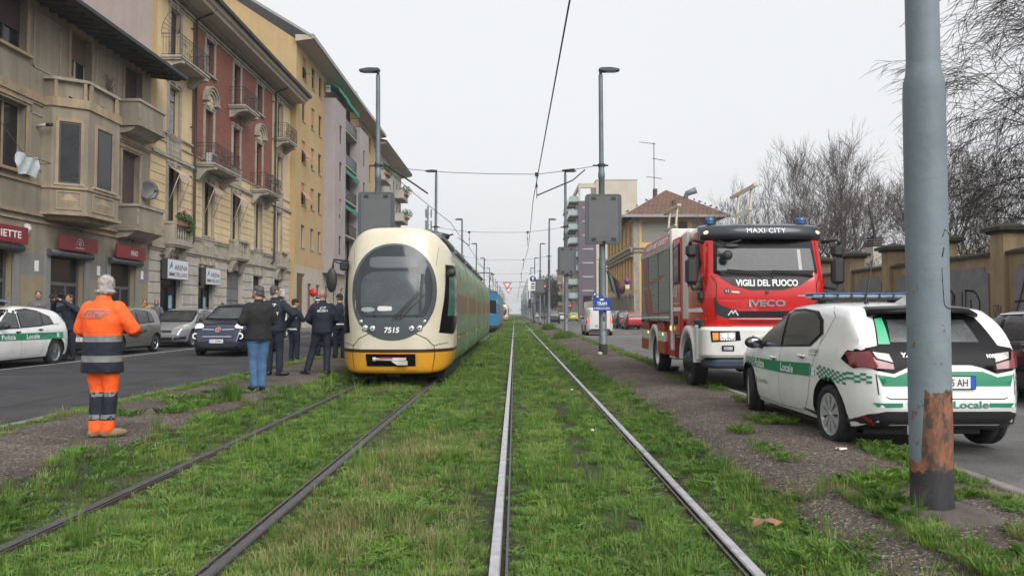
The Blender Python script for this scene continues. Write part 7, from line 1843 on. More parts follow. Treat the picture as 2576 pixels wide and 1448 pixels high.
    for s in (-1, 1): mirror(o, mx, Wd/2-.03, mz, s, (extra or {}).get('mirror', paint))
    if not (extra and extra.get('own_front')) and not far:
        b = MB(); D.add(b, [(-.45, .62), (.45, .62), (.42, .72), (-.42, .72)], '+x', .005, .08, BLACK); D.add(b, [(-.62, .30), (.62, .30), (.55, .48), (-.55, .48)], '+x', .005, .08, BLACK); b.build('grille', o, fixn=False)
    if far or kind == 'van':
        b = MB(); D.add(b, [(-hwf*.8, .26), (hwf*.8, .26), (hwf*.78, .42), (-hwf*.78, .42)], '-x', .008, .1, BLACK); b.build('bumper', o, fixn=False)
    if plates: 
        for ax, z, t in plates: plate(o, D, ax, 0, z, t)
    b = MB().m(DARKGAP).box(-L/2+.35, -Wd/2+.12, .17, L/2-.35, Wd/2-.12, .32); b.build('underside', o)
    if extra and extra.get('fn'): extra['fn'](o, D, S, paint)
    return o
# left police hatch
def tipo(o, D, S, paint):
    zl = lambda x: .665+.01*x; zu = lambda x: .83+.005*x
    for ax in ('+y', '-y'):
        b = MB(); xs = [1.3, .6, 0, -.7, -1.15]; D.add(b, [(x, zl(x)) for x in xs]+[(x, zu(x)) for x in xs[::-1]], ax, .0045, .1, PGREEN); D.add(b, [(-1.17, zl(-1.2)), (-1.13, zu(-1.2)), (-1.62, zu(-1.6)), (-1.66, zl(-1.6))][::-1], ax, .0045, .1); D.add(b, [(-1.85, .67), (-1.92, .67), (-1.88, .80), (-1.83, .80)], ax, .0045, .05); s = b.build('green_band', o, fixn=False)
        checker(s, D, -1.82, -1.55, zl, zu, ax, 7, 6, WREF, .006)
        b = MB(); D.text(b, 'Locale', (-.30, .745), .52, .115, ax, .008, flip=ax == '+y', mt=WREF, bold=.02); D.text(b, 'Polizia', (.62, .745), .5, .115, ax, .008, flip=ax == '+y', bold=.02); D.text(b, '( 02 0208', (-1.33, 1.03), .22, .045, ax, .006, flip=ax == '+y', mt=mat('dark_green_text', (0, 0, 0)), shear=.2)
        b.m(WREF)
        for k in range(4): a = PI/4+k*PI/2; D.add(b, ellipse(-1.33+.045*math.cos(a), .75+.045*math.sin(a), .026, .026, 10), ax, .009, .03)
        D.add(b, ellipse(-1.33, .75, .025, .025, 10), ax, .009, .03); b.build('lettering', s, fixn=False)
        b = MB(); D.add(b, [(-1.72, 1.10), (-1.78, 1.08), (-1.60, 1.30), (-1.55, 1.33)], ax, .006, .05, mat('green_window_film', (0, 0, 0))); b.build('green_sticker', o, fixn=False)
    lightbar(o, .25, 1.575, 1.2); b = MB().m(BLACK).tube([(-.45, 0, 1.49), (-.75, 0, 1.85)], [.015, .005], 5); b.build('antenna', o)
Z0L = .21
simple_car('police_car', 'white and green local police hatchback cut off by the left edge of the photo', 'police car', (-12.72, 18.25, Z0L-.015), -PI/2+R(1), 'hatch', PAINTS['white'], 'multi', extra=dict(fn=tipo, handle=BLACK, mirror=BLACK))
def oldy(o, D, S, paint):
    plate(o, D, '+x', 0, .50, 'CB 417 LT')
    b = MB(); 
    for s in (-1, 1): D.add(b, [(s*.50, .66), (s*.76, .70), (s*.74, .86), (s*.55, .80)], '+x', .008, .05, HL)
    b.build('headlight', o, fixn=False)
    b = MB(); D.add(b, [(-.28, .68), (.28, .68), (.26, .78), (-.26, .78)], '+x', .006, .06, BLACK); D.add(b, [(-.55, .30), (.55, .30), (.48, .42), (-.48, .42)], '+x', .006, .08); b.build('grille', o, fixn=False)
simple_car('parked_car', 'older grey beige hatchback with plain black wheels parked behind the orange worker', 'car', (-13.02, 24.6, Z0L), -PI/2, 'old', PAINTS['grey'], 'steel', extra=dict(own_front=True, fn=oldy), group='cars parked along the left kerb')
def bravo(o, D, S, paint):
    b = MB()
    for s in (-1, 1): D.add(b, [(s*.42, .66), (s*.82, .80), (s*.84, .90), (s*.66, .88), (s*.44, .76)], '+x', .007, .05, mat('amber_tinged_lens', (.50, .48, .40), .1, .2, coat=1, var=.4, vs=10))
    b.build('headlight', o, fixn=False)
    b = MB(); D.add(b, [(-.36, .56), (.36, .56), (.36, .66), (-.36, .66)], '+x', .006, .05, BLACK)
    for s in (-1, 1): D.add(b, [(s*.45, .30), (s*.80, .32), (s*.82, .44), (s*.45, .38)], '+x', .006, .05)
    D.add(b, [(-.40, .28), (.40, .28), (.40, .40), (-.40, .40)], '+x', .006, .05); b.build('grille', o, fixn=False)
simple_car('parked_car', 'silver hatchback with long pale headlights parked beside the blue car', 'car', (-13.25, 30.4, Z0L), -PI/2, 'hatch', PAINTS['silver'], 'ten', extra=dict(own_front=True, fn=bravo), group='cars parked along the left kerb')
def f500(o, D, S, paint):
    for s in (-1, 1):
        h = D.hit((s*.62, .90), '+x', 0); b = MB().m(CHROME).lathe([(.14, -.05), (.145, .02), (.135, .025)], (h.x-.0, h.y, h.z), 'x', 22); b.m(HLON).lathe([(0, .035), (.08, .03), (.135, .012)], (h.x, h.y, h.z), 'x', 22); b.build('headlight', o)
        h = D.hit((s*.70, .64), '+x', 0); b = MB().m(mat('drl_ring', (.6, .6, .55), .3, emit=(1, .97, .8), es=.3)).lathe([(.06, 0), (.085, .02), (.095, .0)], (h.x+.005, h.y, h.z), 'x', 20); b.m(GLASS).lathe([(0, .012), (.06, .008)], (h.x+.005, h.y, h.z), 'x', 16); b.build('fog_lamp', o)
    b = MB(); D.line(b, [(-.50, .84), (-.12, .83)], '+x', .022, .02, mt=CHROME); D.line(b, [(.12, .83), (.50, .84)], '+x', .022, .02); D.line(b, [(-.45, .62), (.45, .62)], '+x', .02, .02)
    D.add(b, ellipse(0, .83, .085, .075, 20), '+x', .02, .04); D.add(b, ellipse(0, .83, .07, .06, 20), '+x', .026, .04, mat('badge_red', (.25, .01, .03), .3, coat=.4)); D.text(b, 'FIAT', (0, .83), .09, .045, '+x', .03, mt=CHROME); b.build('badge', o, fixn=False)
    b = MB(); D.add(b, [(-.48, .57), (.48, .57), (.50, .66), (-.50, .66)], '+x', .007, .06, BLACK); D.add(b, [(-.78, .24), (.78, .24), (.82, .42), (.6, .47), (-.6, .47), (-.82, .42)], '+x', .007, .08); b.build('grille', o, fixn=False)
    b = MB(); D.line(b, [(-.82, .23), (-.6, .27), (.6, .27), (.82, .23)], '+x', .03, .015, mt=PAINTS['navy']); b.build('bumper_lip', o, fixn=False)
    plate(o, D, '+x', 0, .485, 'FW 409MA', .5, .11)
simple_car('moving_car', 'dark blue rounded small car with round lit headlights driving towards us', 'car', (-9.28, 25.55, .155), -PI/2, 'mpv', PAINTS['navy'], 'ten', extra=dict(own_front=True, fn=f500, mirror=BLACK))
simple_car('parked_car', 'small white van mostly hidden behind the group of officers', 'van', (-13.0, 39.0, Z0L), -PI/2, 'van', PAINTS['vanw'], 'steel', group='cars parked along the left kerb')
simple_car('moving_car', 'black car half hidden between the officers left of the tram', 'car', (-7.6, 33.0, .14), -PI/2, 'hatch', PAINTS['black'], 'ten', plates=[('+x', .5, 'GA 316 RB')])
def tesla(o, D, S, paint):
    for ax in ('+y', '-y'):
        b = MB(); g = [p for gg in S['G'] for p in gg]; D.line(b, [(1.1, .905), (.05, .93), (-.9, .962), (-1.4, .985)], ax, .016, .012, mt=CHROME); D.line(b, [(1.1, .90), (.8, 1.12), (.32, 1.37), (-.4, 1.385), (-1.0, 1.24), (-1.42, .99)], ax, .014, .012); b.build('chrome_trim', o, fixn=False)
        b = MB(); D.line(b, [(.30, .80), (.12, .815)], ax, .02, .012, mt=CHROME); D.line(b, [(-.62, .82), (-.80, .835)], ax, .02, .012); b.build('flush_handle', o, fixn=False)
simple_car('parked_car', 'black saloon with chrome window line at the right edge, beyond the police car', 'car', (8.75, 12.3, .11), PI/2, 'sedan', PAINTS['black'], 'five', extra=dict(fn=tesla))
simple_car('white_van', 'white van seen from behind with red lamps, beside the TRAM sign pole', 'van', (5.35, 49.5, .105), PI/2, 'van', PAINTS['vanw'], 'steel', plates=[('-x', .62, 'EZ 918 BA')], brake=True, extra=dict(fn=lambda o, D, S, p: [rails_lines(o, D, [('-x', [(0, .45), (0, 1.66)]), ('-x', [(-.66, .5), (-.70, 1.2), (-.62, 1.6), (.62, 1.6), (.70, 1.2), (.66, .5)])], .014)]))
simple_car('parked_car', 'dark red small car, nearest of the row parked before the yellow building', 'car', (10.35, 66.5, .12), PI/2, 'old', PAINTS['red'], 'ten', group='cars parked along the right kerb', far=True)
simple_car('parked_car', 'dark grey car parked between the red and the blue one', 'car', (10.3, 72, .12), PI/2, 'mpv', PAINTS['dgrey'], 'ten', group='cars parked along the right kerb', far=True)
simple_car('parked_car', 'blue car with tall red tail lamps parked beyond the grey one', 'car', (10.25, 77.5, .12), PI/2, 'mpv', PAINTS['blue'], 'ten', group='cars parked along the right kerb', far=True)
simple_car('parked_car', 'farthest red and white car of the parked row', 'car', (10.2, 83, .12), PI/2, 'hatch', PAINTS['red'], 'ten', group='cars parked along the right kerb', far=True)
simple_car('distant_car', 'lime yellow small car beyond the crossing on the right', 'car', (10.5, 136, .12), PI/2, 'old', PAINTS['lime'], 'ten', far=True, plates=[('-x', .6, 'CY 350 KR')])
simple_car('distant_car', 'black off roader beyond the crossing with dark windows', 'car', (5.5, 108, .11), PI/2, 'mpv', PAINTS['black'], 'ten', far=True)
simple_car('distant_car', 'white car just right of the black off roader', 'car', (7.9, 128, .115), PI/2, 'hatch', PAINTS['vanw'], 'ten', far=True, brake=True)
simple_car('distant_car', 'tiny white car far down the right carriageway', 'car', (6.1, 215, .11), PI/2, 'hatch', PAINTS['vanw'], 'ten', far=True)
simple_car('distant_car', 'tiny blue car with lit brake lamps far down the right carriageway', 'car', (7.2, 198, .115), PI/2, 'hatch', PAINTS['navy'], 'ten', far=True, brake=True)

# ---------- fire engine
FR = mat('fire_red', (.52, .008, .008), .22, coat=.7, var=.05, vs=1); FRD = mat('fire_red_dull', (.36, .03, .022), .4, coat=.2, var=.1); FW = mat('fire_white', (.66, .65, .62), .35, coat=.3, var=.08, dirt=(.4, .37, .33), da=.3)
SHUTM = mat('shutter_aluminium', (.27, .29, .28), .45, .3, var=.08); VIS = mat('visor_black', (.03, .034, .042), .3, coat=.3, var=.2)
ft = thing('fire_engine', 'red and white fire engine with roller shutter lockers facing us on the right', 'fire engine', (4.36, 16.0, .15), R(-90.2), None, (.955,)*3)
def rr_ring(xf, xb, hw, z, r=.28, slope=.0):
    P = []
    for (cx, cy, a0, rad) in ((xf-r, hw-r, 0, r), (xb+.05, hw-.05, 90, .05), (xb+.05, -hw+.05, 180, .05), (xf-r, -hw+r, 270, r)):
        for k in range(7):
            a = R(a0+15*k); x, y = cx+rad*math.cos(a), cy+rad*math.sin(a); P.append(Vector((x-.10*(abs(y)/hw)**2*(1 if x > xb+1 else 0), y, z)))
    return P
prof = [(.93, 3.02, 1.12), (1.02, 3.07, 1.13), (1.3, 3.12, 1.13), (1.7, 3.15, 1.13), (1.95, 3.14, 1.13), (2.14, 3.10, 1.125), (2.45, 3.02, 1.12), (2.78, 2.93, 1.11), (2.95, 2.90, 1.10), (3.04, 2.78, 1.06), (3.08, 2.6, 1.0)]
b = MB(); b.smooth = True; b.m(FR); b.loft([rr_ring(xf, 1.55, hw, z, .26 if z < 2.9 else .22) for z, xf, hw in prof]); me = b.mesh('cab'); bm = bmesh.new(); bm.from_mesh(me); bmesh.ops.recalc_face_normals(bm, faces=bm.faces); bm.to_mesh(me); bm.free()
me.materials.append(FW)
for p in me.polygons: p.material_index = 1 if p.center.z > 2.99 else 0
me.set_sharp_from_angle(angle=R(40)); put(me, 'cab', ft); D = Decal(bvh_of(me), 8)
b = MB(); D.add(b, [(-.94, 2.15), (-.80, 2.08), (.80, 2.08), (.94, 2.15), (.90, 2.80), (-.90, 2.80)], '+x', .006, .1, GLOSSBLK); w_ = b.build('windscreen', ft, fixn=False)
b = MB(); D.add(b, [(-.88, 2.19), (.88, 2.19), (.85, 2.60), (-.85, 2.60)], '+x', .012, .1, mat('truck_glass', (.022, .028, .031), .18, var=.55, vs=2, coat=.05, spec=.4)); D.add(b, [(.60, 2.20), (.66, 2.20), (.66, 2.58), (.60, 2.58)], '+x', .014, .1, mat('door_pillar_seen', (.3, .32, .3), .3)); b.build('pane', w_, fixn=False)
b = MB(); D.add(b, [(-.93, 2.13), (-.62, 1.93), (-.3, 1.84), (.3, 1.84), (.62, 1.93), (.93, 2.13), (.80, 2.075), (-.80, 2.075)][::1], '+x', .008, .08, BLACK); b.build('scuttle_panel', ft, fixn=False)
b = MB(); D.text(b, 'VIGILI DEL FUOCO', (0, 1.965), 1.12, .12, '+x', .016, mt=WREF, bold=.03); b.build('lettering', ft, fixn=False)
b = MB(); D.text(b, 'IVECO', (.0, 1.60), .66, .125, '+x', .02, mt=CHROME, bold=.035); D.text(b, 'FORTINI', (.80, 1.73), .16, .035, '+x', .012, mt=WREF); D.text(b, 'EUROCARGO', (.62, 1.735), .13, .025, '+x', .012, mt=CHROME); D.add(b, ellipse(-.72, 1.82, .05, .05, 18), '+x', .012, .05, BLACK); D.text(b, '11', (-.72, 1.82), .05, .055, '+x', .018, mt=WREF, bold=.02); D.line(b, [(-.64, 1.805), (-.50, 1.795)], '+x', .03, .012, mt=CHROME)
D.add(b, ellipse(0, 1.79, .035, .03, 12), '+x', .014, .04, BLACK); b.build('badge', ft, fixn=False)
b = MB(); D.add(b, [(-.95, 1.72), (-.86, 1.58), (-.55, 1.46), (.55, 1.46), (.86, 1.58), (.95, 1.72), (.93, 1.40), (.72, 1.33), (-.72, 1.33), (-.93, 1.40)], '+x', .007, .07, BLACK)
for k in range(4): D.line(b, [(-.5, 1.36+.026*k), (.7, 1.36+.026*k)], '+x', .008, .014, mt=GLOSSBLK)
D.line(b, [(-.70, 1.38), (-.64, 1.47), (-.61, 1.41), (-.58, 1.47), (-.52, 1.38)], '+x', .018, .016, mt=WREF); b.build('grille', ft, fixn=False)
b = MB(); D.line(b, [(-.98, 2.1), (-.90, 1.95), (-.93, 1.3)], '+x', .012, .005, mt=DARKGAP); D.line(b, [(.98, 2.1), (.90, 1.95), (.93, 1.3)], '+x', .012, .005); b.build('panel_gap', ft, fixn=False)
b = MB().m(VIS); b.loft([[Vector((x-(.22*abs(y)**4), y, z)) for x, z in ((2.86, 2.78), (3.04, 2.76), (3.10, 2.86), (3.03, 3.01), (2.86, 3.06))] for y in (-1.11, -1.05, -.85, -.5, 0, .5, .85, 1.05, 1.11)]); vz = b.build('sun_visor', ft)
b = MB(); text_on(b, 'MAXI CITY', (3.095, 0, 2.915), (0, 1, 0), (-.35, 0, 1), width=.70, height=.095, mt=WREF, bold=-.005, spacing=1.1)
b.build('lettering', vz, fixn=False)
for s in (-1, 1):
    b = MB().m(HLON if False else mat('position_lamp', (.75, .55, .4), .3, emit=(1, .6, .3), es=.8)); b.ell((2.98-.16, s*1.0, 2.90), (.04, .07, .04), 10, 7); b.build('position_lamp', ft)
    b = MB().m(BLACK); b.tube([(2.85, s*1.08, 2.72), (2.98, s*1.32, 2.76), (3.0, s*1.36, 2.68)], .035, 7); b.box(2.88, s*1.33-.10, 2.44, 3.03, s*1.33+.11, 2.68, .05); b.box(2.88, s*1.33-.11, 1.95, 3.04, s*1.33+.12, 2.42, .05); b.tube([(2.85, s*1.08, 1.9), (2.95, s*1.30, 1.86), (2.95, s*1.34, 1.95)], .03, 7); b.box(2.8, s*1.14-.05, 1.66, 2.92, s*1.14+.06, 1.82, .03); b.build('wing_mirror', ft)
    b = MB(); ax = '+y' if s > 0 else '-y'
    D.add(b, [(2.45, 1.95), (1.68, 1.95), (1.68, 2.72), (2.62, 2.72), (2.80, 2.3)], ax, .006, .1, GLOSSBLK); D.add(b, [(2.88, 1.60), (2.62, 1.62), (2.5, 1.92), (2.90, 2.1)], ax, .007, .08, GLASS); b.build('door_window', ft, fixn=False)
    b = MB(); D.add(b, [(2.9, 1.44), (1.6, 1.44), (1.6, 1.50), (2.85, 1.52)], ax, .006, .1, WREF); D.text(b, 'MAGIRUS', (2.60, 1.28), .26, .05, ax, .01, flip=s > 0); b.build('white_band', ft, fixn=False)
b = MB().m(BLACK); b.tube([(3.12, -.72, 2.2), (3.14, -.2, 2.16), (3.14, .1, 2.06)], .014, 5); b.tube([(3.12, .1, 2.18), (3.13, .6, 2.16), (3.08, .84, 2.08)], .014, 5); b.tube([(3.02, -.86, 2.74), (3.2, -.74, 2.66), (3.24, -.5, 2.72)], .016, 5); b.ell((3.2, -.66, 2.62), (.04, .16, .05), 10, 6); b.ell((3.16, -.72, 2.46), (.04, .09, .09), 10, 8); b.build('wiper', ft)
# bumper
def rbox(mb, m, x0, x1, hw, z0, z1, r=.2):
    mb.m(m); mb.loft([rr_ring(x1-(.03 if z in (z0, z1) else 0), x0, hw-(.03 if z in (z0, z1) else 0), z, r) for z in (z0, z0+.05, z1-.05, z1)], smooth=False)
b = MB(); rbox(b, FW, 2.3, 3.16, 1.17, .62, 1.17); bu = b.build('bumper', ft); Db = Decal(bvh_of(bu.data), 8)
b = MB(); rbox(b, mat('bumper_lip_blue', (.02, .035, .06), .6), 2.5, 3.12, 1.08, .42, .60); b.m(BLACK).box(2.2, -1.0, 1.172, 2.98, 1.0, 1.32); b.m(FW).box(2.98, -.62, 1.172, 3.04, .62, 1.30, .01); b.m(FR).loft([[Vector((x-.14*abs(y)**3, y, z)) for x, z in ((2.95, 1.28), (3.11, 1.28), (3.12, 1.33), (2.95, 1.33))] for y in (-1.08, -.8, -.4, 0, .4, .8, 1.08)]); b.build('bumper_lip', ft)
for s in (-1, 1):
    q = MB(); Db.add(q, [(s*.50, .93), (s*1.02, .90), (s*1.04, 1.10), (s*.52, 1.10)], '+x', .006, .06, GLOSSBLK); q.build('lamp_housing', ft, fixn=False)
    q = MB(); Db.add(q, [(s*.60, .95), (s*.88, .93), (s*.88, 1.07), (s*.60, 1.08)], '+x', .012, .05, HL); 
    for c in (.67, .79): Db.add(q, ellipse(s*c, 1.01, .045, .045, 16), '+x', .018, .04, CHROME); Db.add(q, ellipse(s*c, 1.01, .028, .028, 14), '+x', .022, .04, HLON)
    for k in range(6): Db.add(q, ellipse(s*(.62+.045*k), .945, .014, .010, 8), '+x', .018, .04, HLON)
    Db.add(q, [(s*.90, .94), (s*1.0, .93), (s*1.01, 1.07), (s*.90, 1.07)], '+x', .012, .05, AMB); q.build('headlight', ft, fixn=False)
    q = MB(); Db.add(q, [(s*.62, .74), (s*.84, .74), (s*.84, .84), (s*.62, .84)], '+x', .008, .05, GLOSSBLK); Db.add(q, [(s*.65, .76), (s*.81, .76), (s*.81, .82), (s*.65, .82)], '+x', .014, .05, HL); q.build('fog_lamp', ft, fixn=False)
    q = MB(); Db.add(q, ellipse(s*.28, .98, .035, .035, 12), '+x', .008, .04, BLACK); Db.add(q, ellipse(s*.30, .74, .03, .03, 12), '+x', .008, .04); q.m(CHROME).tube([(3.18, s*.12-.05, .98), (3.28, s*.12-.05, .93), (3.28, s*.12+.05, .93), (3.18, s*.12+.05, .98)], .02, 6); q.m(mat('hook_yellow', (.5, .4, .05), .5)).tube([(3.19, s*.12, .99), (3.26, s*.12, .90)], .02, 6); q.build('tow_hook', ft)
plate(ft, Db, '+x', .0, .72, 'VF 27384', .42, .11)
# crew cab and white panel
b = MB().m(FW); b.box(1.30, -1.14, 1.25, 1.85, 1.14, 3.08, .06); b.m(FR); b.box(.55, -1.17, .95, 1.34, 1.17, 3.02, .05); b.m(FW).box(.55, -1.0, 3.021, 1.4, 1.0, 3.1, .03); cc = b.build('crew_cab', ft)
for s in (-1, 1):
    y = s*1.171; q = MB(); P = [(.70, 2.02), (1.20, 2.02), (1.20, 2.86), (.70, 2.80)]; e = .012*s; q.m(BLACK).prism(P, y, y+e); q.m(GLASS).prism(shrink(P, .06), y+e, y+e*1.6); q.build('crew_window', ft)
    q = MB().m(DARKGAP)
    for (x0, x1, z0, z1) in ((.60, .612, 1.0, 2.98), (1.27, 1.282, 1.0, 2.98), (.612, 1.27, 2.97, 2.98)): q.box(x0, min(y, y+.004*s), z0, x1, max(y, y+.004*s), z1)
    q.m(BLACK).box(.78, min(y, y+.03*s), 1.18, .92, max(y, y+.03*s), 1.36, .01); q.m(WREF); q.box(.56, min(y, y+.005*s), 1.46, 1.29, max(y, y+.005*s), 1.54); q.build('crew_door', ft)
    q = MB(); text_on(q, '115', (.82, y+s*.006, 1.86), (-s if s > 0 else 1, 0, 0), (0, 0, 1), width=.34, height=.22, mt=WREF, bold=.03); text_on(q, 'www.vigilfuoco.it', (.92, y+s*.006, 1.62), (-s if s > 0 else 1, 0, 0), (0, 0, 1), width=.62, height=.07); q.lathe([(.07, s*.006), (.085, s*.006)], (.74-(.2 if s > 0 else -.0)+(-.1 if s < 0 else 0), y, 1.86), 'y', 16); q.build('lettering', ft, fixn=False)
# box body with shutters
b = MB().m(FRD); b.box(-3.38, -1.19, 1.22, .50, 1.19, 2.92); b.m(FW).box(.38, -1.2, .62, .53, 1.2, 3.24, .02)
b.m(FR); 
for s in (-1, 1): b.prism([(s*1.19, 2.921), (s*1.21, 2.921), (s*1.06, 3.22), (s*1.0, 3.22)], -3.38, .37, 'x')
b.m(ALU).box(-3.38, -1.0, 2.921, .37, 1.0, 3.0); bb = b.build('locker_body', ft)
for s in (-1, 1):
    o = None
    for (x0, x1) in ((-3.34, -2.34), (-2.26, -1.0), (-.92, .36)):
        q = MB().m(SHUTM); z = 1.24; y = s*1.20
        while z < 2.80:
            z2 = min(z+.045, 2.82); q.add([(x0, y, z), (x1, y, z), (x1, y+s*.008, (z+z2)/2), (x0, y+s*.008, (z+z2)/2), (x1, y, z2), (x0, y, z2)], [(0, 1, 2, 3), (3, 2, 4, 5)]); z = z2
        q.m(DARKGAP).box(x0-.03, min(s*1.191, y+s*.002), 1.22, x0, max(s*1.191, y+s*.002), 2.82); o = q.build('roller_shutter', ft)
    q = MB().m(ALU).box(-3.38, s*1.191 if s > 0 else s*1.215, 2.821, .37, s*1.215 if s > 0 else s*1.191, 2.92); q.m(FRD); yy = s*1.2105
    def pg(P): q.add([(x, yy, z) for x, z in P], [tuple(range(len(P)))])
    pg([(-3.2, 2.75), (-2.5, 2.80), (-2.6, 2.15), (-2.9, 2.12)]); pg([(-2.85, 2.08), (-.3, 2.25), (-.3, 2.30), (-2.85, 2.14)]); pg([(-2.75, 2.02), (-2.1, 2.05), (-1.7, 1.45), (-2.5, 1.42)]); pg([(-2.95, 2.0), (-2.85, 2.0), (-2.55, 1.42), (-2.62, 1.42)]); pg([(-2.5, 1.38), (.3, 1.42), (.3, 1.46), (-2.5, 1.43)])
    q.m(WREF); pg([(-3.3, 1.29), (.35, 1.31), (.35, 1.35), (-3.3, 1.33)]); q.build('red_graphic', ft, fixn=False)
    q = MB(); text_on(q, 'VIGILI DEL FUOCO', (-1.45, s*1.145, 3.06), (-s if s > 0 else 1, 0, 0), (0, -s*.45, 1), width=2.7, height=.17, mt=WREF, bold=.02); q.v = [v+Vector((0, s*.012, 0)) for v in q.v]; q.build('lettering', ft, fixn=False)
    q = MB(); y0, y1 = (s*1.0, s*1.2)
    for (x0, x1) in ((-3.38, -2.28), (-1.12, -.28)):
        for (z0, z1, m) in ((1.0, 1.219, FRD), (.78, .999, FW), (.5, .779, FRD)): q.m(m).box(x0, min(y0, y1), z0, x1, max(y0, y1), z1, .01)
    q.m(BLACK); 
    for x in (-3.3, -2.5, -1.05, -.45): q.box(x, min(s*1.2, s*1.23), 1.2, x+.3, max(s*1.2, s*1.23), 1.25, .005); 
    q.build('side_skirt', ft)
    q = MB().m(FRD).box(-.27, min(s*.75, s*1.14), .5, .55, max(s*.75, s*1.14), 1.219); q.m(ALU).box(.1, min(s*.7, s*1.17), .44, .7, max(s*.7, s*1.17), .49, .01); q.box(.56, min(s*.7, s*1.12), .9, .9, max(s*.7, s*1.12), .94, .01); q.build('step', ft)
    q = MB().m(mat('marker_amber_lit', (.8, .25, .03), .3, emit=(1, .4, .08), es=1.8)); q.box(.42, s*1.2-.02, 1.05, .5, s*1.2+.02, 1.15, .02); 
    for x in (-2.4, -.5): q.box(x, s*1.2-.01, .92, x+.06, s*1.2+.01, .97)
    q.build('side_marker', ft)
    # arches
    for xa, m, ro in ((1.9, FW, .62), (-1.7, FW, .60)):
        q = MB().m(m); n = 16; z0 = .5
        P = [(xa+ro*math.cos(PI*(k/n)), z0+ro*math.sin(PI*(k/n))) for k in range(n+1)]; ri = ro-.09
        vs = []
        for k in range(n+1):
            a = PI*k/n
            for r_, y in ((ro+.04, s*.85), (ro+.06, s*1.18), (ro, s*1.205), (ri, s*1.19), (ri+.03, s*.85)): vs.append((xa+r_*math.cos(a), y, z0+r_*math.sin(a)*(1 if k not in (0, n) else 1)))
        q.add(vs, [(k*5+j, k*5+5+j, k*5+6+j, k*5+1+j) for k in range(n) for j in range(4)], True)
        if xa > 0: q.box(1.9+.62, min(s*.9, s*1.19), .55, 2.75, max(s*.9, s*1.19), 1.2, .02); q.m(BLACK).box(2.38, min(s*1.0, s*1.16), 1.05, 2.9, max(s*1.0, s*1.16), 1.3, .02)
        q.build('wheel_arch', ft, fixn=False)
def truck_wheel(x, y, side, rear):
    r = .47; wd = .30; b = MB().m(RUBBER); w2 = wd/2; ri = .29
    b.lathe([(ri, -w2*.8), (r*.88, -w2), (r*.97, -w2*.9), (r, -w2*.7), (r, w2*.7), (r*.97, w2*.9), (r*.88, w2), (ri, w2*.8)], (0, 0, 0), 'y', 40)
    for k in range(3): b.m(DARKGAP).lathe([(r+.001, -w2*.5+k*w2*.5-.008), (r+.001, -w2*.5+k*w2*.5+.008)], (0, 0, 0), 'y', 40)
    o = b.build('wheel', ft); o.location = (x, y, r); f = lambda v: v*side
    q = MB().m(ALU if rear else BLACK)
    if rear: q.lathe([(ri+.01, f(w2*.82)), (ri-.03, f(w2*.7)), (ri-.08, f(-w2*.4)), (.14, f(-w2*.5)), (.13, f(0)), (0, f(.02))], (0, 0, 0), 'y', 32)
    else:
        q.lathe([(ri+.01, f(w2*.82)), (ri-.03, f(w2*.7)), (ri-.05, f(w2*.5)), (.18, f(w2*1.0)), (.16, f(w2*1.2)), (.11, f(w2*1.25)), (.10, f(w2*1.5)), (0, f(w2*1.55))], (0, 0, 0), 'y', 32)
        q.m(ALU).lathe([(.10, f(w2*1.3)), (.11, f(w2*1.3)), (.10, f(w2*1.42))], (0, 0, 0), 'y', 20)
    q.m(ALU if not rear else BLACK)
    for k in range(8): a = 2*PI*k/8; q.m(BLACK).lathe([(0, f(w2*(1.25 if not rear else -.35))), (.018, f(w2*(1.25 if not rear else -.35))), (.018, f(w2*(1.05 if not rear else -.5)))], (.145*math.cos(a), 0, .145*math.sin(a)), 'y', 6)
    q.build('rim', o)
for s in (-1, 1): truck_wheel(1.9, s*1.02, s, False); truck_wheel(-1.7, s*.98, s, True)
b = MB().m(DARKGAP).box(-3.2, -.6, .55, 2.9, .6, 1.21); b.box(-3.3, -.95, .9, 2.4, .95, 1.215); b.build('chassis', ft)
for s in (-1, 1): b = MB().m(BLACK).lathe([(0, 3.09), (.10, 3.09), (.10, 3.12), (0, 3.12)], (2.45, s*.86, 0), seg=14); b.m(BLUEG).lathe([(.075, 3.12), (.08, 3.2), (.07, 3.22), (0, 3.23)], (2.45, s*.86, 0), seg=16); b.m(BLACK).lathe([(.098, 3.16), (.098, 3.17)], (2.45, s*.86, 0), seg=14); b.build('beacon', ft)
PALE = mat('ladder_beige', (.48, .44, .36), .5)
for (x, s) in ((-1.9, -1), (.9, 1)):
    b = MB().m(PALE); y = s*.72 if s < 0 else .2
    for dx in (-.45, .45): b.tube([(x+dx, y, 3.0), (x+dx+.12, y+.05, 3.95)], .03, 5)
    b.box(x-.75, y-.03, 3.93, x+.95, y+.07, 3.99, .01); b.box(x-.6, y-.03, 3.5, x+.6, y+.05, 3.54, .01); o = b.build('ladder_rack', ft)
b = MB().m(PALE).box(-3.3, .3, 3.02, .2, .8, 3.12, .01); b.box(-3.3, -.3, 3.02, .2, .1, 3.16, .01); b.build('ladder', ft)
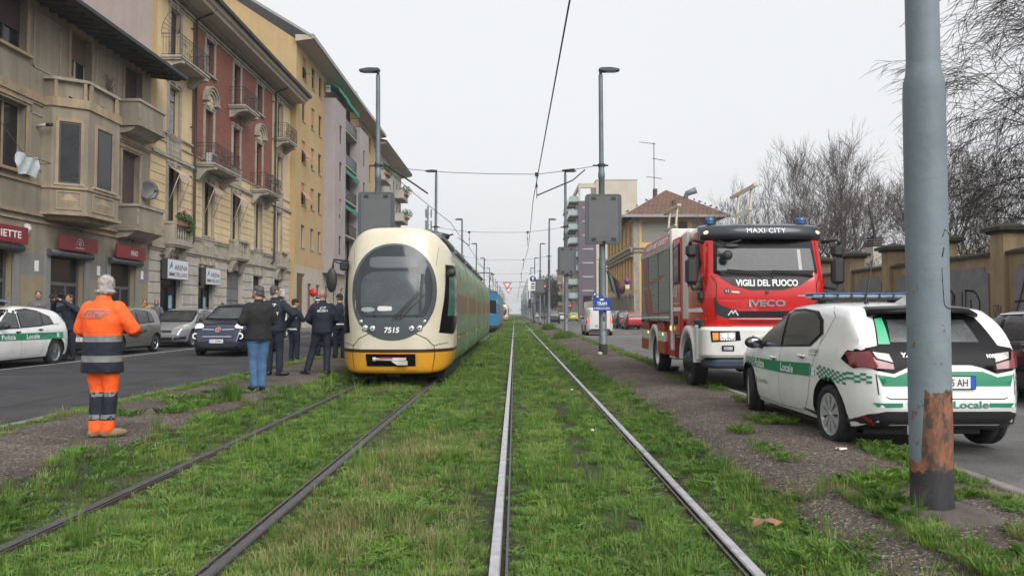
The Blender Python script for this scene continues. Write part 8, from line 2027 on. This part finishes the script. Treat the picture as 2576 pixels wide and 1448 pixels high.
# ================================================================ PEOPLE   (local frame: facing -y, z up, 1.75 m tall before scaling)
SKIN = mat('skin', (.42, .24, .17), .55, var=.08, vs=8); HGREY = mat('grey_hair', (.10, .098, .095), .8, var=.4, vs=30); HWHT = mat('white_hair', (.42, .40, .38), .8, var=.35, vs=30); HBRN = mat('brown_hair', (.07, .04, .025), .75, var=.3, vs=25); HRED = mat('auburn_hair', (.14, .06, .03), .75, var=.3, vs=25)
NAVY = mat('navy_cloth', (.007, .011, .024), .8, var=.25, vs=4); BLKC = mat('black_cloth', (.012, .012, .014), .85, var=.2, vs=4); JEAN = mat('blue_jeans', (.06, .135, .26), .85, var=.35, vs=5); BOOT = mat('black_boot', (.012, .012, .012), .5); GREYC = mat('grey_cloth', (.10, .10, .115), .85, var=.2, vs=4)
HIVIS = mat('hi_vis_orange', (.95, .115, .012), .7, var=.08, vs=5, emit=(1, .12, .01), es=0); REFB = mat('reflective_band', (.19, .19, .185), .5, var=.15, vs=20); TAN = mat('tan_shoe', (.24, .17, .10), .7, var=.2); MUST = mat('mustard_knit', (.45, .18, .03), .9, var=.4, vs=12)
def erings(mb, rs):
    """rs: (centre, rx, ry) stacked ellipses"""
    mb.loft([[Vector((c[0]+rx*math.cos(2*PI*k/20), c[1]+ry*math.sin(2*PI*k/20), c[2])) for k in range(20)] for c, rx, ry in rs])
def limb(mb, pts, rr):
    P = smooth3([Vector(p) for p in pts], 5); n = len(P); R_ = [lerpc([(i/(len(rr)-1), r) for i, r in enumerate(rr)], k/(n-1)) for k in range(n)]; mb.tube(P, R_, 12)
    mb.ell(P[0], (R_[0],)*3, 10, 7); mb.ell(P[-1], (R_[-1],)*3, 10, 7)
def smooth3(P, n):
    out = []; T = [P[0]]+P+[P[-1]]
    for i in range(1, len(T)-2):
        for j in range(n): t = j/n; a = T[i].lerp(T[i+1], t); out.append(a*.85+((T[i-1]+T[i+2])*.5).lerp(a, 1-.0)*.15)
    return out+[P[-1]]
def hand(mb, w, d, side, curl=.6):
    """palm, four unequal bent fingers and a thumb from the wrist w along d"""
    w = Vector(w); d = Vector(d).normalized(); s = d.orthogonal() if abs(d.z) > .95 else d.cross(Vector((0, 0, 1))).normalized(); n = s.cross(d).normalized()
    if n.z > 0 and abs(n.z) > .3: n = -n
    for k in range(3): mb.ell(w+d*(.02+.025*k), (.036, .036, .022) if abs(d.z) < .6 else (.036, .024, .036), 10, 7)
    for k, L in enumerate((.066, .078, .072, .056)):
        o = w+d*.085+s*(-.030+.02*k); a = o+d*L*.45+n*L*.12*curl; b = a+(d*(1-curl)+n*curl).normalized()*L*.38; c = b+(d*(.4-curl*.6)+n).normalized()*L*.25
        mb.tube([w+d*.05+s*(-.024+.016*k), o, a, b, c], [.0125, .0115, .0105, .0098, .0085], 7); mb.ell(c, (.0085,)*3, 6, 5)
    t = w+d*.025+s*.03*side; mb.tube([t, t+s*.028*side+d*.025+n*.01, t+s*.03*side+d*.055+n*.022], [.014, .012, .0095], 7)
def person(label, x, y, z, rz, H=1.75, top=NAVY, low=NAVY, shoe=BOOT, hair=HGREY, hat=None, hairlen=0, arms=None, legs=None, bulk=1.0, hem=.80, headrot=0, fn=None, topf=None, lowf=None, tops=None, lows=None, lean=0, fem=False, bald=False, group=None):
    o = thing('person', label, 'person', (x, y, z), rz, group, (H/1.75,)*3)
    # arms: right (x<0) then left: elbow, wrist, hand direction
    A = arms or [((-.27, .03, 1.14), (-.27, -.10, .90), (0, -.2, -1)), ((.27, .03, 1.14), (.27, -.10, .90), (0, -.2, -1))]
    Lg = legs or [((-.10, -.01, .50), (-.11, .02, .09), (0, -1)), ((.10, -.01, .50), (.11, .02, .09), (0, -1))]
    hx = -.02-lean*.5
    b = MB(); hc = Vector((0, hx, 1.645)); rot = Matrix.Rotation(headrot, 3, 'Z')
    def hp(p): return hc+rot @ Vector(p)
    b.ell(hp((0, .012, .012)), (.076, .094, .098), 18, 12, rot); b.ell(hp((0, -.03, -.045)), (.058, .062, .075), 16, 10, rot); b.ell(hp((0, -.050, -.088)), (.034, .032, .024), 10, 7, rot)
    b.tube([hp((0, -.094, .012)), hp((0, -.114, -.022))], [.010, .017], 8); b.ell(hp((0, -.108, -.026)), (.020, .016, .012), 8, 6, rot); b.ell(hp((0, -.085, .022)), (.052, .018, .012), 10, 6, rot); b.ell(hp((0, -.086, -.056)), (.026, .014, .009), 8, 6, rot)
    for s in (-1, 1): b.ell(hp((s*.078, .012, -.012)), (.011, .022, .034), 8, 6, rot); b.ell(hp((s*.045, -.066, -.02)), (.022, .022, .022), 8, 6, rot)
    b.tube([hc+Vector((0, .02, -.05)), (0, .02, 1.50), (0, .02, 1.40)], [.056, .058, .08], 14); b.ell((0, .02, 1.2), (.12, .08, .26), 12, 8); b.ell((0, .02, .96), (.13, .09, .12), 12, 8)
    for s, (e, w_, d) in zip((-1, 1), A):
        limb(b, [(s*.15, .02, 1.40), e, w_], [.045, .036, .027]); hand(b, w_, d, -s)
    for s, (k, a, f) in zip((-1, 1), Lg): limb(b, [(s*.08, .02, .95), k, a], [.07, .045, .035])
    me = setmats(remesh(b, .0095, 2), [SKIN]); put(me, 'body', o)
    q = MB().m(BLACK)
    for s in (-1, 1): q.ell(hp((s*.030, -.092, .004)), (.010, .006, .006), 8, 6)
    q.build('eyes', o)
    # trousers, shoes
    b = MB(); erings(b, [((0, .02, .82), .155*bulk, .12*bulk), ((0, .02, .92), .175*bulk, .13*bulk), ((0, .02, 1.02), .16*bulk, .12*bulk)])
    for s, (k, a, f) in zip((-1, 1), Lg): limb(b, [(s*.085, .02, .86), k, a], [.105*min(bulk, 1.08), .078, .068])
    me = remesh(b, .016, 4, .006, .09); put(setmats(me, lows or [low], lowf), 'trousers', o)
    b = MB()
    for s, (k, a, f) in zip((-1, 1), Lg):
        a = Vector(a); f = Vector((f[0], f[1], 0)).normalized(); z0 = a.z-.09; r3 = Matrix.Rotation(math.atan2(f.y, f.x), 3, 'Z')
        b.tube([a+Vector((0, 0, .06)), a-Vector((0, 0, .03))], [.056, .05], 10); b.ell((a.x+f.x*.06, a.y+f.y*.06, z0+.045), (.145, .052, .048), 16, 8, r3); b.ell((a.x-f.x*.02, a.y-f.y*.02, z0+.05), (.06, .045, .055), 12, 8, r3)
    for v in b.v: v.z = max(v.z, min(Vector(l[1]).z for l in Lg)-.088)
    put(setmats(remesh(b, .011, 3), [shoe]), 'shoes', o)
    # jacket
    B = bulk; b = MB()
    erings(b, [((0, .02, hem), .185*B, .14*B), ((0, .02, hem+.12), .178*B, .138*B), ((0, .02+lean*.1, 1.08), .168*B, .130*B), ((0, .02, 1.25), .185*B, .138*B), ((0, .02, 1.36), .180*B, .125*B), ((0, .02, 1.44), .135*B, .095), ((0, .02, 1.485), .075, .07)])
    for s, (e, w_, d) in zip((-1, 1), A):
        W_ = Vector(w_)-Vector(d).normalized()*.0; limb(b, [(s*.165, .02, 1.385), e, W_], [.075*B, .062*B, .048*B])
    b.tube([(0, .02, 1.44), (0, .018, 1.53)], [.085, .074], 16)
    me = remesh(b, .0135, 4, .008, .10); put(setmats(me, tops or [top], topf), 'jacket', o)
    if hat: 
        q = MB().m(hat); q.ell(hp((0, .008, .055)), (.090, .106, .082), 18, 10, rot); q.ell(hp((0, .008, .03)), (.094, .110, .028), 18, 8, rot); put(setmats(remesh(q, .012, 3), [hat]), 'hat', o)
    if not bald:
        q = MB(); k = .006 if hat else 0
        if hat: q.ell(hp((0, .035, .0)), (.080, .078, .07), 14, 8, rot)
        else: q.ell(hp((0, .022, .032)), (.083, .094, .084), 16, 10, rot); q.ell(hp((0, .05, -.02)), (.076, .058, .068), 14, 8, rot)
        if hairlen: q.ell(hp((0, .045, -.07)), (.105, .075, hairlen), 14, 9, rot)
        hm = setmats(remesh(q, .011, 2, .006 if not hat else .003, .025), [hair]); ho = put(hm, 'hair', o); rr = random.Random(len(label)); st = MB().m(hair); V = hm.vertices
        for _ in range(420 if not hat else 60):
            v = V[rr.randrange(len(V))]; t = Vector((rr.gauss(0, .5), rr.gauss(0, .5)+.25, -.55+v.normal.z*.3)); t = (t-v.normal*t.dot(v.normal)).normalized(); L = rr.uniform(.02, .045); sd = t.cross(v.normal).normalized()*.0022; p = v.co+v.normal*.001; e = p+t*L+v.normal*rr.uniform(.001, .008); mid = p+t*L*.5+v.normal*.009
            st.add([p-sd, p+sd, mid+sd, mid-sd, e], [(0, 1, 2, 3), (3, 2, 4)])
        st.build('hair_strands', ho, fixn=False)
    if fn: fn(o)
    return o
def badge(o, txt, c, w_, h, back=True, m=REFB, name='back_print'):
    q = MB(); text_on(q, txt, c, (1 if not back else -1, 0, 0), (0, 0, 1), width=w_, height=h, mt=m, bold=.015); q.build(name, o, fixn=False)
jk = lambda o: BVHTree.FromPolygons([v.co.copy() for v in o.data.vertices], [list(p.vertices) for p in o.data.polygons])
def onback(o, items, m=WREF, name='back_print'):
    """print lettering on the back (+y) of the jacket"""
    j = [k for k in bpy.data.objects if k.parent == o and k.name.startswith('jacket')][0]; D = Decal(jk(j), 3); b = MB().m(m)
    for it in items:
        if it[0] == 'T': D.text(b, it[1], it[2], it[3], it[4], '+y', .008, flip=True, bold=.02)
        elif it[0] == 'P': D.add(b, it[1], '+y', .007, .03)
    b.build(name, o, fixn=False)
ATMP = lambda cx, cz, w_, h: [('P', [(cx+w_*.62, cz-h*1.1), (cx-w_*.34, cz-h*1.1), (cx-w_*.30, cz-h*.8), (cx+w_*.58, cz-h*.8)]), ('P', [(cx+w_*.36, cz+h*1.15), (cx-w_*.62, cz+h*1.15), (cx-w_*.58, cz+h*.85), (cx+w_*.32, cz+h*.85)]), ('P', [(cx+w_*.62, cz-h*1.1), (cx+w_*.54, cz-h*1.1), (cx+w_*.28, cz+h*1.15), (cx+w_*.36, cz+h*1.15)]), ('P', [(cx-w_*.30, cz-h*1.1), (cx-w_*.38, cz-h*1.1), (cx-w_*.62, cz+h*1.15), (cx-w_*.54, cz+h*1.15)][::1]), ('T', 'ATM', (cx, cz), w_*.6, h*1.25)]
def jz(c):          # orange jacket with two bands over a navy hem
    z = c.z
    if z > 1.10: return 0
    if z > 1.03: return 1
    if z > .885: return 2
    if z > .815: return 1
    return 2
def lz(c):
    z = c.z; n_ = noise.noise(c*30)
    if z > .485: return 0
    if z > .435: return 1 if n_ < .15 else 2
    if z > .25: return 2
    if z > .20: return 1 if n_ > -.25 else 2
    return 2 if z > .185 else 0
o = person('white haired worker in orange high visibility clothes, seen from behind, holding a tablet', -4.36, 8.02, .20, PI-.15, 1.70, tops=[HIVIS, REFB, NAVY], topf=jz, lows=[HIVIS, REFB, NAVY], lowf=lz, shoe=TAN, hair=HWHT, bulk=1.24, hem=.70, headrot=.5, hairlen=.03,
           arms=[((-.31, -.05, 1.17), (-.16, -.29, 1.12), (.5, -.6, 0)), ((.29, .0, 1.16), (.18, -.27, 1.05), (-.5, -.6, 0))], legs=[((-.085, -.01, .50), (-.075, .02, .09), (-.75, -.7)), ((.07, .0, .50), (.05, .05, .09), (-.6, -.8))],
           fn=lambda o: [onback(o, ATMP(0, 1.33, .24, .04), REFB), MB().m(BLACK).box(-.25, -.42, 1.02, .02, -.32, 1.045, .008).build('tablet_cover', None)])
tb_ = [k for k in bpy.data.objects if k.name.startswith('tablet_cover')][0]; tb_.name = 'tablet'; tag(tb_, 'dark tablet in the hands of the orange worker', 'tablet'); tb_.matrix_world = Matrix.Translation((-4.36, 8.02, .20)) @ Matrix.Rotation(PI-.15, 4, 'Z') @ Matrix.Scale(.97, 4) @ Matrix.Translation((-.12, -.02, .055)) @ Matrix.Rotation(R(-12), 4, 'X')
crossed = [((-.26, -.06, 1.16), (-.10, -.26, 1.17), (1, -.2, .1)), ((.26, -.06, 1.16), (.12, -.28, 1.20), (-1, -.2, .1))]
person('grey haired man in black padded jacket and blue jeans standing beside the officers', -4.33, 12.75, .205, PI+1.05-.35, 1.76, top=BLKC, low=JEAN, shoe=BLKC, hair=HGREY, bulk=1.22, hem=.84, headrot=.35, arms=[((-.27, .02, 1.15), (-.18, -.24, 1.15), (.3, -1, .1)), ((.28, .02, 1.15), (.2, -.24, 1.13), (-.3, -1, 0))], legs=[((-.075, 0, .5), (-.07, .03, .09), (-.3, -1)), ((.075, 0, .5), (.07, .03, .09), (.1, -1))])
person('tall officer in navy uniform with ATM SECURITY on his back, hand on hip', -5.0, 15.75, .212, PI-.15, 1.86, hair=HGREY, bulk=1.22, hem=.86, headrot=-.6, arms=[((-.42, .06, 1.20), (-.22, -.06, .98), (.9, -.2, -.2)), ((.30, .02, 1.13), (.24, -.12, .94), (-.2, -.3, -1))], legs=[((-.10, 0, .5), (-.12, .04, .09), (-.9, -.5)), ((.11, 0, .5), (.12, .0, .09), (.3, -1))], fn=lambda o: [onback(o, ATMP(.02, 1.36, .18, .03)+[('T', 'SECURITY', (0, 1.21), .30, .06)])])
person('shorter officer in beanie and navy jacket marked POLIZIA LOCALE with white belt', -6.35, 21.8, .12, PI-.5, 1.78, hat=BLKC, hair=HBRN, bulk=1.1, hem=.90, headrot=-.4, arms=crossed, fn=lambda o: [onback(o, [('T', 'POLIZIA', (0, 1.36), .26, .045), ('T', 'LOCALE', (0, 1.29), .24, .045), ('P', [(-.17, 1.22), (.17, 1.22), (.17, 1.235), (-.17, 1.235)]), ('P', [(-.17, .90), (.17, .90), (.17, .935), (-.17, .935)])])])
person('balding guard with SECURITY on his dark vest, legs apart, near the tram', -4.12, 16.2, .205, PI+.12, 1.80, hair=HBRN, bulk=1.22, hem=.86, bald=True, headrot=.1, arms=[((-.29, .0, 1.15), (-.16, -.22, 1.02), (.5, -.6, -.3)), ((.30, .0, 1.14), (.17, -.22, 1.02), (-.5, -.6, -.3))], legs=[((-.10, .0, .50), (-.10, .10, .09), (-.2, -1)), ((.20, -.02, .50), (.30, .05, .09), (.8, -.6))], fn=lambda o: [onback(o, ATMP(-.02, 1.37, .10, .018)[:4]+[('T', 'SECURITY', (-.02, 1.31), .21, .04)])])
person('officer in dark cap with white band, half hidden by the security guard', -5.85, 22.4, .21, PI-.9, 1.74, hat=NAVY, hair=HBRN, headrot=-.5, arms=crossed, fn=lambda o: [onback(o, [('T', 'POLIZIA', (0, 1.32), .24, .045)]), MB().m(WREF).lathe([(.096, 1.685), (.098, 1.70), (.094, 1.715)], (0, -.012, 0), seg=20).build('hat_band', o)])
person('officer in a beanie standing close against the left side of the tram', -5.08, 21.9, .21, PI+.5, 1.84, hat=BLKC, hair=HBRN, headrot=.4, arms=crossed, fn=lambda o: onback(o, [('P', [(-.16, .92), (.16, .92), (.16, .95), (-.16, .95)])]))
def camera_fn(o):
    q = thing('video_camera', 'black shoulder video camera held by the cameraman', 'video camera', tuple(o.location+Vector((0, 0, 0))), o.rotation_euler.z, None, tuple(o.scale))
    b = MB().m(BLACK); b.box(-.24, -.34, 1.62, -.12, .10, 1.76, .02); b.lathe([(.045, -.48), (.05, -.42), (.04, -.34)], (-.18, 0, 1.69), 'y', 14); b.lathe([(0, -.47), (.044, -.475)], (-.18, 0, 1.69), 'y', 14); b.tube([(-.18, -.3, 1.78), (-.18, -.28, 1.86), (-.18, -.02, 1.86), (-.18, 0, 1.78)], .012, 6); b.box(-.14, -.26, 1.74, -.02, -.16, 1.80, .01); b.tube([(-.18, -.15, 1.86), (-.18, -.42, 1.9)], .014, 8); b.build('camera_body', q)
person('cameraman in dark jacket, camera on his shoulder, behind the left police car', -12.25, 20.75, .215, -.15, 1.80, hair=HBRN, bulk=1.2, hem=.78, arms=[((-.38, -.14, 1.30), (-.20, -.30, 1.57), (.1, -.4, .6)), ((.38, -.12, 1.30), (.02, -.28, 1.58), (-.5, -.2, .4))], fn=camera_fn)
person('curly haired man in dark coat, fist on his chest, left of the cameraman', -14.6, 23.1, .37, .55, 1.80, top=GREYC, hair=HBRN, bulk=1.15, arms=[((-.30, -.02, 1.14), (-.06, -.20, 1.28), (.5, -.3, .6)), ((.29, .02, 1.14), (.10, -.20, 1.08), (-1, -.2, 0))])
person('woman with long dark hair in a mustard patterned top, left one of the pair', -15.3, 31.2, .37, .35, 1.70, top=MUST, hair=HRED, hairlen=.12, hem=.75, arms=[((-.26, -.03, 1.18), (-.04, -.16, 1.50), (.3, .1, 1)), ((.25, 0, 1.15), (.2, -.1, .95), (0, -.3, -1))])
person('woman with glasses and a grey coat, right one of the pair by the shop', -15.25, 32.1, .37, .25, 1.70, top=GREYC, hair=HRED, hairlen=.10, hem=.68, fn=lambda o: MB().m(BLACK).tube([(-.06, -.115, 1.65), (.06, -.115, 1.65)], .004, 5).build('glasses', o))
person('passer by whose head shows above the blue car roof, left of two', -15.5, 40.0, .37, -1.2, 1.68, top=BLKC, hair=HBRN, hairlen=.06)
person('passer by whose head shows above the blue car roof, right of two', -15.6, 41.6, .37, .8, 1.70, top=GREYC, hair=HBRN)
# ================================================================ TREES
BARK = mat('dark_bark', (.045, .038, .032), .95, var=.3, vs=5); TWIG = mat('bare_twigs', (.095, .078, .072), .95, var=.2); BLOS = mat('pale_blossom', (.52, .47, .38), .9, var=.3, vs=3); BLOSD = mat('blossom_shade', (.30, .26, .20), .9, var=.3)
def bare_tree(name, label, seed, H, spread, n0=5, depth=5, droop=.0, trunk_r=.22, split=.32, twig_r=.012, up=.35, kids=(3, 4), grp='bare trees behind the boundary wall', buds=False, trunkf=.28, wig=.25):
    r = random.Random(seed); tk = MB().m(BARK); cr = MB().m(TWIG); cnt = [0]
    def grow(p, d, L, rad, lev):
        n = 4 if lev < 3 else 3; pts = [p]; q = p.copy(); dd = d.copy()
        for i in range(n):
            dd = (dd+Vector((r.gauss(0, wig*.4), r.gauss(0, wig*.4), r.gauss(0, wig*.3)+(up*.10 if lev > 0 else 0)-droop*.12*lev))).normalized(); q = q+dd*L/n; pts.append(q.copy())
        rr = [rad*(1-.55*i/n) for i in range(n+1)]
        (tk if lev < 2 else cr).tube(pts, rr, 8 if lev == 0 else (6 if lev == 1 else (4 if lev == 2 else 3)), cap=False, smooth=lev < 3); cnt[0] += 1
        if lev >= depth: return
        k = r.randint(*kids) if lev else n0
        for j in range(k):
            t = r.uniform(.35, 1.0) if j else 1.0; f = t*n; i = min(int(f), n-1); bp = pts[i].lerp(pts[i+1], f-i)
            ax = Vector((r.gauss(0, 1), r.gauss(0, 1), r.gauss(0, .5))).normalized(); ang = r.uniform(.25, .75)*spread if j else r.uniform(.05, .3)
            nd = dd.copy(); nd.rotate(Matrix.Rotation(ang, 3, dd.cross(ax).normalized() if dd.cross(ax).length > .1 else Vector((1, 0, 0))))
            grow(bp, nd, L*r.uniform(.58, .82), max(twig_r, rad*(1-.55*t)*r.uniform(.5, .75)), lev+1)
    grow(Vector((0, 0, 0)), Vector((r.gauss(0, .05), r.gauss(0, .05), 1)).normalized(), H*trunkf, trunk_r, 0)
    o = thing('bare_tree', label, 'tree', (0, 0, 0), 0, grp)
    tk.build('trunk', o, fixn=False); cr.build('crown', o, fixn=False); return o
T1 = bare_tree('t', 'x', 3, 15, 1.15, depth=6, kids=(3, 4), n0=5, up=.8, twig_r=.008, trunkf=.24, wig=.35)
T2 = bare_tree('t', 'x', 8, 15, 1.0, depth=6, kids=(3, 4), n0=6, up=1.1, twig_r=.008, trunkf=.22, wig=.35)
T3 = bare_tree('t', 'x', 21, 14, 1.25, depth=6, kids=(2, 4), n0=4, up=.6, twig_r=.008, trunkf=.26, wig=.4, trunk_r=.3)
spots = [(T2, 1968, 74, 1.02, 'bare tree directly behind the fire engine cab, dense upright twigs'), (T1, 1905, 84, .95, 'bare tree left of the others, just right of the tiled roof'), (T2, 2020, 66, .92, 'bare dense tree above the right end of the fire engine'), (T1, 2085, 62, .98, 'bare tree above the right mirror of the fire engine'), (T2, 2140, 72, 1.1, 'bare upright tree right of the fire engine mirror'),
         (T3, 2215, 50, .86, 'crooked bare tree with thick dark limbs left of the near pole'), (T1, 2270, 56, .92, 'bare tree half hidden by the left side of the near pole'), (T3, 2400, 54, .84, 'bare spreading tree just right of the near pole'), (T1, 2470, 46, .72, 'bare tree behind the wall at the far right'), (T2, 2560, 60, .86, 'bare tree at the right edge behind the nearer branches'), (T3, 1800, 88, .72, 'small sparse tree by the vent pipe of the tiled roof')]
used = set()
for i, (T, px, Y, s, lab) in enumerate(spots):
    if T.name in used: o = copy_tree(T)
    else: o = T; used.add(T.name)
    p = W(px, 788, Y); o.location = (p.x, Y, 0); o.rotation_euler = (0, 0, i*1.7); s *= 1.5; o.scale = (s, s, s*1.12); o['label'] = lab
TWIG = mat('dark_bare_twigs', (.035, .028, .026), .95); N1 = bare_tree('t', 'large bare tree at the right edge, its fine drooping twigs reaching behind the near pole', 41, 15.5, 1.25, depth=7, kids=(2, 4), n0=11, droop=.22, up=.5, twig_r=.0062, trunk_r=.32, trunkf=.26, wig=.3, grp='large bare trees near the wall')
N1.scale = (1.65, 1.65, 1.6); N1.location = (21.2, 20.5, 0); N1.rotation_euler = (0, 0, .6); o = copy_tree(N1); o.location = (22.0, 26, 0); o.rotation_euler = (0, 0, 3.4); o['label'] = 'second large bare tree at the right edge, behind the nearest drooping one'; o = copy_tree(N1); o.location = (20.5, 15.5, 0); o.rotation_euler = (0, 0, 5.2); o['label'] = 'bare tree past the right edge whose twigs enter the top right corner'
# evergreen bush mass and far trees, blossom thicket behind the wall
def bush(label, x, y, z, rx, ry, rz_, n, size, mats, seed, name='bush', grp=None, cat='bush', stems=True):
    o = thing(name, label, cat, (x, y, 0), 0, grp); b = MB(); r = random.Random(seed)
    for k in range(7):
        c = (r.uniform(-.6, .6)*rx, r.uniform(-.6, .6)*ry, z+r.uniform(-.5, .5)*rz_); leafball(b, c, (rx*r.uniform(.35, .6), ry*.5, rz_*r.uniform(.35, .6)), n//7, size, mats, seed*10+k)
    b.build('crown', o, fixn=False)
    t = MB().m(BARK)
    for k in range(9): a = r.uniform(-.6, .6)*rx; t.tube([(a*.5, 0, 0), (a*.8, r.uniform(-.3, .3), z*.6), (a*1.3, r.uniform(-.5, .5), z+rz_*.6)], [.06, .04, .015], 5)
    t.build('trunk', o, fixn=False); return o
for i, (px, Y, rx, z, rz_) in enumerate(((2250, 42, 2.2, 3.2, 1.9), (2400, 40, 2.6, 3.6, 2.0), (2460, 36, 2.6, 3.5, 1.8), (2540, 32, 2.8, 3.5, 1.7))):
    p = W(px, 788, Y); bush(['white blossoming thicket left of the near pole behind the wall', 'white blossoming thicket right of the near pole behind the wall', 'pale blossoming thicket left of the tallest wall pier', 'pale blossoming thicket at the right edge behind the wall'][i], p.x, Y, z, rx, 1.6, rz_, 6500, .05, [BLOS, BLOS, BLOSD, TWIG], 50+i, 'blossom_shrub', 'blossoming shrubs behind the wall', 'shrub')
dk = mat('dark_evergreen', (.035, .05, .028), .8, var=.3); dk2 = mat('olive_evergreen', (.06, .075, .04), .8, var=.3)
for i, (px, Y, s) in enumerate(((1378, 250, 9), (1392, 235, 8), (1362, 300, 9), (1884, 76, 4))):
    p = W(px, 788, Y); bush(['dark distant tree left of the second right lamp pole', 'dark distant tree in front of the pink block', 'faint distant tree beyond the traffic lights', 'dark evergreen between the bare trees behind the fire engine'][i], p.x, Y, s*.95, s*.55, s*.5, s*.75, 2600, .4 if i < 3 else .22, [dk, dk, dk2], 70+i, 'evergreen_tree', None, 'tree')
b = MB(); r = random.Random(5)
for k in range(60):
    side = -1 if k % 2 else 1; Y = 340+r.random()*500; leafball(b, (side*r.uniform(9, 30), Y, 5), (6, 6, 6), 160, .9, [dk, dk2], 900+k)
b.build('far_trees', fixn=False, kind='stuff')
# ================================================================ HAZE
b = MB(); m = bpy.data.materials.new('pale_haze'); m.use_nodes = True; n = m.node_tree.nodes; n.remove(n['Principled BSDF'])
v = n.new('ShaderNodeVolumePrincipled'); v.inputs['Color'].default_value = (.93, .95, .97, 1); v.inputs['Density'].default_value = .00055; v.inputs['Anisotropy'].default_value = .2
m.node_tree.links.new(v.outputs[0], n['Material Output'].inputs['Volume'])
b.m(m).box(-90, -20, -1.2, 90, 1500, 45); b.build('haze', kind='stuff')
bpy.data.scenes.remove(WS)
